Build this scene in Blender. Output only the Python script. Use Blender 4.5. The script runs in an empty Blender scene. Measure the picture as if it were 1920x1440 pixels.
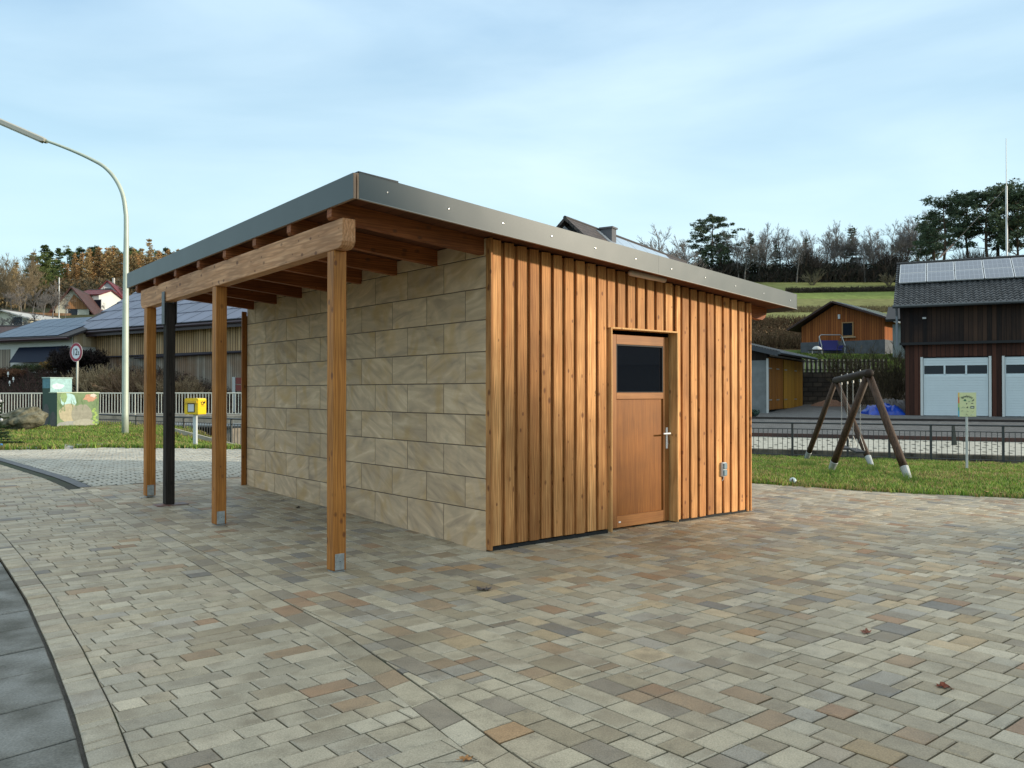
import bpy, math, random
import numpy as np
from mathutils import Vector, Matrix
C = bpy.context.scene.collection
R = math.radians
# ---------------------------------------------------------------- camera
EYE = 1.495; FPX = 1577.5; HOR = 734.6
cam = bpy.data.cameras.new("camera"); camo = bpy.data.objects.new("camera", cam); C.objects.link(camo)
camo.location = (0, 0, EYE); camo.rotation_euler = (R(90.53), 0, 0)
cam.sensor_width = 36; cam.lens = FPX / 1920 * 36; cam.clip_start = .05; cam.clip_end = 3000
bpy.context.scene.camera = camo
# ---------------------------------------------------------------- light
SUN_HEAD, SUN_EL = 99.0, 12.0            # heading clockwise from the view direction, elevation
w = bpy.data.worlds.new("World"); bpy.context.scene.world = w; w.use_nodes = True
nt = w.node_tree; nt.nodes.clear()
def wn(t, **k):
    n = nt.nodes.new(t)
    for a, b in k.items(): setattr(n, a, b)
    return n
wo = wn('ShaderNodeOutputWorld'); bg = wn('ShaderNodeBackground')
sky = wn('ShaderNodeTexSky', sky_type='NISHITA', sun_disc=False, sun_elevation=R(SUN_EL), sun_rotation=R(SUN_HEAD))
sky.air_density = 1.0; sky.dust_density = 1.2; sky.ozone_density = 1.6
tc = wn('ShaderNodeTexCoord'); mp = wn('ShaderNodeMapping'); mp.inputs['Scale'].default_value = (1.1, 1.7, 4.2); mp.inputs['Rotation'].default_value = (.3, .35, .4)
nz = wn('ShaderNodeTexNoise'); nz.inputs['Scale'].default_value = 1.3; nz.inputs['Detail'].default_value = 7; nz.inputs['Roughness'].default_value = .52; nz.inputs['Distortion'].default_value = .35
rp = wn('ShaderNodeValToRGB'); rp.color_ramp.elements[0].position = .36; rp.color_ramp.elements[1].position = .70
rp.color_ramp.elements[0].color = (.84, .84, .84, 1); rp.color_ramp.elements[1].color = (.97, .97, .97, 1)
sep = wn('ShaderNodeSeparateXYZ'); mr = wn('ShaderNodeMapRange'); mr.inputs['From Min'].default_value = 0.0; mr.inputs['From Max'].default_value = .42
veil = wn('ShaderNodeMix', data_type='RGBA')     # thin cloud veil, paler towards the horizon
veil.inputs[6].default_value = (5.6, 7.8, 8.1, 1); veil.inputs[7].default_value = (2.9, 4.55, 6.3, 1)
mx = wn('ShaderNodeMix', data_type='RGBA')
L = nt.links.new
L(tc.outputs['Generated'], mp.inputs['Vector']); L(mp.outputs[0], nz.inputs['Vector']); L(nz.outputs[0], rp.inputs[0])
zen = wn('ShaderNodeMix', data_type='RGBA'); zen.inputs[7].default_value = (8.6, 9.0, 8.8, 1)     # zenith brightened above the view, added to lift the ground light
mz = wn('ShaderNodeMapRange'); mz.inputs['From Min'].default_value = .42; mz.inputs['From Max'].default_value = .85
n2_ = wn('ShaderNodeTexNoise'); n2_.inputs['Scale'].default_value = 1.9; n2_.inputs['Detail'].default_value = 6; n2_.inputs['Roughness'].default_value = .5; n2_.inputs['Distortion'].default_value = .5
mp2 = wn('ShaderNodeMapping'); mp2.inputs['Scale'].default_value = (.9, 1.2, 3.4); mp2.inputs['Location'].default_value = (2.3, .4, .7); mp2.inputs['Rotation'].default_value = (.1, -.45, .2)
r2_ = wn('ShaderNodeValToRGB'); r2_.color_ramp.elements[0].position = .36; r2_.color_ramp.elements[1].position = .78; r2_.color_ramp.elements[0].color = (0, 0, 0, 1); r2_.color_ramp.elements[1].color = (.6, .6, .6, 1)
cl_ = wn('ShaderNodeMix', data_type='RGBA'); cl_.inputs[7].default_value = (6.6, 8.1, 8.7, 1)
L(tc.outputs['Generated'], mp2.inputs['Vector']); L(mp2.outputs[0], n2_.inputs['Vector']); L(n2_.outputs[0], r2_.inputs[0]); L(r2_.outputs[0], cl_.inputs[0])
L(tc.outputs['Generated'], sep.inputs[0]); L(sep.outputs['Z'], mr.inputs['Value']); L(mr.outputs[0], veil.inputs[0])
L(sep.outputs['Z'], mz.inputs['Value']); L(mz.outputs[0], zen.inputs[0]); L(veil.outputs[2], zen.inputs[6])
L(rp.outputs[0], mx.inputs[0]); L(sky.outputs[0], mx.inputs[6]); L(zen.outputs[2], mx.inputs[7])
L(mx.outputs[2], cl_.inputs[6]); L(cl_.outputs[2], bg.inputs['Color']); bg.inputs['Strength'].default_value = .105
L(bg.outputs[0], wo.inputs['Surface'])
sd = bpy.data.lights.new("sun", 'SUN'); sd.energy = 3.15; sd.angle = R(2.4); sd.color = (1.0, .86, .66)
so = bpy.data.objects.new("sun", sd); C.objects.link(so)
sv = Vector((math.sin(R(SUN_HEAD)) * math.cos(R(SUN_EL)), math.cos(R(SUN_HEAD)) * math.cos(R(SUN_EL)), math.sin(R(SUN_EL))))
so.rotation_euler = sv.to_track_quat('Z', 'Y').to_euler(); so.location = sv * 50
vs = bpy.context.scene.view_settings; vs.view_transform = 'Standard'; vs.look = 'None'; vs.exposure = 0.50; vs.gamma = 1
bpy.context.scene.cycles.max_bounces = 6; bpy.context.scene.cycles.transparent_max_bounces = 8

# ---------------------------------------------------------------- coordinates
# world: x to the right of the camera, y away from it, z up.  The shed has its own frame:
# origin at its near corner, x along the wooden wall, y along the stone wall.
PSI = R(39.77); SO = (-.241, 7.906); CP, SP = math.cos(PSI), math.sin(PSI)
def S(x, y, z=0.0): return Vector((SO[0] + x * CP - y * SP, SO[1] + x * SP + y * CP, z))
def toS(a, d):
    a -= SO[0]; d -= SO[1]; return a * CP + d * SP, -a * SP + d * CP
def at(px, py, d): return Vector(((px - 960) / FPX * d, d, EYE + (HOR - py) / FPX * d))
def gz(y): return 0.025 * max(0.0, min(y, 8.0)) if y > .6 else (0.0 if y < 0 else .025 * y * y / .6)
def lerp(t, xs, ys): return float(np.interp(t, xs, ys))
def sst(x, a, b):
    t = max(0., min(1., (x - a) / (b - a))); return t * t * (3 - 2 * t)
def fenceline(a): return lerp(a, [-40, -17.3, -9.9, 6.95, 12.8, 22, 60], [48, 34, 28, 24.7, 22, 18, 4])
def plaza_edge(a): return lerp(a, [-40, -20, -11.4, -9.45, -6.8, -6.1, 0, 3.78, 7.19, 12, 40], [15, 17.4, 18.75, 19.6, 19.3, 19.1, 16.5, 13.42, 11.8, 9.8, -2])
def H(a, d):
    fl = fenceline(a); e = d - fl; pe = plaza_edge(a)
    if e <= .35:
        g0 = gz(toS(a, min(d, pe))[1])
        if d <= pe: return g0
        zf = lerp(a, [-30, -11.6, -10.8, -8.9], [.28, .22, .12, -.4])
        t = (d - pe) / (fl - pe)
        return g0 + (zf - g0) * t
    u = a / d; t = sst(u, -.28, -.05)
    if e < 2.2:
        zc = -1.5; 
        edge = lerp(a, [-30, -11.6, -10.8, -8.9], [.28, .22, .12, -.4])
        if e < .6: return edge + (zc - edge) * (e - .35) / .25
        hl = zc; hr = lerp(e, [0, 2.0, 2.2], [zc, zc, -.4]); return hl + (hr - hl) * t
    hl = lerp(d, [0, 39.5, 39.8, 41, 46, 52, 62, 75, 90, 110, 150, 180, 260, 400], [-1.5, -1.5, .42, .6, 2.5, 2.7, 4.6, 7.2, 9.6, 12.5, 17, 20, 24, 24])
    if d < 36:
        hr = lerp(e, [2.2, 2.5, 4.7, 9, 10, 13], [-.36, -.33, -.07, .3, .4, .47])
    else:
        hr = .47
    hr = max(hr, lerp(d, [36, 44.9, 45.1, 50, 60, 75, 78, 100, 132, 138, 175, 260, 400], [.47, .82, 2.6, 3.5, 4.2, 6.2, 7.4, 11.6, 18.6, 20.0, 25.5 + 3.5 * sst(u, .38, .55), 27, 27])) if d > 36 else hr
    return hl + (hr - hl) * t

# ---------------------------------------------------------------- materials
def mat(name, base=(.5, .5, .5), rough=.7, metal=0.0, var=0.0, scale=8.0, bump=0.0, c2=None, spec=.5, stretch=(1, 1, 1), attr=False, detail=6, coord='Object', hsv=True):
    m = bpy.data.materials.new(name); m.use_nodes = True; t = m.node_tree; N = t.nodes; K = t.links.new
    b = N['Principled BSDF']; b.inputs['Roughness'].default_value = rough; b.inputs['Metallic'].default_value = metal
    b.inputs['Specular IOR Level'].default_value = spec
    co = N.new('ShaderNodeTexCoord'); ma = N.new('ShaderNodeMapping'); ma.inputs['Scale'].default_value = stretch
    K(co.outputs[coord], ma.inputs[0])
    n1 = N.new('ShaderNodeTexNoise'); n1.inputs['Scale'].default_value = scale; n1.inputs['Detail'].default_value = detail; n1.inputs['Roughness'].default_value = .6
    K(ma.outputs[0], n1.inputs['Vector'])
    src = None
    if attr:
        at_ = N.new('ShaderNodeAttribute'); at_.attribute_name = 'col'; src = at_.outputs['Color']
        if base != (1, 1, 1):
            mm = N.new('ShaderNodeMix'); mm.data_type = 'RGBA'; mm.blend_type = 'MULTIPLY'; mm.inputs[0].default_value = 1
            K(src, mm.inputs[6]); mm.inputs[7].default_value = (*base, 1); src = mm.outputs[2]
    if c2 is None: c2 = tuple(x * (1 - var) for x in base)
    rr = N.new('ShaderNodeValToRGB'); rr.color_ramp.elements[0].position = .35; rr.color_ramp.elements[1].position = .65
    K(n1.outputs[0], rr.inputs[0])
    if src is None:
        rr.color_ramp.elements[0].color = (*c2, 1); rr.color_ramp.elements[1].color = (*base, 1); K(rr.outputs[0], b.inputs['Base Color'])
    else:
        v = 1 - var; rr.color_ramp.elements[0].color = (v, v, v, 1); rr.color_ramp.elements[1].color = (1, 1, 1, 1)
        mm = N.new('ShaderNodeMix'); mm.data_type = 'RGBA'; mm.blend_type = 'MULTIPLY'; mm.inputs[0].default_value = 1
        K(src, mm.inputs[6]); K(rr.outputs[0], mm.inputs[7]); K(mm.outputs[2], b.inputs['Base Color'])
    if bump:
        bb = N.new('ShaderNodeBump'); bb.inputs['Strength'].default_value = bump; bb.inputs['Distance'].default_value = .02
        n2 = N.new('ShaderNodeTexNoise'); n2.inputs['Scale'].default_value = scale * 5; n2.inputs['Detail'].default_value = 4
        K(ma.outputs[0], n2.inputs['Vector']); K(n2.outputs[0], bb.inputs['Height']); K(bb.outputs[0], b.inputs['Normal'])
    return m

def NT(m): return m.node_tree.nodes, m.node_tree.links.new, m.node_tree.nodes['Principled BSDF']
def math_(N, K, op, a, b=None, clamp=False):
    n = N.new('ShaderNodeMath'); n.operation = op; n.use_clamp = clamp
    for i, v in enumerate((a, b)):
        if v is None: continue
        if isinstance(v, (int, float)): n.inputs[i].default_value = v
        else: K(v, n.inputs[i])
    return n.outputs[0]
def mixc(N, K, f, a, b, mode='MIX'):
    n = N.new('ShaderNodeMix'); n.data_type = 'RGBA'; n.blend_type = mode
    for i, v in ((0, f), (6, a), (7, b)):
        if isinstance(v, (int, float)): n.inputs[i].default_value = v
        elif isinstance(v, tuple): n.inputs[i].default_value = (*v[:3], 1)
        else: K(v, n.inputs[i])
    return n.outputs[2]
def ramp(N, K, f, stops):
    n = N.new('ShaderNodeValToRGB'); cr = n.color_ramp
    while len(cr.elements) < len(stops): cr.elements.new(.5)
    for e, (p, c) in zip(cr.elements, stops):
        e.position = p; e.color = (*c, 1) if isinstance(c, tuple) else (c, c, c, 1)
    K(f, n.inputs[0]); return n.outputs[0]

def wood(name, c_light, c_dark, knot=(.16, .06, .025), knots=True, kthr=.5, kb=(.08, .22), rough=.62, grain=1.0, axis='Z', stain=0.0, ramp_w=(.3, .7)):
    """wood with grain along an object axis, one seed per board in attribute col.r; col.g shifts the tone"""
    m = bpy.data.materials.new(name); m.use_nodes = True; N, K, b = NT(m)
    b.inputs['Roughness'].default_value = rough; b.inputs['Specular IOR Level'].default_value = .25
    co = N.new('ShaderNodeTexCoord'); a = N.new('ShaderNodeAttribute'); a.attribute_name = 'col'
    sp = N.new('ShaderNodeSeparateColor'); K(a.outputs['Color'], sp.inputs[0])
    off = N.new('ShaderNodeCombineXYZ')
    s = math_(N, K, 'MULTIPLY', sp.outputs[0], 37.0); s2 = math_(N, K, 'MULTIPLY', sp.outputs[0], 91.0)
    K(s, off.inputs[0]); K(s2, off.inputs[1]); K(s, off.inputs[2])
    ad = N.new('ShaderNodeVectorMath'); ad.operation = 'ADD'; K(co.outputs['Object'], ad.inputs[0]); K(off.outputs[0], ad.inputs[1])
    sc = {'Z': (26, 26, 1.3), 'X': (1.3, 26, 26), 'Y': (26, 1.3, 26)}[axis]
    sk = {'Z': (14, 14, 8.5), 'X': (8.5, 14, 14), 'Y': (14, 8.5, 14)}[axis]
    m1 = N.new('ShaderNodeMapping'); m1.inputs['Scale'].default_value = sc; K(ad.outputs[0], m1.inputs[0])
    n1 = N.new('ShaderNodeTexNoise'); n1.inputs['Scale'].default_value = 1.6; n1.inputs['Detail'].default_value = 6; n1.inputs['Distortion'].default_value = .8; K(m1.outputs[0], n1.inputs['Vector'])
    n2 = N.new('ShaderNodeTexNoise'); n2.inputs['Scale'].default_value = 1.7; n2.inputs['Detail'].default_value = 3; K(ad.outputs[0], n2.inputs['Vector'])
    f = ramp(N, K, n1.outputs[0], [(ramp_w[0], 0.0), (ramp_w[1], 1.0)])
    col = mixc(N, K, f, c_dark, c_light)
    mw = N.new('ShaderNodeMapping'); mw.inputs['Scale'].default_value = {'Z': (1, 1, .09), 'X': (.09, 1, 1), 'Y': (1, .09, 1)}[axis]; K(ad.outputs[0], mw.inputs[0])
    wv = N.new('ShaderNodeTexWave'); wv.wave_type = 'BANDS'; wv.bands_direction = 'X' if axis != 'X' else 'Z'; wv.inputs['Scale'].default_value = 13; wv.inputs['Distortion'].default_value = 9; wv.inputs['Detail'].default_value = 2; wv.inputs['Detail Scale'].default_value = 1.3; K(mw.outputs[0], wv.inputs['Vector'])
    col = mixc(N, K, math_(N, K, 'MULTIPLY', ramp(N, K, wv.outputs['Fac'], [(.45, 0.), (.95, .6)]), grain), col, tuple(x * .72 for x in c_dark))
    tone = ramp(N, K, n2.outputs[0], [(.3, .74), (.7, 1.16)])
    col = mixc(N, K, 1.0, col, tone, 'MULTIPLY')
    t2 = math_(N, K, 'MULTIPLY_ADD', sp.outputs[1], .6); t2.node.inputs[2].default_value = .66
    cc = N.new('ShaderNodeCombineColor'); 
    K(t2, cc.inputs[0]); K(math_(N, K, 'POWER', t2, 1.25), cc.inputs[1]); K(math_(N, K, 'POWER', t2, 1.5), cc.inputs[2])
    col = mixc(N, K, 1.0, col, cc.outputs[0], 'MULTIPLY')
    hgt = n1.outputs[0]
    if knots:
        m2 = N.new('ShaderNodeMapping'); m2.inputs['Scale'].default_value = sk; K(ad.outputs[0], m2.inputs[0])
        dn = N.new('ShaderNodeTexNoise'); dn.inputs['Scale'].default_value = 2.0; K(m2.outputs[0], dn.inputs['Vector'])
        mxv = N.new('ShaderNodeMix'); mxv.data_type = 'RGBA'; mxv.inputs[0].default_value = .06; K(m2.outputs[0], mxv.inputs[6]); K(dn.outputs['Color'], mxv.inputs[7])
        vo = N.new('ShaderNodeTexVoronoi'); vo.inputs['Scale'].default_value = .95; vo.inputs['Randomness'].default_value = 1.0; K(mxv.outputs[2], vo.inputs['Vector'])
        sel = N.new('ShaderNodeSeparateColor'); K(vo.outputs['Color'], sel.inputs[0])
        on = math_(N, K, 'GREATER_THAN', sel.outputs[0], kthr)
        big = math_(N, K, 'MULTIPLY_ADD', sel.outputs[1], kb[1]); big.node.inputs[2].default_value = kb[0]
        dd = math_(N, K, 'DIVIDE', vo.outputs['Distance'], big)
        k1 = ramp(N, K, dd, [(.55, 1.0), (1.0, 0.0)])
        k1 = math_(N, K, 'MULTIPLY', k1, on)
        col = mixc(N, K, math_(N, K, 'MULTIPLY', k1, .8), col, knot)
        ring = ramp(N, K, dd, [(.5, 0.0), (.9, .35), (1.0, 0.0)])
        col = mixc(N, K, math_(N, K, 'MULTIPLY', ring, on), col, tuple(x * .5 for x in c_dark))
    K(col, b.inputs['Base Color'])
    bu = N.new('ShaderNodeBump'); bu.inputs['Strength'].default_value = .25 * grain; bu.inputs['Distance'].default_value = .004; K(hgt, bu.inputs['Height']); K(bu.outputs[0], b.inputs['Normal'])
    return m

def planks(name, c1, c2, width=.15, gap=(.02, .012, .01), rough=.8, gapw=.12, weather=None):
    """vertical boards by UV (metres): one tone per board, dark joints, streaks"""
    m = bpy.data.materials.new(name); m.use_nodes = True; N, K, b = NT(m); b.inputs['Roughness'].default_value = rough; b.inputs['Specular IOR Level'].default_value = .2
    uv = N.new('ShaderNodeUVMap'); sp = N.new('ShaderNodeSeparateXYZ'); K(uv.outputs[0], sp.inputs[0])
    x = math_(N, K, 'DIVIDE', sp.outputs[0], width); fl = math_(N, K, 'FLOOR', x); fr = math_(N, K, 'FRACT', x)
    wn_ = N.new('ShaderNodeTexWhiteNoise'); wn_.noise_dimensions = '1D'; K(fl, wn_.inputs['W'])
    cx = N.new('ShaderNodeCombineXYZ'); K(math_(N, K, 'MULTIPLY', sp.outputs[0], 22.0), cx.inputs[0]); K(math_(N, K, 'MULTIPLY', sp.outputs[1], 1.1), cx.inputs[1]); K(math_(N, K, 'MULTIPLY', wn_.outputs['Value'], 30.), cx.inputs[2])
    n1 = N.new('ShaderNodeTexNoise'); n1.inputs['Scale'].default_value = 1; n1.inputs['Detail'].default_value = 5; K(cx.outputs[0], n1.inputs['Vector'])
    f = math_(N, K, 'ADD', math_(N, K, 'MULTIPLY', wn_.outputs['Value'], .55), math_(N, K, 'MULTIPLY', n1.outputs[0], .6))
    f = ramp(N, K, f, [(.25, 0.), (.85, 1.)])
    col = mixc(N, K, f, c1, c2)
    if weather:
        n3 = N.new('ShaderNodeTexNoise'); n3.inputs['Scale'].default_value = .35; n3.inputs['Detail'].default_value = 4; K(uv.outputs[0], n3.inputs['Vector'])
        col = mixc(N, K, ramp(N, K, n3.outputs[0], [(.42, 0.), (.62, .85)]), col, weather)
    g = math_(N, K, 'LESS_THAN', fr, gapw)
    col = mixc(N, K, g, col, gap); K(col, b.inputs['Base Color'])
    bu = N.new('ShaderNodeBump'); bu.inputs['Strength'].default_value = .6; bu.inputs['Distance'].default_value = .01; K(math_(N, K, 'SUBTRACT', 1., g), bu.inputs['Height']); K(bu.outputs[0], b.inputs['Normal'])
    return m

def brickmat(name, c1, c2, mortar, w_, h_, ms=.01, rough=.7, off=.5, bias=0., bump=.4, metal=0., spec=.4, smooth=.1):
    m = bpy.data.materials.new(name); m.use_nodes = True; N, K, b = NT(m); b.inputs['Roughness'].default_value = rough; b.inputs['Metallic'].default_value = metal; b.inputs['Specular IOR Level'].default_value = spec
    uv = N.new('ShaderNodeUVMap'); br = N.new('ShaderNodeTexBrick'); K(uv.outputs[0], br.inputs['Vector'])
    br.inputs['Color1'].default_value = (*c1, 1); br.inputs['Color2'].default_value = (*c2, 1); br.inputs['Mortar'].default_value = (*mortar, 1)
    br.inputs['Scale'].default_value = 1; br.inputs['Brick Width'].default_value = w_; br.inputs['Row Height'].default_value = h_; br.inputs['Mortar Size'].default_value = ms
    br.inputs['Bias'].default_value = bias; br.offset = off; br.inputs['Mortar Smooth'].default_value = smooth
    n = N.new('ShaderNodeTexNoise'); n.inputs['Scale'].default_value = 3; n.inputs['Detail'].default_value = 6; K(uv.outputs[0], n.inputs['Vector'])
    col = mixc(N, K, 1., br.outputs['Color'], ramp(N, K, n.outputs[0], [(.3, .75), (.7, 1.1)]), 'MULTIPLY'); K(col, b.inputs['Base Color'])
    bu = N.new('ShaderNodeBump'); bu.inputs['Strength'].default_value = bump; bu.inputs['Distance'].default_value = .02; bu.invert = True; K(br.outputs['Fac'], bu.inputs['Height']); K(bu.outputs[0], b.inputs['Normal'])
    return m

# ---------------------------------------------------------------- mesh helpers
class MB:
    def __init__(s): s.v = []; s.f = []; s.m = []; s.c = []
    def add(s, vs_, fs, col=(1, 1, 1), mi=0):
        o = len(s.v); s.v.extend([tuple(p) for p in vs_])
        for f in fs: s.f.append([i + o for i in f]); s.m.append(mi); s.c.append(col)
    def poly(s, pts, col=(1, 1, 1), mi=0): s.add(pts, [list(range(len(pts)))], col, mi)
    def box(s, x0, x1, y0, y1, z0, z1, col=(1, 1, 1), mi=0, bev=0.0, M=None):
        if bev <= 0:
            vs_ = [(x, y, z) for z in (z0, z1) for y in (y0, y1) for x in (x0, x1)]
            fs = [(0, 2, 3, 1), (4, 5, 7, 6), (0, 1, 5, 4), (2, 6, 7, 3), (0, 4, 6, 2), (1, 3, 7, 5)]
        else:
            vs_ = []; fs = []
            X = (x0, x1); Y = (y0, y1); Z = (z0, z1)
            idx = {}
            for i in (0, 1):
                for j in (0, 1):
                    for k in (0, 1):
                        sx, sy, sz = (1 if i == 0 else -1), (1 if j == 0 else -1), (1 if k == 0 else -1)
                        for ax in range(3):
                            p = [X[i] + sx * bev, Y[j] + sy * bev, Z[k] + sz * bev]
                            p[ax] = (X[i], Y[j], Z[k])[ax]
                            idx[(i, j, k, ax)] = len(vs_); vs_.append(tuple(p))
            for ax in range(3):
                o = [a for a in range(3) if a != ax]
                for s_ in (0, 1):
                    q = []
                    for (u_, v_) in ((0, 0), (1, 0), (1, 1), (0, 1)):
                        k = [0, 0, 0]; k[ax] = s_; k[o[0]] = u_; k[o[1]] = v_; q.append(idx[(*k, ax)])
                    flip = (s_ == 0) ^ (ax == 1)
                    fs.append(q[::-1] if flip else q)
            for ax in range(3):            # edges parallel to ax
                o = [a for a in range(3) if a != ax]
                for u_ in (0, 1):
                    for v_ in (0, 1):
                        def kk(t):
                            k = [0, 0, 0]; k[ax] = t; k[o[0]] = u_; k[o[1]] = v_; return k
                        q = [idx[(*kk(0), o[0])], idx[(*kk(1), o[0])], idx[(*kk(1), o[1])], idx[(*kk(0), o[1])]]
                        fs.append(q)
            for i in (0, 1):
                for j in (0, 1):
                    for k in (0, 1): fs.append([idx[(i, j, k, 0)], idx[(i, j, k, 1)], idx[(i, j, k, 2)]])
            # make outward
            c = Vector(((x0 + x1) / 2, (y0 + y1) / 2, (z0 + z1) / 2)); V = [Vector(p) for p in vs_]; f2 = []
            for f in fs:
                n = (V[f[1]] - V[f[0]]).cross(V[f[2]] - V[f[0]]); ctr = sum((V[i] for i in f), Vector()) / len(f)
                f2.append(f if n.dot(ctr - c) > 0 else f[::-1])
            fs = f2
        if M is not None: vs_ = [M @ Vector(p) for p in vs_]
        s.add(vs_, fs, col, mi)
    def tube(s, pts, r, n=8, col=(1, 1, 1), mi=0, cap=True):
        pts = [Vector(p) for p in pts]; rs = r if isinstance(r, (list, tuple)) else [r] * len(pts)
        vs_ = []; up = None
        for i, p in enumerate(pts):
            t = (pts[min(i + 1, len(pts) - 1)] - pts[max(i - 1, 0)]).normalized()
            if up is None: up = Vector((0, 0, 1)) if abs(t.z) < .9 else Vector((1, 0, 0))
            a = t.cross(up)
            if a.length < 1e-4: a = t.orthogonal()
            a.normalize(); b = a.cross(t).normalized(); up = b
            for k in range(n):
                th = 2 * math.pi * k / n; vs_.append(p + (a * math.cos(th) + b * math.sin(th)) * rs[i])
        fs = []
        for i in range(len(pts) - 1):
            for k in range(n): fs.append((i * n + k, (i + 1) * n + k, (i + 1) * n + (k + 1) % n, i * n + (k + 1) % n)[::-1])
        if cap: fs.append(tuple(range(n))[::-1][::-1]); fs.append(tuple(range((len(pts) - 1) * n, len(pts) * n))[::-1])
        s.add(vs_, fs, col, mi)
    def prism(s, prof, fn, t0, t1, col=(1, 1, 1), mi=0):
        """profile (u,v) extruded from t0 to t1; fn(u,v,t)->point"""
        n = len(prof); vs_ = [fn(u_, v_, t0) for u_, v_ in prof] + [fn(u_, v_, t1) for u_, v_ in prof]
        fs = [tuple(range(n))[::-1], tuple(range(n, 2 * n))] + [(i, (i + 1) % n, n + (i + 1) % n, n + i) for i in range(n)]
        V = [Vector(p) for p in vs_]; c = sum(V, Vector()) / len(V); f2 = []
        for f in fs: f2.append(f)
        s.add(vs_, f2, col, mi)
    def build(s, name, mats, parent=None, smooth=False, uv=True, loc=None, rotz=0., recalc=True):
        me = bpy.data.meshes.new(name); me.from_pydata(s.v, [], s.f)
        if not isinstance(mats, (list, tuple)): mats = [mats]
        for m in mats: me.materials.append(m)
        if len(mats) > 1: me.polygons.foreach_set('material_index', s.m)
        if recalc and len(s.f) < 60000:
            import bmesh
            bm = bmesh.new(); bm.from_mesh(me); bmesh.ops.recalc_face_normals(bm, faces=bm.faces); bm.to_mesh(me); bm.free()
        ca = me.attributes.new('col', 'FLOAT_COLOR', 'FACE')
        arr = np.ones((len(s.f), 4), np.float32); arr[:, :3] = np.array(s.c, np.float32).reshape(-1, 3); ca.data.foreach_set('color', arr.ravel())
        if smooth: me.polygons.foreach_set('use_smooth', [True] * len(s.f))
        if uv:
            ul = me.uv_layers.new(name='UVMap'); n = len(me.loops)
            li = np.zeros(n, np.int32); me.loops.foreach_get('vertex_index', li)
            co = np.zeros(len(me.vertices) * 3, np.float32); me.vertices.foreach_get('co', co); co = co.reshape(-1, 3)
            pn = np.zeros(len(me.polygons) * 3, np.float32); me.polygons.foreach_get('normal', pn); pn = pn.reshape(-1, 3)
            lt = np.zeros(len(me.polygons), np.int32); me.polygons.foreach_get('loop_total', lt)
            nn = np.repeat(pn, lt, 0); P = co[li]
            tx = np.stack([-nn[:, 1], nn[:, 0], np.zeros(n)], 1); ln = np.linalg.norm(tx, axis=1); fl = ln < .3
            tx[~fl] /= ln[~fl][:, None]; tx[fl] = (1, 0, 0)
            ty = np.cross(nn, tx); ty[fl] = (0, 1, 0)
            ul.data.foreach_set('uv', np.stack([(P * tx).sum(1), (P * ty).sum(1)], 1).astype(np.float32).ravel())
        me.update()
        o = bpy.data.objects.new(name, me); C.objects.link(o)
        if parent: o.parent = parent
        if loc is not None: o.location = loc
        o.rotation_euler.z = rotz
        return o
def tag(o, label, cat, group=None, kind=None):
    if label: o['label'] = label
    if cat: o['category'] = cat
    if group: o['group'] = group
    if kind: o['kind'] = kind
    return o
def thing(name, label, cat, loc=(0, 0, 0), rotz=0., group=None):
    o = bpy.data.objects.new(name, None); C.objects.link(o); o.empty_display_size = .2
    o.location = loc; o.rotation_euler = (0, 0, rotz); return tag(o, label, cat, group)
def struct(o): o['kind'] = 'structure'; return o
def dup(root, loc=None, rotz=None, label=None, group=None, scale=None):
    r = root.copy(); C.objects.link(r)
    if loc is not None: r.location = loc
    if rotz is not None: r.rotation_euler = (0, 0, rotz)
    if scale is not None: r.scale = scale
    if label: r['label'] = label
    if group: r['group'] = group
    for ch in list(root.children):
        c = ch.copy(); C.objects.link(c); c.parent = r
        for g in ch.children:
            d = g.copy(); C.objects.link(d); d.parent = c
    return r
rnd = random.Random(5)
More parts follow.
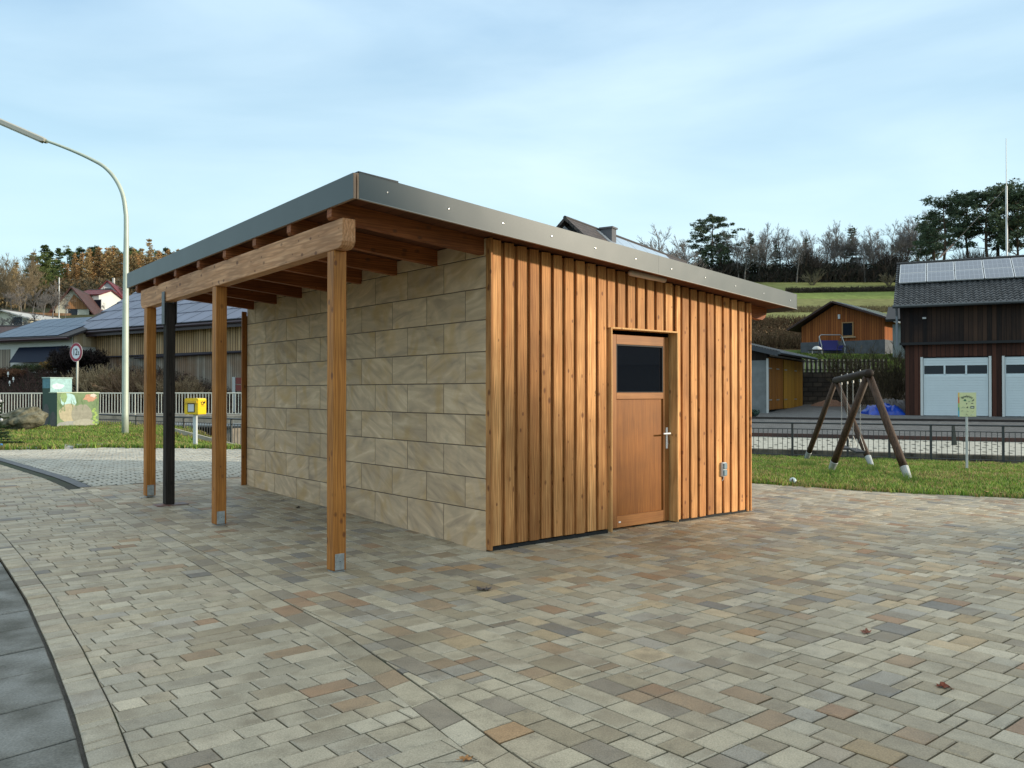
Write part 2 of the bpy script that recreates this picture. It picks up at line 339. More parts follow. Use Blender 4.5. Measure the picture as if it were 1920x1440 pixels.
# ================================================================ GROUND
def ground():
    ds = [-60, -40, -25, -12, -6, -2]
    d = 0.
    while d < 18: ds.append(d); d += .6
    while d < 48: ds.append(d); d += .22
    while d < 420: ds.append(d); d *= 1.025
    us = np.linspace(-1.25, 1.25, 210)
    V = []; cols = []
    nr = len(ds); nc = len(us)
    for d in ds:
        for u in us:
            a = u * (max(d, 6) + 14); dd = max(d, .5)
            z = H(a, dd) if d > 0 else 0.
            pe = plaza_edge(a)
            if d < pe + .1: z -= .075
            V.append((a, d, z))
    F = []; M = []; CO = []
    nr_ = random.Random(3)
    for i in range(nr - 1):
        for j in range(nc - 1):
            F.append((i * nc + j, i * nc + j + 1, (i + 1) * nc + j + 1, (i + 1) * nc + j))
            a, d, z = V[i * nc + j]; fl = fenceline(a); e = d - fl; u = a / max(d, 1)
            if d < fl + .35: m, c = 0, (.09, .12, .03)
            elif e < 2.4 or (u < -.2 and d < 39.6): m, c = 1, (.045, .04, .032)
            elif u < -.15:
                if d < 40: m, c = 1, (.12, .115, .11)
                elif d < 52: m, c = 1, (.055, .04, .032)
                else: m, c = 0, ((.075, .075, .035) if d < 110 else (.06, .045, .025))
            else:
                if e < 9.8 or d < 34: m, c = 1, (.13, .13, .125)
                elif d < 45: m, c = 1, (.12, .12, .12)
                elif d < 62: m, c = 0, (.11, .17, .04)
                elif d < 79: m, c = 0, (.13, .085, .045) if u < .45 else (.12, .1, .05)
                elif d < 93: m, c = 0, (.24, .245, .09)
                elif d < 97: m, c = 0, (.14, .115, .055)
                elif d < 107: m, c = 0, (.22, .22, .085)
                elif d < 120: m, c = 0, (.20, .25, .07)
                elif d < 134: m, c = 0, (.21, .225, .08)
                else: m, c = 0, (.075, .055, .03)
            k = .9 + .2 * nr_.random(); M.append(m); CO.append((c[0] * k, c[1] * k, c[2] * k, 1))
    me = bpy.data.meshes.new('ground'); me.from_pydata(V, [], F)
    me.materials.append(mat('soil_grass', (1, 1, 1), .95, attr=True, var=.35, scale=1.2, bump=.5, spec=.1))
    me.materials.append(mat('hard_ground', (1, 1, 1), .9, attr=True, var=.25, scale=2.5, bump=.3, spec=.2))
    me.polygons.foreach_set('material_index', M)
    ca = me.attributes.new('col', 'FLOAT_COLOR', 'FACE'); ca.data.foreach_set('color', np.array(CO, np.float32).ravel())
    me.polygons.foreach_set('use_smooth', [True] * len(F))
    o = bpy.data.objects.new('ground', me); C.objects.link(o); struct(o)
    # outer land to the horizon
    m = MB(); m.poly([(-2500, -2500, -1.6), (2500, -2500, -1.6), (2500, 2500, -1.6), (-2500, 2500, -1.6)])
    struct(m.build('outer_land', mat('far_soil', (.09, .1, .05), .95, var=.3, scale=.02), uv=False))
ground()

# ---------------------------------------------------------------- paving, stone by stone (shed frame)
def xA(y): return float(np.interp(y, [-8, -3.6, -2.75, -1.56, 0, 2, 5.3, 7, 12, 22], [-3.3, -2.80, -2.66, -2.49, -2.385, -2.30, -2.19, -2.16, -2.30, -2.8]))
def xR(y): return float(np.interp(y, [-8, -2.6, -1.95, -.85, .49, 1.9, 3.3, 7, 22], [-4.65, -4.02, -3.93, -3.81, -3.69, -3.62, -3.57, -3.6, -4.4]))
BANDW = .16
def clip(poly, g):
    out = []; n = len(poly); v = [g(*p) for p in poly]
    for i in range(n):
        a, b, va, vb = poly[i], poly[(i + 1) % n], v[i], v[(i + 1) % n]
        if va >= 0: out.append(a)
        if (va >= 0) != (vb >= 0):
            t = va / (va - vb); out.append((a[0] + (b[0] - a[0]) * t, a[1] + (b[1] - a[1]) * t))
    return out
def area(p): return .5 * abs(sum(p[i][0] * p[(i + 1) % len(p)][1] - p[(i + 1) % len(p)][0] * p[i][1] for i in range(len(p))))
def inset(p, k):
    n = len(p); 
    s_ = sum(p[i][0] * p[(i + 1) % n][1] - p[(i + 1) % n][0] * p[i][1] for i in range(n))
    if s_ < 0: p = p[::-1]
    out = []
    for i in range(n):
        a, b, c = p[i - 1], p[i], p[(i + 1) % n]
        e1 = (b[0] - a[0], b[1] - a[1]); e2 = (c[0] - b[0], c[1] - b[1]); l1 = math.hypot(*e1) or 1e-9; l2 = math.hypot(*e2) or 1e-9
        n1 = (-e1[1] / l1, e1[0] / l1); n2 = (-e2[1] / l2, e2[0] / l2)
        bx, by = n1[0] + n2[0], n1[1] + n2[1]; q = 1 + n1[0] * n2[0] + n1[1] * n2[1]
        if q < .15: q = .15
        out.append((b[0] + bx * k / q, b[1] + by * k / q))
    return out
TONES = [((.45, .41, .30), 38), ((.40, .355, .255), 20), ((.35, .305, .21), 14), ((.37, .28, .18), 9), ((.35, .24, .15), 3), ((.29, .26, .20), 10), ((.24, .23, .20), 3), ((.36, .34, .28), 8), ((.51, .47, .355), 10)]
def tone(warm=0., grey=0.):
    t = rnd.uniform(0, sum(w_ for _, w_ in TONES)); 
    for c, w_ in TONES:
        t -= w_
        if t <= 0: break
    base = (.44, .415, .32)
    if rnd.random() < grey: c = tuple(base[i] * .7 + c[i] * .3 for i in range(3))
    if warm and rnd.random() < warm: c = (c[0] * 1.04, c[1] * .93, c[2] * .80)
    k = rnd.uniform(.90, 1.08); return (c[0] * k * 1.04, c[1] * k * .975, c[2] * k * .945)
class Pave:
    def __init__(s): s.v = []; s.f = []; s.c = []
    def stone(s, poly, col, joint=.0045, bev=.006, jz=.0018, depth=.03):
        if len(poly) < 3 or area(poly) < .0003: return
        if area(poly) < .006: bev *= .35; joint *= .6
        a = inset(poly, joint / 2); b = inset(a, bev)
        if area(b) < .0001: return
        n = len(a); o = len(s.v); dz = rnd.uniform(-jz, jz); tx, ty = rnd.uniform(-.006, .006), rnd.uniform(-.006, .006)
        cx = sum(p[0] for p in a) / n; cy = sum(p[1] for p in a) / n
        for (p, zz) in [(q, dz) for q in b] + [(q, dz - bev * .7) for q in a] + [(q, dz - depth) for q in a]:
            P_ = S(p[0], p[1]); s.v.append((P_.x, P_.y, zz + gz(p[1]) + tx * (p[0] - cx) + ty * (p[1] - cy)))
        s.f.append(list(range(o, o + n))); s.c.append((*col, rnd.random()))
        for r_ in (0, 1):
            for i in range(n):
                j = (i + 1) % n; s.f.append([o + r_ * n + i, o + (r_ + 1) * n + i, o + (r_ + 1) * n + j, o + r_ * n + j]); s.c.append((*[x * (1. if r_ == 0 else .8) for x in col], .5))
    def build(s, name, m):
        me = bpy.data.meshes.new(name); me.from_pydata(s.v, [], s.f); me.materials.append(m)
        ca = me.attributes.new('col', 'FLOAT_COLOR', 'FACE'); ca.data.foreach_set('color', np.array(s.c, np.float32).ravel())
        o = bpy.data.objects.new(name, me); C.objects.link(o); return struct(o)
def inplaza(x, y):
    p = S(x, y); return plaza_edge(p.x) - p.y
def visible(x, y, mg=.06):
    p = S(x, y); d = p.y
    if d < 1.6: return False
    return abs(p.x) < (.66 + mg) * d + 2.2
def shedin(x, y): return 0.12 < x < 4.0 and .12 < y < 5.5
def pavemat():
    m = bpy.data.materials.new('paver_stone'); m.use_nodes = True; N, K, b = NT(m)
    a = N.new('ShaderNodeAttribute'); a.attribute_name = 'col'; co = N.new('ShaderNodeTexCoord')
    off = N.new('ShaderNodeVectorMath'); off.operation = 'MULTIPLY_ADD'; cb = N.new('ShaderNodeCombineXYZ')
    K(a.outputs['Alpha'], cb.inputs[2]); K(cb.outputs[0], off.inputs[0]); off.inputs[1].default_value = (0, 0, 60); K(co.outputs['Object'], off.inputs[2])
    n1 = N.new('ShaderNodeTexNoise'); n1.inputs['Scale'].default_value = 7; n1.inputs['Detail'].default_value = 5; n1.inputs['Roughness'].default_value = .65; K(off.outputs[0], n1.inputs['Vector'])
    n2 = N.new('ShaderNodeTexNoise'); n2.inputs['Scale'].default_value = 140; n2.inputs['Detail'].default_value = 3; K(co.outputs['Object'], n2.inputs['Vector'])
    n3 = N.new('ShaderNodeTexNoise'); n3.inputs['Scale'].default_value = 3.2; n3.inputs['Detail'].default_value = 4; K(off.outputs[0], n3.inputs['Vector'])
    n4 = N.new('ShaderNodeTexNoise'); n4.inputs['Scale'].default_value = .45; n4.inputs['Detail'].default_value = 5; K(co.outputs['Object'], n4.inputs['Vector'])
    col = mixc(N, K, 1., a.outputs['Color'], ramp(N, K, n1.outputs[0], [(.3, .80), (.5, 1.), (.72, 1.1)]), 'MULTIPLY')
    col = mixc(N, K, ramp(N, K, n3.outputs[0], [(.50, 0.), (.66, .55)]), col, (.25, .20, .135))
    col = mixc(N, K, 1., col, ramp(N, K, n2.outputs[0], [(.3, .74), (.7, 1.18)]), 'MULTIPLY')
    col = mixc(N, K, 1., col, ramp(N, K, n4.outputs[0], [(.35, .80), (.65, 1.07)]), 'MULTIPLY')
    n5 = N.new('ShaderNodeTexNoise'); n5.inputs['Scale'].default_value = 5.5; n5.inputs['Detail'].default_value = 8; n5.inputs['Roughness'].default_value = .7; K(co.outputs['Object'], n5.inputs['Vector'])
    col = mixc(N, K, ramp(N, K, n5.outputs[0], [(.60, 0.), (.70, .55)]), col, (.13, .12, .095))
    K(col, b.inputs['Base Color'])
    K(ramp(N, K, n4.outputs[0], [(.3, .45), (.7, .75)]), b.inputs['Roughness']); b.inputs['Specular IOR Level'].default_value = .35
    bu = N.new('ShaderNodeBump'); bu.inputs['Strength'].default_value = .35; bu.inputs['Distance'].default_value = .003; K(n2.outputs[0], bu.inputs['Height']); K(bu.outputs[0], b.inputs['Normal'])
    return m
PM = pavemat()
def wildfield():
    P = Pave(); u = .073
    gx = lambda x, y: x - (xA(y) + BANDW)
    g2 = lambda x, y: 6.60 - y
    X0, X1, Y0, Y1 = -47, 220, -144, 92
    used = np.zeros((X1 - X0, Y1 - Y0), bool)
    sizes = [(2, 3)] * 5 + [(2, 2)] * 5 + [(3, 2)] * 2 + [(2, 4), (3, 3), (3, 1), (2, 1)]
    for j in range(Y1 - Y0):
        for i in range(X1 - X0):
            if used[i, j]: continue
            x, y = (i + X0) * u, (j + Y0) * u
            # behind the shed the field goes on
            sz = rnd.sample(sizes, len(sizes)) + [(2, 1), (1, 3), (1, 2), (1, 1)]; run = 0
            while run < 6 and i + run < X1 - X0 and not used[i + run, j]: run += 1
            for w_, h_ in sz:
                if run - w_ == 1 and (w_, h_) != (1, 1) and run > 2: continue
                if i + w_ <= X1 - X0 and j + h_ <= Y1 - Y0 and not used[i:i + w_, j:j + h_].any(): break
            used[i:i + w_, j:j + h_] = True
            if not visible(x, y) or shedin(x + .1, y + .1): continue
            x1, y1 = x + w_ * u, y + h_ * u; p = [(x, y), (x1, y), (x1, y1), (x, y1)]
            if gx(x, y) < .4: p = clip(p, gx)
            if y1 > 6.5 and len(p) > 2: p = clip(p, g2)
            if len(p) > 2 and inplaza(x, y) < .8: p = clip(p, inplaza)
            if len(p) > 2:
                warm = .75 * math.exp(-((x - 2.0) ** 2 / 5 + (y + 1.5) ** 2 / 4))
                P.stone(p, tone(warm, .12), joint=.0075 if rnd.random() > .1 else .012)
    P.build('paving', PM)
wildfield()
def rowfield():
    P = Pave(); y = -8.; r_ = 0
    gl = lambda x, y: x - (xR(y) + BANDW); gr = lambda x, y: xA(y) - x
    while y < 21:
        hh = .136; x = -5.2 - rnd.uniform(0, .3)
        lens = [.136, .20, .20, .27, .34]
        while x < -1.6:
            l_ = rnd.choice(lens); x1 = x + l_
            if visible(x, y):
                p = [(x, y), (x1, y), (x1, y + hh), (x, y + hh)]
                p = clip(p, gl); p = clip(p, gr) if len(p) > 2 else p
                if len(p) > 2 and inplaza(x, y) < 1: p = clip(p, inplaza)
                if len(p) > 2: P.stone(p, tone(0, .55), joint=.0072)
            x = x1
        y += hh; r_ += 1
    P.build('paving', PM)
rowfield()
def bands():
    P = Pave(); y = -8.
    while y < 20:          # header course between the two fields
        l_ = rnd.choice([.2, .2, .25, .3]); y1 = y + l_
        xa0, xa1 = xA(y), xA(y1)
        if visible(xa0, y) and y1 < 6.6: P.stone([(xa0, y), (xa0 + BANDW, y + .03), (xa1 + BANDW, y1 + .03), (xa1, y1)], tone(0, .5), joint=.006)
        y = y1
    y = -8.
    while y < 9:           # kerb course along the road
        l_ = rnd.choice([.08, .12, .16, .16, .2]); y1 = y + l_; a0, a1 = xR(y), xR(y1)
        if visible(a0, y): P.stone([(a0, y), (a0 + BANDW, y + .015), (a1 + BANDW, y1 + .015), (a1, y1)], tone(0, .8), joint=.006)
        y = y1
    P.build('paving_band', PM)
    # far field: light grass pavers with wide joints
    P = Pave(); gx = lambda x, y: x - (xA(y) + BANDW + .02 + .14); g2 = lambda x, y: y - 6.66
    for i in range(-30, 60):
        for j in range(0, 90):
            x, y = i * .2, 6.5 + j * .125 ; x += .1 * (j % 2)
            if y > 19 or not visible(x, y): continue
            p = clip([(x, y), (x + .2, y), (x + .2, y + .125), (x, y + .125)], gx)
            if len(p) > 2: p = clip(p, g2)
            if len(p) > 2: p = clip(p, inplaza)
            k = rnd.uniform(.9, 1.06)
            if len(p) > 2: P.stone(p, (.47 * k, .455 * k, .39 * k), joint=.028, bev=.01, jz=.003)
    P.build('grid_paving', PM)
bands()
def bedding():
    # joint sand just below the stones, the drain strip and the old road slabs
    m = MB()
    for j in range(-16, 44):
        y = j * .5
        for i in range(-10, 34):
            x = i * .5; q = [(x, y), (x + .5, y), (x + .5, y + .5), (x, y + .5)]
            if x < -4.6: continue
            q = clip(q, inplaza)
            if len(q) > 2: q = clip(q, lambda a, b: a - xR(b) - .002)
            if len(q) < 3: continue
            m.poly([S(a, b, gz(b) - .0105) for a, b in q])
    struct(m.build('joint_sand', mat('joint_sand', (.04, .036, .028), .95, c2=(.03, .045, .015), scale=2), uv=False))
    m = MB(); ys = np.arange(6.64, 19, .5)
    for y0, y1 in zip(ys[:-1], ys[1:]):
        m.poly([S(xA(y0) + BANDW, y0, gz(y0) + .0), S(xA(y0) + BANDW + .15, y0, gz(y0) + .0), S(xA(y1) + BANDW + .15, y1, gz(y1) + .0), S(xA(y1) + BANDW, y1, gz(y1) + .0)])
    struct(m.build('drain_strip', mat('drain_tar', (.15, .155, .165), .8, var=.3, scale=14, bump=.4), uv=False))
    P = Pave(); P2 = []
    y = -8.
    while y < 8:           # worn concrete slabs of the road edge
        y1 = y + rnd.uniform(.42, .56); sk = .12
        for k, (xa, xb) in enumerate(((-1.0, -.012), (-2.1, -1.0))):
            if visible(xR(y) + xb - .3, y, .3):
                P.stone([(xR(y) + xa, y - sk + .04 * k), (xR(y) + xb, y), (xR(y1) + xb, y1), (xR(y1) + xa, y1 - sk + .04 * k)], (.20, .20, .20), joint=.012, bev=.006, jz=.004)
        y = y1
    m = bpy.data.materials.new('worn_concrete'); m.use_nodes = True; N, K, b = NT(m)
    co = N.new('ShaderNodeTexCoord'); n1 = N.new('ShaderNodeTexNoise'); n1.inputs['Scale'].default_value = 2.6; n1.inputs['Detail'].default_value = 7; K(co.outputs['Object'], n1.inputs['Vector'])
    n2 = N.new('ShaderNodeTexNoise'); n2.inputs['Scale'].default_value = 90; n2.inputs['Detail'].default_value = 4; K(co.outputs['Object'], n2.inputs['Vector'])
    vo = N.new('ShaderNodeTexVoronoi'); vo.inputs['Scale'].default_value = 110; K(co.outputs['Object'], vo.inputs['Vector'])
    col = mixc(N, K, ramp(N, K, n1.outputs[0], [(.38, 0.), (.62, 1.)]), (.10, .098, .082), (.20, .195, .172))
    col = mixc(N, K, 1., col, ramp(N, K, n2.outputs[0], [(.3, .7), (.7, 1.25)]), 'MULTIPLY')
    K(col, b.inputs['Base Color']); K(ramp(N, K, n1.outputs[0], [(.4, .85), (.6, .55)]), b.inputs['Roughness'])
    bu = N.new('ShaderNodeBump'); bu.inputs['Strength'].default_value = .5; bu.inputs['Distance'].default_value = .006; K(n2.outputs[0], bu.inputs['Height']); K(bu.outputs[0], b.inputs['Normal'])
    o = P.build('road_slabs', m)
    m = MB(); m.poly([S(-9, -9, -.022), S(-3.55, -9, -.022), S(-3.2, 9, -.018), S(-9, 9, -.018)])
    struct(m.build('road', mat('road_tar', (.085, .08, .07), .9, var=.4, scale=12, bump=.5), uv=False))
bedding()
# ================================================================ SHED
M_LARCH = wood('larch_boards', (.80, .41, .155), (.49, .20, .06), knot=(.13, .04, .018), kthr=.45, kb=(.07, .24))
M_GLAZE = wood('glazed_timber', (.56, .235, .055), (.38, .14, .03), knot=(.12, .04, .018), rough=.5, axis='Z')
M_BEAM = wood('beam_timber', (.66, .36, .19), (.46, .21, .09), knot=(.13, .05, .025), rough=.6, axis='Y', kthr=.4, kb=(.08, .24))
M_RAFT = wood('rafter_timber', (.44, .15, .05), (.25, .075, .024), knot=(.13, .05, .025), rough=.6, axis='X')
M_ZINC = mat('galvanised_steel', (.50, .53, .54), .42, .75, var=.35, scale=30)
M_BLACK = mat('black_rubber', (.015, .015, .016), .7)
M_FASC = bpy.data.materials.new('coated_sheet_metal'); M_FASC.use_nodes = True
N, K, b = NT(M_FASC); b.inputs['Base Color'].default_value = (.115, .135, .138, 1); b.inputs['Metallic'].default_value = 0.; b.inputs['Roughness'].default_value = .38; b.inputs['Specular IOR Level'].default_value = .16
co = N.new('ShaderNodeTexCoord'); nn_ = N.new('ShaderNodeTexNoise'); nn_.inputs['Scale'].default_value = 1.3; nn_.inputs['Detail'].default_value = 2; K(co.outputs['Object'], nn_.inputs['Vector'])
bu = N.new('ShaderNodeBump'); bu.inputs['Strength'].default_value = .35; bu.inputs['Distance'].default_value = .03; K(nn_.outputs[0], bu.inputs['Height']); K(bu.outputs[0], b.inputs['Normal'])
def stonemat():
    m = bpy.data.materials.new('sandstone_tile'); m.use_nodes = True; N, K, b = NT(m); b.inputs['Roughness'].default_value = .75; b.inputs['Specular IOR Level'].default_value = .3
    a = N.new('ShaderNodeAttribute'); a.attribute_name = 'col'; co = N.new('ShaderNodeTexCoord'); sp = N.new('ShaderNodeSeparateColor'); K(a.outputs['Color'], sp.inputs[0])
    s = math_(N, K, 'MULTIPLY', sp.outputs[0], 50.)
    cb = N.new('ShaderNodeCombineXYZ'); K(s, cb.inputs[0]); K(s, cb.inputs[1]); K(s, cb.inputs[2])
    ad = N.new('ShaderNodeVectorMath'); ad.operation = 'ADD'; K(co.outputs['Object'], ad.inputs[0]); K(cb.outputs[0], ad.inputs[1])
    rot = N.new('ShaderNodeVectorRotate'); rot.rotation_type = 'X_AXIS'; K(co.outputs['Object'], rot.inputs['Vector']); K(math_(N, K, 'MULTIPLY', math_(N, K, 'SUBTRACT', sp.outputs[1], .62), 1.0), rot.inputs['Angle'])
    ad2 = N.new('ShaderNodeVectorMath'); ad2.operation = 'ADD'; K(rot.outputs[0], ad2.inputs[0]); K(cb.outputs[0], ad2.inputs[1])
    m1 = N.new('ShaderNodeMapping'); m1.inputs['Scale'].default_value = (1, 2.0, 8.5); K(ad2.outputs[0], m1.inputs[0])
    n1 = N.new('ShaderNodeTexNoise'); n1.inputs['Scale'].default_value = 1.15; n1.inputs['Detail'].default_value = 6; n1.inputs['Distortion'].default_value = .9; K(m1.outputs[0], n1.inputs['Vector'])
    n2 = N.new('ShaderNodeTexNoise'); n2.inputs['Scale'].default_value = 2.2; n2.inputs['Detail'].default_value = 3; n2.inputs['Distortion'].default_value = 1.2; K(ad2.outputs[0], n2.inputs['Vector'])
    n3 = N.new('ShaderNodeTexNoise'); n3.inputs['Scale'].default_value = 180; n3.inputs['Detail'].default_value = 2; K(co.outputs['Object'], n3.inputs['Vector'])
    col = ramp(N, K, n1.outputs[0], [(.28, (.43, .34, .25)), (.43, (.56, .44, .31)), (.56, (.65, .515, .355)), (.72, (.78, .64, .46))])
    col = mixc(N, K, ramp(N, K, n2.outputs[0], [(.50, 0.), (.70, .55)]), col, (.56, .37, .15))
    col = mixc(N, K, ramp(N, K, n2.outputs[0], [(.26, .35), (.40, 0.)]), col, (.37, .32, .25))
    col = mixc(N, K, 1., col, (1.02, .92, .84), 'MULTIPLY')
    tn = math_(N, K, 'MULTIPLY_ADD', sp.outputs[2], .2); tn.node.inputs[2].default_value = .88
    cc = N.new('ShaderNodeCombineColor'); [K(tn, cc.inputs[i]) for i in range(3)]
    col = mixc(N, K, 1., col, cc.outputs[0], 'MULTIPLY'); col = mixc(N, K, 1., col, ramp(N, K, n3.outputs[0], [(.3, .93), (.7, 1.05)]), 'MULTIPLY')
    K(col, b.inputs['Base Color'])
    bu = N.new('ShaderNodeBump'); bu.inputs['Strength'].default_value = .3; bu.inputs['Distance'].default_value = .004; K(n1.outputs[0], bu.inputs['Height']); K(bu.outputs[0], b.inputs['Normal'])
    return m
SX0, SX1, SY1 = -1.605, 4.72, 5.83
def zs(x, y): return 3.08 - .081 * (x + 1.6) - .021 * y       # underside of the roof boards
def shed():
    sh = thing('timber_shed', 'new larch clad shed with a sandstone tiled side and a porch on square posts', 'shed', (*SO, 0), PSI)
    r = random.Random(11)
    # --- stone side
    m = MB(); Wd = .667; hs = [0.0] + [.375 + .3 * k for k in range(9)]
    hs[0] = -.02
    for k, z0 in enumerate(hs):
        z1 = hs[k + 1] if k + 1 < len(hs) else 3.0
        off = .03 if k % 2 == 0 else .335
        ys = [0.0] + [y for y in (off + Wd * i for i in range(0, 10)) if .06 < y < 5.6] + [5.66]
        for y0, y1 in zip(ys[:-1], ys[1:]):
            p = [(y0, z0), (y1, z0), (y1, z1), (y0, z1)]
            p = clip(p, lambda y, z: zs(0, y) - .004 - z)
            if len(p) < 3: continue
            a_ = inset(p, .0045); b_ = inset(a_, .004); n = len(a_)
            x = r.uniform(0, .0012)
            vs_ = [(-.0 - x, q[0], q[1]) for q in b_] + [(.0025, q[0], q[1]) for q in a_] + [(.012, q[0], q[1]) for q in a_]
            c = (r.random(), r.random(), r.random())
            m.add(vs_, [list(range(n))] + [(i, n + i, n + (i + 1) % n, (i + 1) % n) for i in range(n)] + [(n + i, 2 * n + i, 2 * n + (i + 1) % n, n + (i + 1) % n) for i in range(n)], c)
    sw = m.build('stone_wall', stonemat(), sh, recalc=True)
    m = MB(); m.prism([(.0, -.02), (5.66, -.02), (5.66, zs(0, 5.66) - .01), (0, zs(0, 0) - .01)], lambda u, v, t: (t, u, v), .0035, .12)
    m.build('grout', mat('grout', (.16, .12, .08), .9, var=.3, scale=20), sw)
    # --- wooden front
    m = MB(); yb = -.040; yr = -.005
    def board(x0, x1, z0, z1=None, y=yb, t=.024, bev=.003):
        zt = (zs((x0 + x1) / 2, 0) - .012 if z1 is None else z1)
        m.box(x0, x1, y, y + t, z0 + r.uniform(-.004, .004), zt, (r.random(), r.random(), 0), bev=bev)
    for k in range(10): board(.034 + .1585 * k + r.uniform(-.003, .003), .034 + .1585 * k + .116 + r.uniform(-.003, .003), .045)
    for k in range(7): board(1.60 + .1575 * k, 1.60 + .1575 * k + .114, 2.175)
    board(2.73, 2.800, .035)
    for k in range(8): board(2.838 + .157 * k, 2.838 + .157 * k + .113 + r.uniform(-.003, .003), .03)
    board(4.098, 4.14, .01)
    for a_, c_ in ((.0, 1.64), (2.73, 4.13)):
        x = a_
        while x < c_ - .01:
            x1 = min(x + .158, c_); m.box(x, x1 - .002, yr, yr + .02, .04, zs(x1, 0) - .012, (r.random(), r.random() * .5, 0)); x = x1
    x = 1.64
    while x < 2.73: m.box(x, x + .156, yr, yr + .02, 2.18, zs(x + .16, 0) - .012, (r.random(), r.random() * .5, 0)); x += .158
    cl = m.build('wood_cladding', M_LARCH, sh)
    m = MB(); m.box(0.0, .024, -.068, -.001, .012, zs(0, 0) - .012, (.3, .2, 0), bev=.002); m.build('corner_board', M_LARCH, sh); m = MB()
    m.box(4.141, 4.163, -.06, .02, .01, zs(4.15, 0) - .012, (.7, .6, 0), bev=.002)
    m.build('corner_board', M_LARCH, sh)
    m = MB(); m.box(-.072, -.002, 5.665, 5.69, .12, zs(0, 5.7) - .17, (.5, .2, 0), bev=.002); m.box(-.03, 4.15, 5.69, 5.71, .12, 2.6, (.1, .1, 0))
    m.build('rear_cladding', M_GLAZE, sh)
    m = MB(); m.prism([(-.0, .0), (5.68, .13), (5.68, 2.45), (0, 2.5)], lambda u, v, t: (t, u, v), 4.10, 4.14, (.4, .4, 0)); m.build('end_wall', M_LARCH, sh)
    mbt = mat('bitumen_base', (.02, .02, .02), .9)
    for xa_, xb_ in ((.02, 1.62), (2.74, 4.13)): m = MB(); m.box(xa_, xb_, -.02, .05, -.05, .034); m.build('plinth', mbt, sh)
    # --- door opening
    m = MB(); zt = 2.165
    m.box(1.632, 1.648, -.062, .075, .012, zt + .016, (.2, .9, 0), bev=.0015); m.box(2.720, 2.736, -.062, .075, .012, zt + .016, (.8, .9, 0), bev=.0015)
    m.box(1.649, 2.719, -.064, .075, zt, zt + .018, (.5, .9, 0), bev=.0015)
    m.build('door_surround', wood('surround_larch', (.66, .38, .15), (.55, .28, .10)), sh)
    mp_ = wood('oak_foil', (.36, .135, .026), (.24, .08, .014), knots=False, rough=.5, grain=.5)
    mf = wood('oak_foil_frame', (.40, .175, .055), (.30, .12, .035), knots=False, rough=.5, grain=.5)
    dr = MB(); y0, y1 = .052, .11
    dr.box(1.650, 1.83, y0, y1, .02, 2.118, (.2, .5, 0), bev=.003); dr.box(2.61, 2.705, y0, y1, .02, 2.118, (.6, .5, 0), bev=.003)
    d = dr.build('door', mf, sh)
    mrl = wood('oak_foil_rail', (.43, .19, .06), (.33, .13, .04), knots=False, rough=.5, axis='X', grain=.5)
    for za, zb_, cc_ in ((2.014, 2.117, .9), (1.415, 1.486, .3), (.021, .145, .5)):
        q = MB(); q.box(1.831, 2.609, y0 + .001, y1, za, zb_, (cc_, .5, 0), bev=.003); q.build('door_rail', mrl, d)
    q = MB(); q.box(1.831, 2.609, y0 + .022, y1 - .01, .146, 1.414, (.1, .5, 0)); q.build('door_panel', mp_, d)
    g = mat('dark_glass', (.006, .008, .012), .03, spec=.35); q = MB(); q.box(1.832, 2.608, y0 + .020, y1 - .02, 1.487, 2.013); q.build('window_pane', g, d)
    q = MB(); q.box(1.832, 1.846, y0 + .004, y0 + .019, 1.487, 2.013); q.box(2.594, 2.608, y0 + .004, y0 + .019, 1.487, 2.013); q.box(1.847, 2.593, y0 + .004, y0 + .019, 1.999, 2.013); q.box(1.847, 2.593, y0 + .004, y0 + .019, 1.487, 1.495); q.build('window_seal', M_BLACK, d)
    q = MB(); q.box(2.645, 2.675, y0 - .010, y0, .845, 1.085, bev=.003)
    q.tube([(2.66, y0 - .012, 1.02), (2.66, y0 - .055, 1.02), (2.645, y0 - .06, 1.02), (2.54, y0 - .06, 1.02)], [.010, .010, .010, .009], 10)
    q.tube([(2.66, y0 - .016, .90), (2.66, y0 - .009, .90)], .011, 10)
    q.build('door_handle', mat('white_metal', (.85, .85, .82), .4, 0.), d)
    q = MB(); q.box(1.862, 1.895, y0 - .002, y0 + .0005, .072, .088); q.build('sticker', mat('white_sticker', (.8, .8, .8), .5), d)
    # --- wall lamp and socket
    m = MB(); z = 2.775
    m.tube([(1.86, -.105, z), (1.88, -.105, z - .001), (2.44, -.105, z - .03), (2.46, -.105, z - .031)], [.012, .034, .034, .012], 12)
    lm = m.build('wall_lamp', mat('lamp_diffuser', (.62, .50, .42), .35), sh, smooth=True)
    m = MB(); m.box(1.92, 2.4, -.10, -.042, z + .0, z + .02); m.box(1.98, 2.0, -.11, -.06, z + .0, z + .05); m.box(2.3, 2.32, -.11, -.06, z - .02, z + .04); m.build('lamp_bracket', mat('bracket_grey', (.25, .25, .25), .5), lm)
    m = MB(); m.box(3.545, 3.625, -.075, -.041, .475, .645, bev=.006); so_ = m.build('socket_box', mat('grey_plastic', (.55, .56, .56), .5), sh)
    m = MB(); m.box(3.552, 3.618, -.092, -.076, .565, .635, bev=.006); m.box(3.552, 3.618, -.092, -.076, .485, .555, bev=.006); m.build('socket_lid', mat('blue_grey_plastic', (.16, .24, .28), .4), so_)
    m = MB(); m.tube([(3.585, -.06, .474), (3.585, -.055, .44), (3.575, -.042, .42)], .006, 6); m.build('cable_stub', mat('pale_cable', (.5, .5, .5), .5), so_)
    # --- porch beam, posts
    m = MB(); ztop = lambda y: 2.914 - .0172 * y; zb = lambda y: 2.672 - .0172 * y
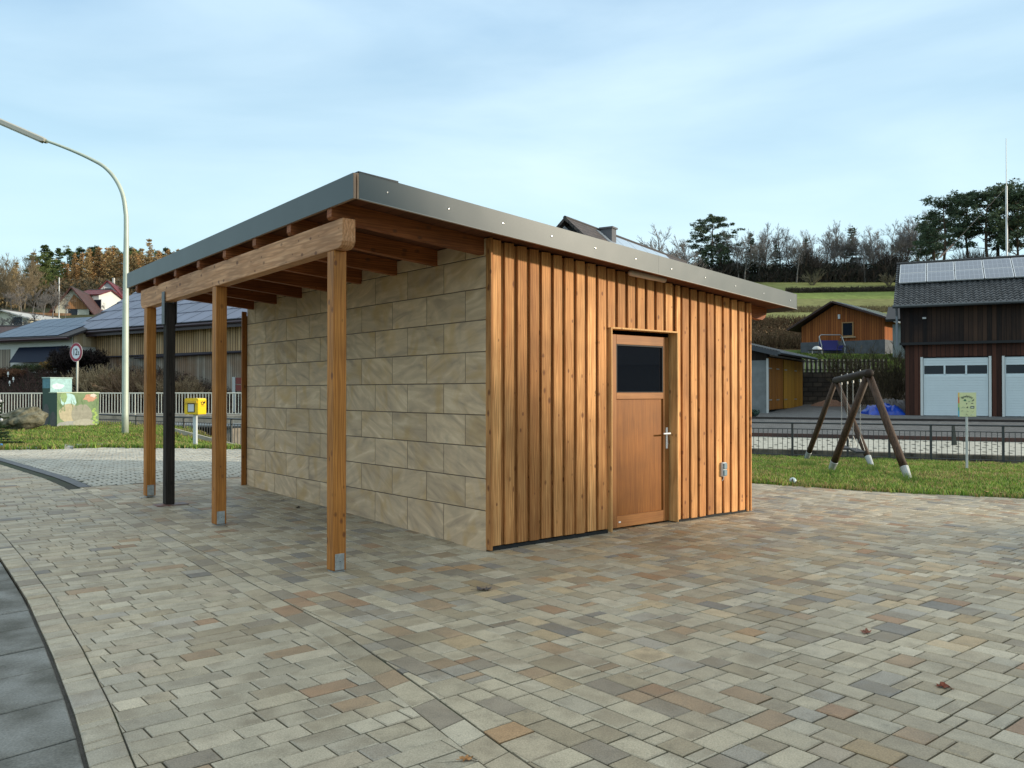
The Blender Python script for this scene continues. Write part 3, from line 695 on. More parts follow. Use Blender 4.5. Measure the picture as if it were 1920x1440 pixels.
    prof = [(-.095, ztop(0)), (-.095, zb(0) + .055), (-.075, zb(0) + .022), (-.025, zb(0)), (5.30, zb(5.3)), (5.345, zb(5.3) + .03), (5.37, zb(5.3) + .08), (5.37, ztop(5.37))]
    m.prism(prof, lambda u, v, t: (t, u, v), -1.56, -1.44, (.35, .6, 0)); bm_ = m.build('beam', M_BEAM, sh)
    mo = bm_.modifiers.new('bevel', 'BEVEL'); mo.width = .006; mo.segments = 2; mo.limit_method = 'ANGLE'; mo.angle_limit = R(40)
    for i, y in enumerate((.112, 2.745, 5.165)):
        m = MB(); g0 = (-.012, .053, .128)[i]; m.box(-1.56, -1.44, y - .06, y + .06, g0 + .025, zb(y) - .001, (.13 + .31 * i, .5, 0), bev=.007)
        p = m.build('post', M_GLAZE, sh)
        m = MB(); m.box(-1.545, -1.460, y - .064, y - .0605, g0 + .03, g0 + .165, bev=.001); m.tube([(-1.5, y - .064, g0 + .10), (-1.5, y - .0665, g0 + .10)], .006, 8)
        m.box(-1.55, -1.45, y - .05, y + .05, g0 + .012, g0 + .022); m.box(-1.62 if i else -1.54, -1.46, y - .02, y + .02, g0 - .002, g0 + .006)
        m.tube([(-1.5, y, g0 - .01), (-1.5, y, g0 + .012)], .012, 8); m.build('post_foot', M_ZINC, p)
        m = MB(); m.tube([(-1.5, y - .0662, g0 + .10), (-1.5, y - .0675, g0 + .10)], .0045, 8); m.build('foot_bolt', M_BLACK, p); m = MB(); m.box(-1.53, -1.47, y - .035, y + .035, g0 - .004, g0 + .011); m.build('foot_pad', M_BLACK, p)
    # --- rafters
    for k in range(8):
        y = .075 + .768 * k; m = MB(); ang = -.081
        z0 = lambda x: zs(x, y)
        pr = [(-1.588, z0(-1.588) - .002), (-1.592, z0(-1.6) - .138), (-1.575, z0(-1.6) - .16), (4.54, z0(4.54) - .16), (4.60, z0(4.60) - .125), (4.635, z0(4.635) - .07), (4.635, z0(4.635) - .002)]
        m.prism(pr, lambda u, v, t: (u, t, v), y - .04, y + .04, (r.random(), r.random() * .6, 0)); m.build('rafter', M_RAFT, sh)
    # --- roof boards and metal
    m = MB(); vs_ = [(x, y, zs(x, y) + t) for t in (0., .022) for x, y in ((SX0 + .03, -.32), (SX1 - .03, -.32), (SX1 - .03, SY1 - .03), (SX0 + .03, SY1 - .03))]
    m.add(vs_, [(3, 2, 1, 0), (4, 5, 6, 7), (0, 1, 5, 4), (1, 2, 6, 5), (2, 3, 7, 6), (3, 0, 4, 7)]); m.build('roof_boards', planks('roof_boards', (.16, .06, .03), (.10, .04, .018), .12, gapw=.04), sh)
    m = MB(); vs_ = [(x, y, zs(x, y) + t) for t in (.024, .11) for x, y in ((SX0 + .03, -.32), (SX1 - .03, -.32), (SX1 - .03, SY1 - .03), (SX0 + .03, SY1 - .03))]
    m.add(vs_, [(3, 2, 1, 0), (4, 5, 6, 7), (0, 1, 5, 4), (1, 2, 6, 5), (2, 3, 7, 6), (3, 0, 4, 7)]); m.build('roof_membrane', mat('roof_felt', (.05, .05, .05), .9), sh)
    top = lambda x: 3.237 - (x + 1.56) * .0805; bot = lambda x: 3.022 - (x + 1.56) * .0764
    def strip(x0, x1, name, mt, y0, y1, k0=0., k1=0.):
        m = MB(); m.prism([(x0, bot(x0) + k0), (x1, bot(x1) + k0), (x1, top(x1) - k1), (x0, top(x0) - k1)], lambda u, v, t: (u, t, v), y0, y1, (.5, .5, 0)); return m.build(name, mt, sh)
    f1 = strip(-1.552, 2.052, 'fascia', M_FASC, -.3505, -.348); f2 = strip(2.0535, SX1, 'fascia', M_FASC, -.3505, -.348)
    strip(-1.566, SX1 - .02, 'fascia_board', mat('fascia_wood_front', (.50, .33, .22), .7, var=.2), -.347, -.322, .001, .01)
    m = MB(); m.prism([(-1.56, top(-1.56) - .004), (-1.19, top(-1.19) - .004), (-1.19, top(-1.19) + .012), (-1.56, top(-1.56) + .004)], lambda u, v, t: (u, t, v), -.353, -.25); m.build('roof_corner_cap', mat('cap_metal', (.06, .065, .07), .5, .3), sh)
    sm = mat('screw_steel', (.7, .7, .7), .25, .9)
    for px, py in ((726, 360), (841, 391), (943, 418), (1034, 443), (1116, 465), (1192, 485), (1259, 504), (1322, 520), (1379, 536), (1432, 550), (1482, 563)):
        v = at(px, py, 1.) - Vector((0, 0, EYE)); o2 = toS(0, 0); t_ = toS(v.x, v.y); dx, dy = t_[0] - o2[0], t_[1] - o2[1]
        q_ = (-.352 - o2[1]) / dy; x = o2[0] + dx * q_; z = EYE + v.z * q_
        m = MB(); m.tube([(x, -.3508, z), (x, -.3545, z), (x, -.358, z)], [.0065, .0065, .004], 8); m.build('screw', sm, f1 if x < 2.05 else f2)
    # lip at the lower edge of the metal
    m = MB(); m.prism([(-1.55, bot(-1.55) - .001), (SX1, bot(SX1) - .001), (SX1, bot(SX1) + .006), (-1.55, bot(-1.55) + .006)], lambda u, v, t: (u, t, v), -.3555, -.3507)
    m.build('fascia_lip', mat('lip_metal', (.26, .27, .26), .6, 0.), f1)
    ft = lambda y: 3.222 - .0206 * (y + .38); fb = lambda y: 3.021 - .0203 * (y + .38)
    def side(x0, x1, ya, yb_, name, mt, dz=0.0):
        m = MB(); m.prism([(ya, fb(ya) + dz), (yb_, fb(yb_) + dz), (yb_, ft(yb_) + dz), (ya, ft(ya) + dz)], lambda u, v, t: (t, u, v), x0, x1, (.5, .5, 0)); return m.build(name, mt, sh)
    side(SX0 - .0015, SX0 + .001, -.352, SY1, 'side_fascia', M_FASC); side(SX0 + .0015, SX0 + .027, -.347, SY1 - .01, 'side_fascia_board', mat('fascia_wood', (.42, .27, .18), .7, var=.2))
    side(SX1 - .0, SX1 + .0025, -.352, SY1, 'side_fascia', M_FASC, -.49)
    m = MB(); m.prism([(SX0, fb(SY1)), (SX1, fb(SY1) - .49), (SX1, ft(SY1) - .49), (SX0, ft(SY1))], lambda u, v, t: (u, t, v), SY1, SY1 + .003); m.build('rear_fascia', M_FASC, sh)
    return sh
SHED = shed()
def old_post():
    t = thing('dark_timber_post', 'dark weathered square post on a rusty steel plate under the porch beam', 'post', S(-1.5, 4.40, .10), PSI)
    m = MB(); m.box(-.055, .055, -.055, .055, .022, 2.485, (.3, .3, 0), bev=.006)
    m.build('post_shaft', wood('dark_old_wood', (.055, .045, .038), (.022, .017, .014), knot=(.012, .009, .008), rough=.8), t)
    m = MB(); m.box(-.165, .205, -.115, .10, .0, .020, bev=.002); m.build('base_plate', mat('rusty_steel', (.20, .17, .16), .55, .3, c2=(.20, .075, .05), scale=9), t)
    st = mat('strap_steel', (.16, .165, .17), .5, .5, var=.3, scale=12)
    for x in (-.078, .066):
        m = MB(); m.box(x, x + .010, -.05, .05, 2.22, 2.62, bev=.001); m.build('strap', st, t)
old_post()
# ================================================================ STREET FURNITURE, LEFT SIDE
def ax(px, d): return (px - 960) / FPX * d
def zz(py, d): return EYE + (HOR - py) / FPX * d
M_POLE = mat('pale_green_steel', (.50, .56, .48), .5, .2, var=.15, scale=3)
def street_lamp():
    d = 25.; a0 = ax(235, d); z0 = H(a0, d)
    t = thing('street_lamp', 'tall pale green street lamp with a curved arm and a long flat head', 'street lamp', (a0, d, z0))
    px = [(235, 812), (235, 600), (235.5, 430), (234, 395), (228, 362), (214, 334), (194, 312), (170, 298), (140, 284), (110, 272), (84, 262.5)]
    pts = [Vector((ax(x, d) - a0, 0, zz(y, d) - z0)) for x, y in px]; pts[0].z = 0
    rs = [.098, .088, .07, .066, .062, .058, .054, .05, .046, .042, .04]
    # smooth the path
    P2, R2 = [], []
    for i in range(len(pts) - 1):
        for k in range(4):
            tt = k / 4; p0, p1, p2, p3 = pts[max(i - 1, 0)], pts[i], pts[i + 1], pts[min(i + 2, len(pts) - 1)]
            P2.append(.5 * ((2 * p1) + (p2 - p0) * tt + (2 * p0 - 5 * p1 + 4 * p2 - p3) * tt ** 2 + (3 * p1 - p0 - 3 * p2 + p3) * tt ** 3)); R2.append(rs[i] + (rs[i + 1] - rs[i]) * tt)
    P2.append(pts[-1]); R2.append(rs[-1])
    m = MB(); m.tube(P2, R2, 12); m.build('lamp_pole', M_POLE, t, smooth=True)
    m = MB(); m.tube([(0, 0, -.05), (0, 0, .03)], .16, 14); m.build('lamp_footing', mat('footing_concrete', (.35, .34, .31), .9), t)
    e = pts[-1]; di = (pts[-1] - Vector((ax(0, d) - a0, 0, zz(226, d) - z0))).normalized(); L_ = 1.95
    up = Vector((-di.z, 0, di.x)) if di.x > 0 else Vector((di.z, 0, -di.x)); 
    if up.z < 0: up = -up
    m = MB(); pr = [(-.08, -.13), (.03, -.13), (.065, -.07), (.065, .07), (.03, .13), (-.08, .13)]
    f = lambda u, v, s_: e - di * s_ + up * (u * (1 if .06 < s_ < L_ - .05 else .6)) + Vector((0, 1, 0)) * v
    m.prism(pr, f, -.0, .07); m.prism(pr, f, .07, L_ - .06); m.prism(pr, f, L_ - .06, L_)
    h = m.build('lamp_head', mat('lamp_head_grey', (.42, .41, .36), .5, .2), t)
    m = MB(); f2 = lambda u, v, s_: e - di * s_ + up * u + Vector((0, 1, 0)) * v
    m.prism([(-.115, -.10), (-.081, -.115), (-.081, .115), (-.115, .10)], f2, .12, L_ - .12); m.build('lamp_lens', mat('lamp_lens', (.50, .48, .42), .25), h)
street_lamp()
M_GRSTEEL = mat('dark_fence_steel', (.055, .06, .062), .45, .4)
M_WHSTEEL = mat('cream_rail_paint', (.72, .70, .60), .55)
def picket(name, label, P0, P1, z0, z1, hgt, step, pr, mt, post_every, post_r, toprail, botgap, group=None, gap_top=.0, posts=None):
    """railing between two ground points; parts: posts, rail panels"""
    P0 = Vector(P0); P1 = Vector(P1); L_ = (P1 - P0).length; dr = (P1 - P0) / L_
    t = thing(name, label, 'fence' if 'fence' in name else 'railing', (P0.x, P0.y, z0), math.atan2(dr.y, dr.x), group)
    zf = lambda s_: (z1 - z0) * s_ / L_
    ps = posts or [i * post_every for i in range(int(L_ / post_every) + 1)]
    for s_ in ps:
        m = MB(); m.box(s_ - post_r, s_ + post_r, -post_r, post_r, zf(s_) - .25, zf(s_) + hgt, bev=.004); m.build('fence_post', mt, t)
    for s0, s1 in zip(ps[:-1], ps[1:]):
        m = MB(); n = max(2, int((s1 - s0) / step))
        for i in range(1, n):
            s_ = s0 + (s1 - s0) * i / n; m.box(s_ - pr, s_ + pr, -pr, pr, zf(s_) + botgap, zf(s_) + hgt - gap_top)
        for zz_, rr in ((botgap, .014), (hgt - gap_top, .014)):
            m.tube([(s0, 0, zf(s0) + zz_), (s1, 0, zf(s1) + zz_)], rr, 6)
        m.build('bar_panel', mt, t)
    m = MB(); m.tube([(ps[0], 0, zf(ps[0]) + hgt + toprail * .8), (ps[-1], 0, zf(ps[-1]) + hgt + toprail * .8)], toprail, 8); m.build('top_rail', mt, t)
    return t
# dark stream fence: right part and left part (one line, hidden behind the shed)
fx = [23, 12.8, 6.95]
def fpt(a, d=None): return (a, fenceline(a) if d is None else d, 0)
g = 'dark steel fences along the stream'
def post_s(P0, P1, pxs):
    out = []; P0 = Vector(P0); P1 = Vector(P1); dr = (P1 - P0).normalized()
    for px in pxs:
        k = (px - 960) / FPX; s_ = (k * P0.y - P0.x) / (dr.x - k * dr.y); out.append(s_)
    return sorted(out)
A_, B_ = (6.0, 25.1, 0), (15.5, 21.05, 0)
picket('stream_fence', 'dark steel bar fence along the stream behind the swing and the picture sign', A_, B_, -.41, -.41, .99, .128, .0075, M_GRSTEEL, 2, .03, .024, .10, None, gap_top=.15, posts=post_s(A_, B_, [1330, 1404, 1485.5, 1589, 1667, 1745, 1880.5, 1960]))
A_, B_ = (-19.5, 33.6, 0), (-9.3, 27.8, 0)
picket('stream_fence', 'dark steel bar fence behind the yellow letter box and the painted cabinets', A_, B_, -.33, -.41, .99, .128, .0075, M_GRSTEEL, 2, .03, .024, .10, None, gap_top=.15, posts=post_s(A_, B_, [60, 160, 256, 345, 434, 470]))
picket('bridge_railing', 'cream white steel railing with upright bars on the bridge behind the stream', (ax(-130, 39.5), 39.5, 0), (ax(453, 38), 38, 0), .47, .49, .93, .135, .014, M_WHSTEEL, 2.6, .022, .024, .02, None, posts=[i * (math.hypot(ax(453, 38) - ax(-130, 39.5), 1.5) / 6) for i in range(7)])
def bridge():
    t = thing('bridge_slab', 'low concrete bridge slab over the dark stream opening under the cream railing', 'bridge', (ax(300, 38), 37.6, 0))
    x0, x1 = ax(-200, 37.6) - t.location.x, ax(475, 37.6) - t.location.x
    m = MB(); m.box(x0, x1, 0, 1.9, .06, .44, bev=.01); m.build('deck', mat('weathered_concrete', (.34, .32, .27), .9, var=.45, scale=2.5, bump=.4), t)
    m = MB(); xa = ax(330, 37.6) - t.location.x; xb = ax(418, 37.6) - t.location.x
    m.box(x0, xa, .05, 1.5, -1.6, .055); m.box(xb, ax(432, 37.6) - t.location.x, .05, 1.5, -1.6, .055); m.build('abutment', mat('abutment_concrete', (.30, .285, .25), .9, var=.4, scale=2, bump=.4), t)
    m = MB(); m.tube([(xa - .3, -.12, .02), (x1, -.12, -.02)], .11, 10); m.build('water_pipe', mat('pipe_steel', (.25, .27, .28), .45, .4), t)
bridge()
def water():
    pts = []; m = MB()
    for a in np.linspace(-30, 40, 36): pts.append((a, fenceline(a)))
    for (a0, d0), (a1, d1) in zip(pts[:-1], pts[1:]): m.poly([(a0, d0 + .3, -1.42), (a1, d1 + .3, -1.42), (a1, d1 + 9, -1.42), (a0, d0 + 9, -1.42)])
    struct(m.build('stream_water', mat('stream_water', (.02, .025, .02), .12, spec=.5), uv=False))
water()
def kerbstone():
    t = MB(); a = [Vector((ax(322, 27), 27.1, .30)), Vector((ax(452, 27), 26.6, -.20))]
    t.prism([(-.06, -.5), (.06, -.5), (.06, .03), (-.06, .03)], lambda u, v, s_: a[0] + (a[1] - a[0]) * s_ + Vector((0, u, max(v, -.10))), 0., 1.)
    tag(t.build('wall_coping', mat('coping', (.42, .39, .32), .9, var=.2, scale=6)), 'pale concrete coping sloping down the grass edge behind the letter box', 'wall')
kerbstone()
def cabinets():
    def face(t, parent, w_, h_, big):
        r = random.Random(4 if big else 8); y = -.003
        def blob(cx, cz, rx, rz, col, y, n=18, jag=.12):
            pts = []
            for k in range(n):
                th = 2 * math.pi * k / n; q = 1 + r.uniform(-jag, jag); x = min(max(cx + rx * q * math.cos(th), .004), w_ - .004); z = min(max(cz + rz * q * math.sin(th), .03), h_ - .004); pts.append((x, y, z))
            mm.poly(pts[::-1], col)
        mm = MB()
        if big:
            mm.poly([(.004, -.002, .03), (w_ - .004, -.002, .03), (w_ - .004, -.002, h_ - .004), (.004, -.002, h_ - .004)], (.14, .23, .10))
            blob(.42, h_ * .80, .30, .27, (.42, .66, .66), -.0025); blob(.25, h_ * .9, .12, .2, (.22, .36, .14), -.003)
            blob(w_ * .77, h_ * .86, .24, .14, (.50, .26, .16), -.003, jag=.3); blob(w_ * .86, h_ * .93, .12, .07, (.62, .55, .48), -.0035, jag=.3)
            blob(w_ * .28, h_ * .44, .37, .32, (.42, .38, .25), -.0035, 22, .05); blob(w_ * .58, h_ * .40, .42, .36, (.27, .27, .21), -.004, 22, .06)
            blob(w_ * .3, h_ * .12, .50, .13, (.30, .32, .31), -.0045); blob(w_ * .64, h_ * .14, .42, .15, (.36, .36, .29), -.005, jag=.1)
            for k in range(9): blob(w_ * .91 + r.uniform(-.09, .06), h_ * (.1 + .055 * k), .055, .045, (.30, .46, .10), -.0055)
            for k in range(34):
                x = r.choice([r.uniform(.05, .35), r.uniform(.5, .8), r.uniform(.9, w_ - .05)]); z = h_ * r.uniform(.45, .7); dx = r.uniform(-.12, .12)
                mm.poly([(x, -.006, z), (x + .016, -.006, z), (min(max(x + dx, .01), w_ - .01), -.006, min(z + r.uniform(.2, .36), h_ - .01))], (.10, .22, .07))
        else:
            mm.poly([(.004, -.002, .03), (w_ - .004, -.002, .03), (w_ - .004, -.002, h_ - .004), (.004, -.002, h_ - .004)], (.33, .55, .56))
            blob(w_ * .5, h_ * .2, w_ * .6, h_ * .26, (.04, .10, .06), -.003); blob(w_ * .35, h_ * .84, .24, .1, (.60, .80, .78), -.0035)
            for k in range(16):
                x = r.uniform(.1, w_ - .05); z = h_ * r.uniform(.5, .66); mm.poly([(x, -.006, z), (x + .018, -.006, z), (x + r.uniform(-.05, .05), -.006, z + r.uniform(.15, .33))], (.10, .25, .14))
        mm.build('painting', mat('cabinet_paint', (1, 1, 1), .55, attr=True, var=.25, scale=9), parent, uv=False, recalc=False)
    rz = R(-27); d = 29.
    def cab(name, label, px, py0, py1, d, w_, dep, big):
        z0 = H(ax(px, d), d) - .02; h_ = zz(py1, d) - zz(py0, d)
        t = thing(name, label, 'cabinet', (ax(px, d), d, zz(py0, d) - .02), R(62), 'painted utility cabinets on the grass')
        b_ = MB(); b_.box(0, w_, 0, dep, 0, h_, bev=.008); body = b_.build('cabinet_body', mat('cabinet_green', (.035, .075, .055), .55), t)
        q = MB(); q.box(-.02, w_ + .02, -.02, dep + .02, h_, h_ + .035, bev=.006); q.build('cabinet_lid', mat('cabinet_lid', (.38, .50, .46) if not big else (.42, .50, .36), .5), t)
        face(t, body, w_, h_, big)
        # side painting
        mm = MB(); r = random.Random(2); k0 = .12; 
        pts = [(-.003, dep * (.5 + .42 * math.cos(th)), max(.04, h_ * (.27 + .22 * math.sin(th)))) for th in np.linspace(0, 2 * math.pi, 16)[:-1]]
        mm.poly(pts, (.10, .10, .10))
        if not big: mm.poly([(-.002, .01, h_ * .80), (-.002, dep - .01, h_ * .80), (-.002, dep - .01, h_ - .01), (-.002, .01, h_ - .01)], (.12, .28, .34))
        mm.build('side_painting', mat('cabinet_side_paint', (1, 1, 1), .55, attr=True, var=.3, scale=8), body, uv=False, recalc=False)
    cab('utility_cabinet', 'wide low utility cabinet painted with grey rocks and leaves beside the boulder', 107, 804, 736, 29., 1.60, .42, True)
    cab('utility_cabinet', 'tall narrow utility cabinet painted sky blue on top, behind the rock painted one', 94, 802, 708, 29.75, .83, .44, False)
cabinets()
def mailbox():
    d = 20.8; z0 = H(ax(367, d), d)
    t = thing('letter_box', 'yellow letter box with a black horn emblem on a grey post', 'letter box', (ax(366.5, d), d, z0), R(-15))
    yel = mat('letter_yellow', (.82, .55, .012), .4); zb = zz(777, d) - z0; zt = zz(747, d) - z0; h_ = zt - zb
    W_, D_ = .40, .33
    # slot face looks along -y of the box, horn face along +x
    m = MB(); m.box(-W_ / 2, W_ / 2, -D_ / 2, D_ / 2, zb, zt - .04, bev=.012); m.prism([(-W_ / 2, zt - .045), (W_ / 2, zt - .045), (W_ / 2 - .02, zt - .005), (W_ / 2 - .06, zt + .008), (-W_ / 2 + .06, zt + .008), (-W_ / 2 + .02, zt - .005)], lambda u, v, s_: (u, s_, v), -D_ / 2 + .002, D_ / 2 - .002)
    b_ = m.build('box_body', yel, t)
    m = MB(); m.prism([(-D_ / 2 - .035, zt - .115), (-D_ / 2 - .001, zt - .12), (-D_ / 2 - .001, zt - .05), (-D_ / 2 - .03, zt - .065)], lambda u, v, s_: (s_, u, v), -.17, .17); m.build('slot_hood', mat('hood_yellow', (.62, .38, .01), .4), b_)
    m = MB(); m.box(-.10, .10, -D_ / 2 - .008, -D_ / 2 - .001, zb + .055, zb + .275); m.build('notice_frame', M_BLACK, b_)
    m = MB(); m.box(-.082, .082, -D_ / 2 - .011, -D_ / 2 - .0085, zb + .073, zb + .257); nf = m.build('notice', mat('notice_white', (.62, .66, .68), .3), b_)
    # horn emblem, a ring with a flared bell and tassels
    bl = mat('emblem_black', (.03, .02, .01), .5); m = MB(); cx, cz = -.0, zt - .12; X = W_ / 2 + .003
    ring = [(X, cx + .042 * math.cos(th), cz + .038 * math.sin(th)) for th in np.linspace(.55, 2 * math.pi - .1, 22)]
    m.tube(ring, .0085, 6); m.poly([(X + .003, cx + .02, cz + .02), (X + .003, cx + .10, cz + .055), (X + .003, cx + .115, cz + .04), (X + .003, cx + .10, cz + .005), (X + .003, cx + .04, cz - .02)])
    m.poly([(X + .003, cx - .085, cz + .035), (X + .003, cx - .05, cz + .035), (X + .003, cx - .04, cz + .018), (X + .003, cx - .075, cz + .018)])
    m.poly([(X + .003, cx - .06, cz - .062), (X + .003, cx + .08, cz - .062), (X + .003, cx + .08, cz - .069), (X + .003, cx - .06, cz - .069)])
    m.build('horn_emblem', bl, b_, recalc=False)
    m = MB(); m.box(-.045, .045, -.035, .035, -.1, zb - .0, bev=.004); m.build('box_post', mat('grey_post', (.62, .66, .68), .4, .2), t)
mailbox()
def text_obj(s_, size, loc, rot, mt, parent, name='lettering', ext=.001, align='CENTER', offset=0.0, sx=1.0):
    cu = bpy.data.curves.new(name, 'FONT'); cu.body = s_; cu.size = size; cu.align_x = align; cu.align_y = 'CENTER'; cu.extrude = ext; cu.offset = offset
    ob = bpy.data.objects.new(name, cu); C.objects.link(ob)
    me = bpy.data.meshes.new_from_object(ob.evaluated_get(bpy.context.evaluated_depsgraph_get())); bpy.data.objects.remove(ob)
    o = bpy.data.objects.new(name, me); C.objects.link(o); me.materials.clear(); me.materials.append(mt)
    o.location = loc; o.rotation_euler = rot; o.scale = (sx, 1, 1); o.parent = parent; return o
def weight_sign():
    d = 30.6; a = ax(142.5, d); zc = zz(660.5, d); z0 = H(a, d)
    t = thing('road_sign', 'round red ringed weight limit sign reading 12t on a slightly leaning pole', 'road sign', (a, d, z0), R(-27.)); c = zc - z0
    def disc(r_, y, mt, name, par, n=40, th=.002):
        m = MB(); m.tube([(0, y, c), (0, y - th, c)], r_, n); return m.build(name, mt, par)
    b_ = disc(.345, 0, mat('sign_rim', (.75, .70, .70), .4), 'sign_plate', t, th=.006); disc(.335, -.0062, mat('sign_red', (.34, .012, .045), .4), 'red_ring', b_); disc(.235, -.0084, mat('sign_white', (.72, .74, .80), .4), 'white_field', b_)
    bl = mat('sign_black', (.015, .015, .03), .5)
    text_obj('12', .34, (-.045, -.0115, c), (R(90), 0, 0), bl, b_, offset=.008, sx=.80); text_obj('t', .24, (.145, -.0115, c - .02), (R(90), 0, 0), bl, b_, offset=.004)
    m = MB(); m.tube([(-.03, .04, -.1), (.02, .04, c - .3), (.03, .04, c + .25)], .038, 10); m.build('sign_pole', mat('pole_galv', (.55, .55, .50), .5, .3), t, smooth=True)
weight_sign()
def boulder():
    import bmesh
    d = 27.; bm = bmesh.new(); bmesh.ops.create_icosphere(bm, subdivisions=5, radius=1.)
    from mathutils import noise
    for v in bm.verts:
        p = v.co.copy(); n = noise.noise(p * 1.3) * .28 + noise.noise(p * 3.1 + Vector((3, 1, 2))) * .13 + noise.noise(p * 8) * .05 + noise.noise(p * 19) * .02
        p *= 1 + n; p.x *= .74; p.y *= .55; p.z *= .36; p.z += .13 * math.sin(p.x * 2.0 + .5)
        v.co = p
    me = bpy.data.meshes.new('boulder'); bm.to_mesh(me)
    m = mat('mossy_rock', (.21, .20, .14), .9, c2=(.045, .045, .025), scale=3.6, bump=1., detail=9); me.materials.append(m)
    me.polygons.foreach_set('use_smooth', [True] * len(me.polygons))
    o = bpy.data.objects.new('boulder', me); C.objects.link(o); o.location = (ax(44, d), d, zz(800, d) + .17); o.rotation_euler = (0, R(-4), 0)
    tag(o, 'large lichen covered boulder lying on the grass left of the painted cabinets', 'boulder')
boulder()
def slab():
    m = MB(); d = 19.0; z = H(ax(70, d), d) + .012
    pts = [(ax(30, 19.4), 18.55), (ax(108, 18.9), 18.75), (ax(112, 19.9), 20.0), (ax(60, 20), 20.1)]
    pts = [(-11.15, 18.95), (-10.05, 19.25), (-9.75, 20.35), (-10.75, 20.15)]
    m.add([(x, y, z - .04) for x, y in pts] + [(x, y, z + .03) for x, y in pts], [(3, 2, 1, 0), (4, 5, 6, 7), (0, 1, 5, 4), (1, 2, 6, 5), (2, 3, 7, 6), (3, 0, 4, 7)])
    tag(m.build('concrete_slab', mat('slab_concrete', (.40, .41, .40), .85, var=.2, scale=4, bump=.2)), 'flat grey concrete cover slab in the grass at the edge of the paving', 'cover slab')
slab()
def info_board():
    d = 36.2; z0 = .47
    t = thing('information_board', 'dark red two panel information board with a grey post behind the cream railing', 'notice board', (ax(449, d), 40.5, .5)); d = 40.5
    a = t.location.x
    m = MB(); m.box(ax(436, d) - a, ax(441.5, d) - a, -.05, .05, -.2, zz(707, d) - .5); m.build('board_post', mat('board_grey', (.40, .42, .42), .5, .2), t)
    for y0, y1 in ((708, 720), (721.7, 733)):
        m = MB(); m.box(ax(442, d) - a, ax(472, d) - a, -.03, .03, zz(y1, d) - .5, zz(y0, d) - .5); m.build('board_panel', mat('board_red', (.17, .03, .025), .5), t)
    m = MB(); m.box(ax(470, d) - a, ax(474, d) - a, -.05, .05, -.2, zz(707, d) - .5); m.build('board_post', mat('board_grey', (.40, .42, .42), .5, .2), t)
info_board()
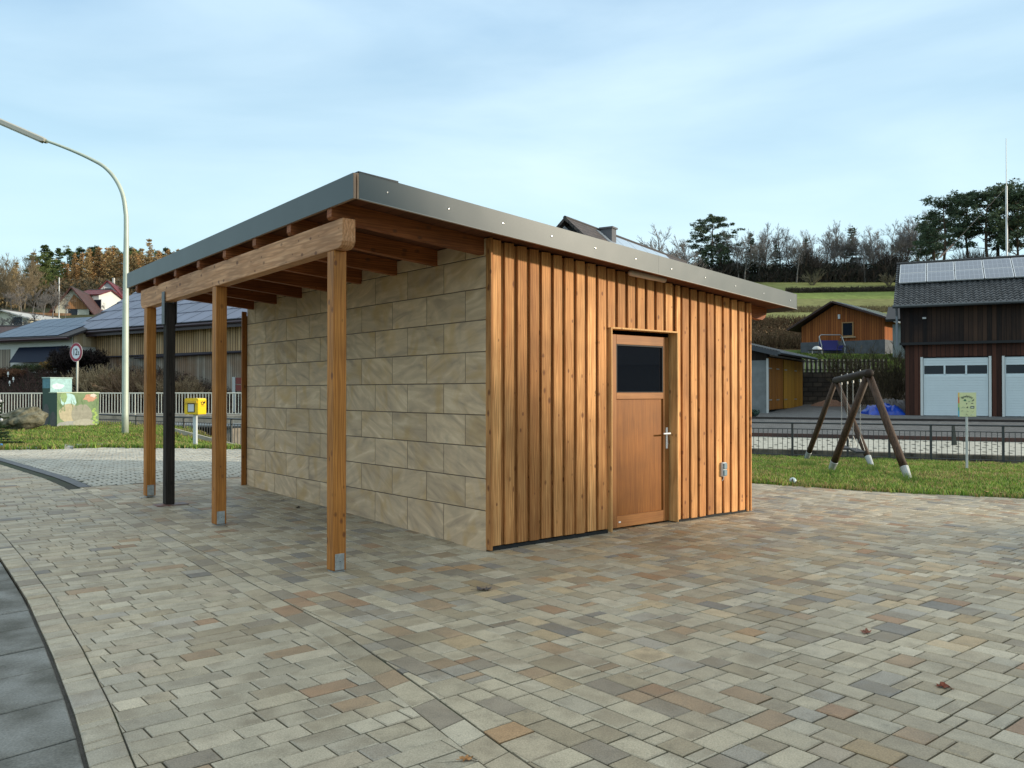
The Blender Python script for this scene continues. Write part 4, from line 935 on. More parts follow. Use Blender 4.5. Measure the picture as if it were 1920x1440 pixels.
# ================================================================ RIGHT LAWN
def swing():
    def g(px, py):
        v = at(px, py, 1.) - Vector((0, 0, EYE)); zg = -.1
        for _ in range(20):
            k = (zg - EYE) / v.z; p = Vector((v.x * k, v.y * k, zg)); zg = H(p.x, p.y)
        return Vector((p.x, p.y, zg))
    F = [g(1511, 862), g(1556, 886), g(1634, 874), g(1704, 901)]       # far left, near left, far right, near right
    # near frame: feet 1 and 3, top at px (1629,700); far frame: feet 0 and 2, top at (1565,712)
    t = thing('swing_set', 'round timber swing frame with two chain seats on the lawn', 'swing', tuple((F[1] + F[3]) / 2))
    o = t.location.copy()
    def top(fa, fb, px, py):
        c = (fa + fb) / 2; n = Vector((-(fb - fa).y, (fb - fa).x, 0)).normalized()
        k = (px - 960) / FPX; # point on line c + s*(fb-fa) hitting px column
        e = (fb - fa); s_ = (k * c.y - c.x) / (e.x - k * e.y); p = c + e * s_; p.z = zz(py, p.y); return p
    T1 = top(F[1], F[3], 1628, 700); T0 = top(F[0], F[2], 1567, 713)
    mt = wood('round_timber', (.115, .068, .042), (.042, .025, .016), knot=(.03, .015, .01), knots=False, rough=.6)
    cone = mat('leg_sleeve', (.42, .45, .45), .45, .2, var=.2, scale=10)
    for f, T in ((F[1], T1), (F[3], T1), (F[0], T0), (F[2], T0)):
        a = f - o; b_ = T - o; dv = (b_ - a); L_ = dv.length; u = dv / L_
        m = MB(); m.tube([a + u * .25, a + u * .5, a + u * (L_ * .5), b_ - u * .10 + Vector((0, 0, -.0))], [.071, .073, .071, .067], 14, ((f.x * 7) % 1, .5, 0)); lg = m.build('leg', mt, t, smooth=True)
        m = MB(); m.tube([a - u * .05, a + u * .10, a + u * .27, a + u * .275], [.046, .066, .078, .072], 14); m.build('leg_sleeve', cone, lg)
    a, b_ = T0 - o, T1 - o; u = (b_ - a).normalized(); m = MB(); a2 = a - u * .10; b2 = b_ + u * .16
    m.tube([a2, a2 + u * .02, b2 - u * .02, b2], [.07, .082, .082, .072], 16, (.6, .4, 0)); m.build('crossbeam', wood('beam_round', (.055, .038, .03), (.022, .016, .013), knots=False, rough=.6, axis='X'), t, smooth=True)
    ch = mat('chain_steel', (.30, .31, .31), .5, .6); seat = mat('seat_rubber', (.03, .03, .032), .7)
    Ls = (b_ - a).length
    for i, (s0, s1) in enumerate(((.22, .42), (.60, .80))):
        bot = []
        for s_ in (s0, s1):
            p = a + (b_ - a) * s_; zs_ = -.1 + .42 + (H(o.x + p.x, o.y + p.y) + .1 - o.z) * 1
            q = Vector((p.x, p.y, p.z - .06)); zb_ = H(o.x + p.x, o.y + p.y) - o.z + .44; bot.append(Vector((p.x, p.y, zb_)))
            m = MB(); m.tube([Vector((p.x, p.y, p.z + .11)), Vector((p.x, p.y, p.z - .13))], .012, 6); m.tube([Vector((p.x, p.y, p.z - .09)), Vector((p.x, p.y, p.z - .14))], .022, 6); m.build('hanger', ch, t)
            m = MB(); z = p.z - .14; kk = 0
            zsplit = zb_ + .30
            while z > zsplit:
                r1 = .011; 
                ring = [Vector((p.x + (r1 * math.cos(th) if kk % 2 else 0), p.y + (0 if kk % 2 else r1 * math.cos(th)), z - .018 + .022 * math.sin(th))) for th in np.linspace(0, 2 * math.pi, 9)]
                m.tube(ring, .0035, 4, cap=False); z -= .034; kk += 1
            m.build('chain', ch, t, uv=False)
        mid = (bot[0] + bot[1]) / 2; n = Vector((-u.y, u.x, 0)); 
        m = MB(); uu = Vector((u.x, u.y, 0)).normalized(); n = Vector((-uu.y, uu.x, 0)); hw = (bot[1] - bot[0]).length / 2 + .02
        m.prism([(-hw, -.02), (hw, -.02), (hw, .02), (-hw, .02)], lambda p_, v, s_: mid + uu * p_ + n * s_ + Vector((0, 0, v)), -.09, .09); se = m.build('swing_seat', seat, t)
        m = MB()
        for bb in bot:
            for sg in (-1, 1): m.tube([bb + Vector((0, 0, .30)), bb + n * .085 * sg + Vector((0, 0, .02))], .006, 5)
        m.build('seat_chain', ch, se)
swing()
def picture_sign():
    d = 18.7; a = ax(1813, d); z0 = H(a, d); t = thing('picture_sign', 'pale yellow picture sign board on a thin steel post on the lawn', 'sign', (a, d, z0), R(-6))
    zt, zb = zz(736, d) - z0, zz(781, d) - z0; W_ = .385
    m = MB(); m.box(-.022, .022, .004, .04, -.1, zt - .02, bev=.003); m.build('sign_post', mat('sign_post_steel', (.52, .54, .54), .5, .15), t)
    m = MB(); m.box(-W_ / 2, W_ / 2, -.004, .003, zb, zt); b_ = m.build('sign_board', mat('board_cream', (.66, .70, .40), .45), t)
    m = MB(); h_ = zt - zb; xs0, xs1 = -W_ / 2 - .0, -W_ / 2 + .030
    for f0, f1, c in ((.55, .80, (.62, .16, .06)), (.80, 1., (.75, .50, .12)), (.38, .55, (.30, .48, .12)), (.24, .38, (.06, .33, .25)), (0, .24, (.08, .40, .62))): m.poly([(xs0, -.0055, zb + h_ * f0), (xs1, -.0055, zb + h_ * f0), (xs1, -.0055, zb + h_ * f1), (xs0, -.0055, zb + h_ * f1)], c)
    m.build('colour_stripe', mat('stripe_paint', (1, 1, 1), .5, attr=True), b_, uv=False, recalc=False)
    bl = mat('sign_ink', (.05, .06, .05), .5); gr = mat('sign_green_ink', (.03, .16, .08), .5)
    txt = 'Spielplatz'; n = len(txt)
    for i, ch in enumerate(txt):
        th = (i - (n - 1) / 2) * .155; rr = .165
        text_obj(ch, .062, (rr * math.sin(th), -.0065, zt - .245 + rr * math.cos(th)), (R(90), -(-th), 0), bl, b_, offset=.0015)
    m = MB(); m2 = MB(); r = random.Random(6)
    def ic(m, x, z, w_, h__, k=6):
        pts = [(x + w_ * math.cos(2 * math.pi * i / k + .3) * r.uniform(.7, 1.1), -.0062, z + h__ * math.sin(2 * math.pi * i / k + .3) * r.uniform(.6, 1.1)) for i in range(k)]; m.poly(pts)
    ic(m2, -.045, zt - .175, .034, .02, 9); ic(m2, -.045, zt - .16, .02, .018, 7)
    ic(m, .04, zt - .20, .014, .018, 3); ic(m, -.01, zt - .25, .014, .022, 5); ic(m, .105, zt - .24, .035, .012); ic(m, .13, zt - .18, .02, .012)
    m.tube([(.10, -.006, zt - .20), (.15, -.006, zt - .14)], .005, 4)
    for x, z in ((-.09, .33), (.0, .33), (-.10, .41), (.0, .42), (.12, .43), (-.01, .49), (.1, .51)):
        for k in range(3): m.tube([(x + r.uniform(-.03, .03), -.006, zt - z + r.uniform(-.02, .02)), (x + r.uniform(-.03, .03), -.006, zt - z + r.uniform(-.02, .02))], .0022, 4)
    m.box(.07, .15, -.0062, -.005, zt - .355, zt - .30); ic(m, .005, zt - .33, .016, .02)
    m.build('icons', bl, b_, recalc=False); m2.build('icons', gr, b_, recalc=False)
    m = MB(); m.box(.085, .135, -.008, -.0064, zt - .34, zt - .318); m.box(.09, .15, -.0065, -.005, zb + .035, zb + .045); m.build('icons', mat('sign_white_ink', (.6, .66, .6), .5), b_)
picture_sign()
def ball():
    import bmesh
    d = 13.45; a = ax(1490, d); bm = bmesh.new(); bmesh.ops.create_icosphere(bm, subdivisions=4, radius=.058)
    me = bpy.data.meshes.new('toy_ball'); bm.to_mesh(me)
    m = bpy.data.materials.new('ball_panels'); m.use_nodes = True; N, K, b = NT(m); b.inputs['Roughness'].default_value = .4
    co = N.new('ShaderNodeTexCoord'); vo = N.new('ShaderNodeTexVoronoi'); vo.inputs['Scale'].default_value = 17; K(co.outputs['Object'], vo.inputs['Vector']); sp = N.new('ShaderNodeSeparateColor'); K(vo.outputs['Color'], sp.inputs[0])
    K(mixc(N, K, math_(N, K, 'GREATER_THAN', sp.outputs[0], .4), (.45, .56, .56), (.06, .06, .06)), b.inputs['Base Color']); me.materials.append(m)
    me.polygons.foreach_set('use_smooth', [True] * len(me.polygons))
    o = bpy.data.objects.new('toy_ball', me); C.objects.link(o); o.location = (a, d + .1, H(a, d) + .05); tag(o, 'small scuffed black and white ball on the lawn edge right of the shed', 'ball')
ball()
def leaves():
    def leaf(px, py, s_, col, rz, label, seed):
        v = at(px, py, 1.) - Vector((0, 0, EYE)); k = -EYE / v.z; p = Vector((v.x * k, v.y * k, 0)); sx, sy = toS(p.x, p.y); p.z = gz(sy) + .004
        r = random.Random(seed); m = MB(); n = 20; V = [(0, 0, .012)]
        for i in range(n):
            th = 2 * math.pi * i / n; rr = (1. if i % 4 == 0 else (.45 if i % 4 == 2 else .7)) * r.uniform(.8, 1.1); V.append((math.cos(th) * rr, math.sin(th) * rr * .75, r.uniform(0, .35)))
        V = [(x * s_, y * s_, z * s_) for x, y, z in V]; m.add(V, [(0, i + 1, (i + 1) % n + 1) for i in range(n)], col); m.tube([(0, 0, .004), (-s_ * 1.3, s_ * .2, .006)], .0015, 4, col)
        o = m.build('fallen_leaf', mat('leaf_%d' % seed, (1, 1, 1), .7, attr=True, var=.4, scale=30), recalc=False, loc=p, rotz=rz); tag(o, label, 'leaf', 'fallen leaves on the paving')
    leaf(908, 1106, .075, (.13, .10, .085), .3, 'grey brown fallen leaf lying between the front post and the shed corner', 1)
    leaf(1622, 1186, .05, (.25, .09, .05), 1.2, 'curled reddish leaf on the open paving below the swing', 2)
    leaf(1764, 1287, .05, (.22, .05, .02), 2.2, 'dark red curled leaf on the paving, nearest the right picture edge', 3)
    leaf(876, 1422, .035, (.50, .24, .08), .6, 'small pale orange leaf at the bottom edge of the picture', 4)
    leaf(560, 965, .05, (.05, .035, .02), 1.7, 'blackish leaf under the porch near the stone wall', 5)
    leaf(532, 953, .035, (.10, .06, .03), .7, 'tiny brown leaf under the porch left of the blackish one', 6)
leaves()
# ================================================================ BUILDINGS
M_GLASS = mat('window_glass', (.012, .017, .026), .08, spec=.25)
def slabp(m, pts, th, col=(1, 1, 1)):
    P_ = [Vector(p) for p in pts]; n = (P_[1] - P_[0]).cross(P_[2] - P_[0]).normalized(); 
    if n.z < 0: n = -n
    k = len(P_); m.add([p for p in P_] + [p + n * th for p in P_], [tuple(range(k))[::-1], tuple(range(k, 2 * k))] + [(i, (i + 1) % k, k + (i + 1) % k, k + i) for i in range(k)], col)
def window(t, x, z, w_, h_, y=0., frame=(.7, .7, .68), rot=None, fr=.06, face='front'):
    """a window on the local plane y=const (front, looking -y) or x=const (side)"""
    m = MB()
    def bx(m, a0, a1, b0, b1, z0, z1):
        if face == 'front': m.box(a0, a1, y + b0, y + b1, z0, z1)
        elif face == 'left': m.box(y + b0, y + b1, a0, a1, z0, z1)
        else: m.box(y - b1, y - b0, a0, a1, z0, z1)
    bx(m, x, x + fr, -.05, .04, z, z + h_); bx(m, x + w_ - fr, x + w_, -.05, .04, z, z + h_); bx(m, x + fr, x + w_ - fr, -.05, .04, z, z + fr); bx(m, x + fr, x + w_ - fr, -.05, .04, z + h_ - fr, z + h_)
    f = m.build('window', mat('window_frame', frame, .5), t); m = MB(); bx(m, x + fr, x + w_ - fr, -.02, .0, z + fr, z + h_ - fr); m.build('pane', M_GLASS, f); return f
def gable(name, label, loc, rz, w_, dp, he, hr, wallm, roofm, ridge='x', oh=.4, wins=(), th=.12, plinth=None, chim=None, group=None, gablem=None, frame=(.7, .7, .68), cat='house'):
    t = thing(name, label, cat, loc, rz, group); m = MB()
    if ridge == 'x':
        prof = [(0, -1.5), (dp, -1.5), (dp, he), (dp / 2, hr), (0, he)]; m.prism(prof, lambda u, v, s_: (s_, u, v), 0, w_)
    else:
        prof = [(0, -1.5), (w_, -1.5), (w_, he), (w_ / 2, hr), (0, he)]; m.prism(prof, lambda u, v, s_: (u, s_, v), 0, dp)
    m.build('wall', wallm, t)
    m = MB(); half = (dp if ridge == 'x' else w_) / 2; sl = (hr - he) / half; e = he - sl * oh + .02; tp = hr + .02
    if ridge == 'x':
        slabp(m, [(-oh, -oh, e), (w_ + oh, -oh, e), (w_ + oh, half, tp), (-oh, half, tp)], th); slabp(m, [(-oh, half, tp), (w_ + oh, half, tp), (w_ + oh, dp + oh, e), (-oh, dp + oh, e)], th)
    else:
        slabp(m, [(-oh, -oh, e), (-oh, dp + oh, e), (half, dp + oh, tp), (half, -oh, tp)], th); slabp(m, [(half, -oh, tp), (half, dp + oh, tp), (w_ + oh, dp + oh, e), (w_ + oh, -oh, e)], th)
    rf = m.build('roof', roofm, t)
    m = MB()
    if ridge == 'x': m.tube([(-oh, half, tp + th), (w_ + oh, half, tp + th)], .09, 8)
    else: m.tube([(half, -oh, tp + th), (half, dp + oh, tp + th)], .09, 8)
    m.build('ridge', mat('ridge_tile', (.05, .045, .045), .8), rf)
    if plinth: m = MB(); m.box(-.03, w_ + .03, -.03, dp + .03, -1.5, plinth[0]); m.build('plinth', plinth[1], t)
    if chim:
        cx, cy, cw, ch_ = chim; m = MB(); m.box(cx - cw, cx + cw, cy - cw * .8, cy + cw * .8, hr - 1.5, hr + ch_); m.box(cx - cw - .06, cx + cw + .06, cy - cw * .8 - .06, cy + cw * .8 + .06, hr + ch_, hr + ch_ + .08); m.build('chimney', mat('chimney_slate', (.10, .10, .11), .7), rf)
    for (fc, x, z, ww, hh) in wins: window(t, x, z, ww, hh, y={'front': -.0, 'left': -.0, 'right': w_ + 0.}[fc], face=fc, frame=frame)
    return t
M_ROOFT = brickmat('dark_roof_tiles', (.060, .062, .068), (.035, .036, .042), (.008, .008, .01), .22, .30, .03, rough=.6, off=0., bump=1.0, smooth=.6)
# ---- fire-station like wooden garage on the right
def garage_barn():
    p0 = (ax(1697, 36.), 36.); p1 = (ax(1920, 34.05), 34.05); dr = Vector((p1[0] - p0[0], p1[1] - p0[1], 0)).normalized(); rz = math.atan2(dr.y, dr.x)
    t = thing('wooden_garage', 'large dark weathered wooden garage building with solar roof and two white sectional doors', 'garage building', (p0[0], p0[1], .47), rz)
    W_ = 13.; D_ = 7.6; he = 4.85; hb = 3.07
    up = planks('black_boards', (.018, .014, .013), (.075, .042, .028), .17, weather=(.012, .010, .012))
    lo = planks('brown_boards', (.035, .016, .012), (.10, .040, .026), .17)
    # lower storey with real door openings
    x = lambda px: (((px - 960) / FPX) * p0[1] - p0[0]) / (dr.x - (px - 960) / FPX * dr.y)
    d0, d1, d2, d3 = x(1726), x(1859), x(1879), x(1879) + (x(1859) - x(1726)) * 1.0
    dh = 2.50; m = MB()
    m.box(0, d0, 0, .2, -.3, dh); m.box(d1, d2, 0, .2, -.3, dh); m.box(d3, W_, 0, .2, -.3, dh); m.box(0, W_, 0, .2, dh + .001, hb)
    m.box(0, .2, .201, D_, -.3, hb); m.box(W_ - .2, W_, .201, D_, -.3, hb); m.box(.2, W_ - .2, D_ - .2, D_, -.3, hb); m.build('lower_wall', lo, t)
    m = MB(); m.prism([(-.14, hb), (D_ + .1, hb), (D_ + .1, he), (D_ / 2, he + 2.1), (-.14, he)], lambda u, v, s_: (s_, u, v), -.16, W_ + .1); m.build('upper_wall', up, t)
    m = MB(); m.box(-.2, W_ + .1, -.20, -.141, hb - .06, hb + .05); m.build('drip_board', mat('drip_board', (.012, .011, .012), .7), t)
    wd = mat('door_white', (.70, .78, .80), .45, var=.04, scale=2); fr = mat('door_frame_white', (.66, .68, .66), .5)
    for a, b_ in ((d0, d1), (d2, d3)):
        m = MB(); wds = b_ - a; m.box(a + .10, b_ - .10, .06, .10, .03, dh - .04)
        n = 15; hh = (dh - .07) / n; 
        m = MB(); z = .03; zw0, zw1 = 1.78, 2.13
        while z < dh - .05:
            z1 = min(z + .105, dh - .04)
            if z1 <= zw0 + .01 or z >= zw1 - .01: m.box(a + .11, b_ - .11, .05, .09, z, z1 - .006, bev=.002)
            z += .105
        m.box(a + .11, b_ - .11, .092, .12, .03, zw0); m.box(a + .11, b_ - .11, .092, .12, zw1, dh - .05)
        wn0 = a + .11; ws = (b_ - a - .22) / 3
        for k in range(4): xx = wn0 + ws * k; m.box(max(a + .11, xx - .035), min(b_ - .11, xx + .035), .045, .10, zw0 - .03, zw1 + .03)
        dd = m.build('garage_door', wd, t)
        for k in range(3): m = MB(); m.box(wn0 + ws * k + .04, wn0 + ws * (k + 1) - .04, .075, .085, zw0 + .0, zw1); m.build('door_window', M_GLASS, dd)
        m = MB(); m.box(a, a + .095, -.02, .12, -.0, dh - .005); m.box(b_ - .095, b_, -.02, .12, -.0, dh - .005); m.build('door_frame', fr, dd)
        m = MB(); m.box(a + .12, b_ - .12, .04, .1, .0, .028); m.build('door_sill', M_BLACK, dd)
    m = MB(); m.box(.2, W_ - .2, .5, .52, 0, dh); m.build('dark_interior', mat('interior_dark', (.01, .01, .01), .9), t)
    # roof with pantiles as real rows
    y_e = -.62; z_e = he - .2; yr = D_ / 2; zr = he + 2.12; sl = math.atan2(zr - z_e, yr - y_e); Ls = math.hypot(zr - z_e, yr - y_e)
    m = MB(); slabp(m, [(-.42, y_e, z_e - .08), (W_ + .3, y_e, z_e - .08), (W_ + .3, yr, zr - .08), (-.42, yr, zr - .08)], .07); slabp(m, [(-.42, yr, zr - .08), (W_ + .3, yr, zr - .08), (W_ + .3, D_ + .6, z_e - .08), (-.42, D_ + .6, z_e - .08)], .10); rf = m.build('roof', mat('roof_deck_dark', (.02, .02, .022), .8), t)
    m = MB(); rows = 19; cw = .205; nx = int((9.0) / cw); r = random.Random(9)
    for j in range(rows):
        s0 = Ls * j / rows; s1 = Ls * (j + 1) / rows + .05
        for i in range(nx):
            x0 = -.42 + i * cw; k = r.uniform(.7, 1.35); pts0 = []; pts1 = []
            for q in range(5):
                xx = x0 + cw * q / 4; hgt = .035 * math.sin(math.pi * 2 * q / 4) ; up0 = .062 + hgt; up1 = .010 + hgt
                for (s_, up_, L__) in ((s0, up0, pts0), (s1, up1, pts1)): L__.append((xx, y_e + s_ * math.cos(sl) - up_ * math.sin(sl), z_e + s_ * math.sin(sl) + up_ * math.cos(sl)))
            pf = [(p[0], p[1] + .0 + .02 * math.sin(sl), p[2] - .055) for p in pts0]
            m.add(pts0 + pts1, [(q, q + 1, q + 6, q + 5) for q in range(4)], (k, k, k)); m.add(pts0 + pf, [(q, q + 5, q + 6, q + 1) for q in range(4)], (k * .8, k * .8, k * .8))
    m.build('roof_tiles', mat('pantile', (.080, .082, .086), .55, attr=True, var=.35, scale=6), rf, recalc=False)
    m = MB(); m.tube([(-.44, yr, zr + .05), (W_ + .3, yr, zr + .05)], .09, 8); m.build('ridge', mat('ridge_black', (.03, .03, .03), .7), rf)
    m = MB(); m.tube([(-.45, y_e - .06, z_e - .03), (W_ + .3, y_e - .06, z_e - .03)], .07, 8); m.build('gutter', mat('gutter_dark', (.07, .08, .085), .4, .4), t)
    m = MB(); m.tube([(-.30, y_e - .03, z_e - .06), (-.30, -.28, z_e - .4), (-.30, -.26, hb - .1)], .05, 8); m.build('downpipe', mat('downpipe_grey', (.20, .22, .24), .5, .3), t)
    m = MB(); m.box(.68, .82, -.26, -.16, he - .75, he - .68); m.build('eave_lamp', mat('small_lamp', (.6, .6, .6), .4), t)
    # solar panels, 2 rows
    cell = bpy.data.materials.new('solar_cells'); cell.use_nodes = True; N, K, b = NT(cell); b.inputs['Roughness'].default_value = .12; b.inputs['Specular IOR Level'].default_value = .9
    co = N.new('ShaderNodeTexCoord'); sp = N.new('ShaderNodeSeparateXYZ'); K(co.outputs['Object'], sp.inputs[0])
    gx = math_(N, K, 'LESS_THAN', math_(N, K, 'FRACT', math_(N, K, 'MULTIPLY', sp.outputs[0], 1 / .18)), .06); gy = math_(N, K, 'LESS_THAN', math_(N, K, 'FRACT', math_(N, K, 'MULTIPLY', sp.outputs[1], 1 / .48)), .04)
    K(mixc(N, K, math_(N, K, 'MAXIMUM', gx, gy), (.10, .125, .17), (.30, .33, .38)), b.inputs['Base Color'])
    al = mat('panel_frame', (.62, .64, .66), .35, .6); pw = 1.08; phh = 1.14
    first = None; base_s = Ls * .455
    for i in range(9):
        for j in range(2):
            x0 = -.26 + i * (pw + .03); s0 = base_s + j * (phh + .03)
            if first is None:
                m = MB(); m.box(.035, pw - .035, .03, phh - .03, .045, .052); first_c = m
                fr_ = MB(); fr_.box(0, pw, 0, .028, 0, .05); fr_.box(0, pw, phh - .028, phh, 0, .05); fr_.box(0, .033, .03, phh - .03, 0, .05); fr_.box(pw - .033, pw, .03, phh - .03, 0, .05)
                e = fr_.build('solar_panel', al, t); c = first_c.build('cells', cell, e); first = (e, c)
            else:
                e = first[0].copy(); C.objects.link(e); e.parent = t; c = first[1].copy(); C.objects.link(c); c.parent = e
            yy = y_e + s0 * math.cos(sl) - .13 * math.sin(sl); z_ = z_e + s0 * math.sin(sl) + .13 * math.cos(sl); e.location = (x0, yy, z_); e.rotation_euler = (sl, 0, 0)
    return t
garage_barn()
def mast():
    d = 42; a = ax(1889, d); t = thing('antenna_mast', 'slender white flagpole like mast rising behind the solar roof on the right', 'mast', (a, d, H(a, d)))
    z = H(a, d); m = MB(); m.tube([(0, 0, 0), (0, 0, zz(348, d) - z)], .05, 8); m.build('mast_tube', mat('mast_white', (.75, .76, .76), .5), t); m = MB(); m.tube([(0, 0, zz(348, d) - z), (0, 0, zz(258, d) - z)], [.022, .014], 6); m.build('mast_tip', mat('mast_tip', (.6, .62, .62), .5), t)
    m = MB(); m.tube([(0, 0, zz(350, d) - z), (ax(1765, 39) - a, -3, zz(483, 39) - z)], .009, 4); m.tube([(0, 0, zz(380, d) - z), (ax(1918, 39) - a, -2, zz(475, 39) - z)], .009, 4); m.build('guy_wire', mat('wire', (.12, .10, .09), .6), t)
    m = MB(); m.tube([(ax(1763, 39) - a, -3, zz(482, 39) - z), (ax(1788, 39.2) - a, -2.8, zz(458, 39.2) - z)], .03, 5); m.build('wire_sleeve', mat('sleeve', (.17, .11, .09), .7), t)
mast()
# ---- orange gabled barn on the slope
def orange_barn():
    d = 60.; t = thing('orange_barn', 'small orange brown gabled barn on a grey concrete base up on the grass terrace', 'barn', (ax(1503, d), d, zz(664, d)), R(-40)); o = t.location
    W_ = 5.65; dp = 9.; he = zz(607, d) - o.z; hr = zz(568, 58.3) - o.z; hb = zz(642.5, d) - o.z
    w1 = planks('orange_boards', (.21, .062, .020), (.36, .12, .035), .16, gap=(.06, .02, .01)); 
    sd = planks('side_boards', (.38, .14, .045), (.5, .2, .07), .2, gap=(.1, .03, .01))
    m = MB(); rg = W_ * .42; m.prism([(0, hb), (W_, hb), (W_, he + .1), (rg, hr - .1), (0, he - .25)], lambda u, v, s_: (u, s_, v), 0, dp); m.build('wall', w1, t)
    m = MB(); m.box(-.04, W_ + .04, -.06, dp, -1.5, hb); m.build('plinth', mat('raw_concrete', (.115, .125, .14), .85, var=.35, scale=3), t)
    m = MB(); slabp(m, [(-.75, -.7, he - .50), (-.75, dp + .4, he - .50), (rg, dp + .4, hr), (rg, -.7, hr)], .12); rf = m.build('roof', mat('brown_roof_edge', (.045, .022, .02), .7), t)
    m = MB(); slabp(m, [(rg, -.7, hr), (rg, dp + .4, hr), (W_ + .75, dp + .4, he - .18), (W_ + .75, -.7, he - .18)], .12); m.build('roof', mat('brown_roof_edge', (.045, .022, .02), .7), t)
    m = MB(); sl = (he - .18 - hr) / (W_ + .75 - rg)
    for k in range(3):
        x0 = rg + .35 + k * .0; 
    for i in range(4):
        for j in range(2):
            xa = rg + .25 + j * 1.55; xb = xa + 1.5; ya = -.45 + i * 2.35; z = lambda x: hr + sl * (x - rg) + .135
            slabp(m, [(xa, ya, z(xa)), (xb, ya, z(xb)), (xb, ya + 2.3, z(xb)), (xa, ya + 2.3, z(xa))], .03)
    m.build('solar_field', mat('bright_solar', (.35, .40, .45), .12, .4, spec=1.), rf)
    m = MB(); m.tube([(W_ + .8, -.7, he - .22), (W_ + .8, dp, he - .22)], .06, 6); m.build('gutter', mat('gutter_grey', (.30, .33, .35), .4, .5), t)
    wx = 2.85; wz = hb + .30; ww = .78
    window(t, wx, wz, ww, 1.0, y=-.02, frame=(.33, .18, .07), fr=.07)
    m = MB(); m.box(wx - .1, wx + ww + .15, -.12, -.021, wz - .08, wz - .01); m.build('window_sill', mat('sill', (.45, .33, .2), .6), t)
    m = MB(); m.box(2.62, 2.74, -.15, -.001, hb + 1.55, hb + 1.85); m.build('wall_lamp', mat('lamp_white', (.6, .62, .66), .4), t)
orange_barn()
def grey_shed():
    d = 50.; a = ax(1674, d); t = thing('grey_outbuilding', 'pale grey rendered outbuilding with a dark eave between the orange barn and the wooden garage', 'outbuilding', (a, d, zz(662, d)), R(-27))
    m = MB(); m.box(0, 3.2, 0, 5, -1.5, zz(608, d) - t.location.z); m.build('wall', mat('grey_render', (.24, .27, .27), .9, var=.15, scale=2), t)
    m = MB(); slabp(m, [(-.35, -.5, zz(604, d) - t.location.z), (3.6, -.5, zz(604, d) - t.location.z), (3.6, 2.5, zz(604, d) - t.location.z + 1.), (-.35, 2.5, zz(604, d) - t.location.z + 1.)], .15); m.build('roof', mat('dark_eave', (.02, .02, .022), .7), t)
grey_shed()
# ---- low garage with four yellow-brown door leaves
def low_garage():
    A = Vector((ax(1439.5, 37.), 37., zz(766, 37.))); B = Vector((ax(1505, 43.5), 43.5, 0)); dr = Vector((B.x - A.x, B.y - A.y, 0)); L_ = dr.length; dr.normalize()
    t = thing('low_garage', 'low garage with yellow brown board doors and a grey corrugated roof', 'garage', A, math.atan2(dr.y, dr.x)); o = A
    hd = 2.28; he = 2.55; dp = 5.; m = MB()      # local x along doors, y away from the viewer's side (left/back)
    nb = Vector((-dr.y, dr.x, 0))
    # side wall (gable) faces the camera: x = 0 plane
    m.box(-.12, 0, 0, dp, -.4, 2.12); m.build('side_wall', mat('grey_plaster', (.22, .235, .235), .9, var=.3, scale=2), t)
    m = MB(); m.prism([(0, 2.12), (dp, 2.12), (dp, 3.9), (0, he)], lambda u, v, s_: (s_, u, v), -.10, 0.02); m.build('gable_boards', planks('gable_dark', (.02, .015, .012), (.06, .04, .03), .16), t)
    m = MB(); m.box(-.16, -.0, -.05, .02, -.3, 2.2); m.build('corner_trim', mat('white_trim', (.55, .55, .52), .6), t)
    m = MB(); m.box(.02, L_, .3, dp, -.4, 2.5); m.box(.02, L_, .02, .3, hd, he); m.build('wall', mat('garage_dark_wall', (.03, .028, .026), .9), t)
    ws = [(.06, 1.42, (.30, .12, .022), (.20, .075, .015)), (1.47, 2.83, (.36, .14, .022), (.24, .09, .015)), (3.10, 5.2, (.60, .30, .035), (.40, .19, .026)), (5.30, 7.3, (.60, .30, .035), (.38, .17, .022))]
    k = (L_ - .1) / 7.35
    for x0, x1, c1, c2 in ws:
        m = MB(); m.box(x0 * k, x1 * k, -.03, .015, -.05, hd - .02); dd = m.build('garage_door', planks('yellow_boards', c2, c1, .14, gapw=.07, gap=(.04, .02, .005)), t)
        m = MB(); m.box(x0 * k + .02, x0 * k + .55, -.045, -.031, 1.75, 1.80); m.box(x0 * k + .02, x0 * k + .55, -.045, -.031, .35, .40); m.build('hinge', mat('hinge_steel', (.4, .38, .34), .5, .5), dd)
    m = MB(); e = .55; slabp(m, [(-.45, -e, he - .1), (L_ + .5, -e, he - .1), (L_ + .5, dp + .3, 3.95), (-.45, dp + .3, 3.95)], .06)
    rf = m.build('roof', brickmat('corrugated_sheet', (.10, .10, .10), (.085, .085, .088), (.04, .04, .042), .12, 8, .03, rough=.7, bump=1., off=0), t)
    m = MB(); m.prism([(-e, he - .28), (dp + .3, 3.77), (dp + .3, 3.96), (-e, he - .09)], lambda u, v, s_: (s_, u, v), -.49, -.452); m.build('verge_board', mat('verge', (.045, .05, .06), .6), rf)
    m = MB(); m.tube([(-.5, -e - .06, he - .13), (L_ + .5, -e - .06, he - .13)], .07, 8); m.build('gutter', mat('gutter_dark2', (.07, .08, .09), .4, .4), t); m = MB(); m.box(.1, L_, -.14, -.06, hd + .03, hd + .09); m.build('door_rail', mat('door_rail_white', (.4, .4, .37), .5), t)
low_garage()
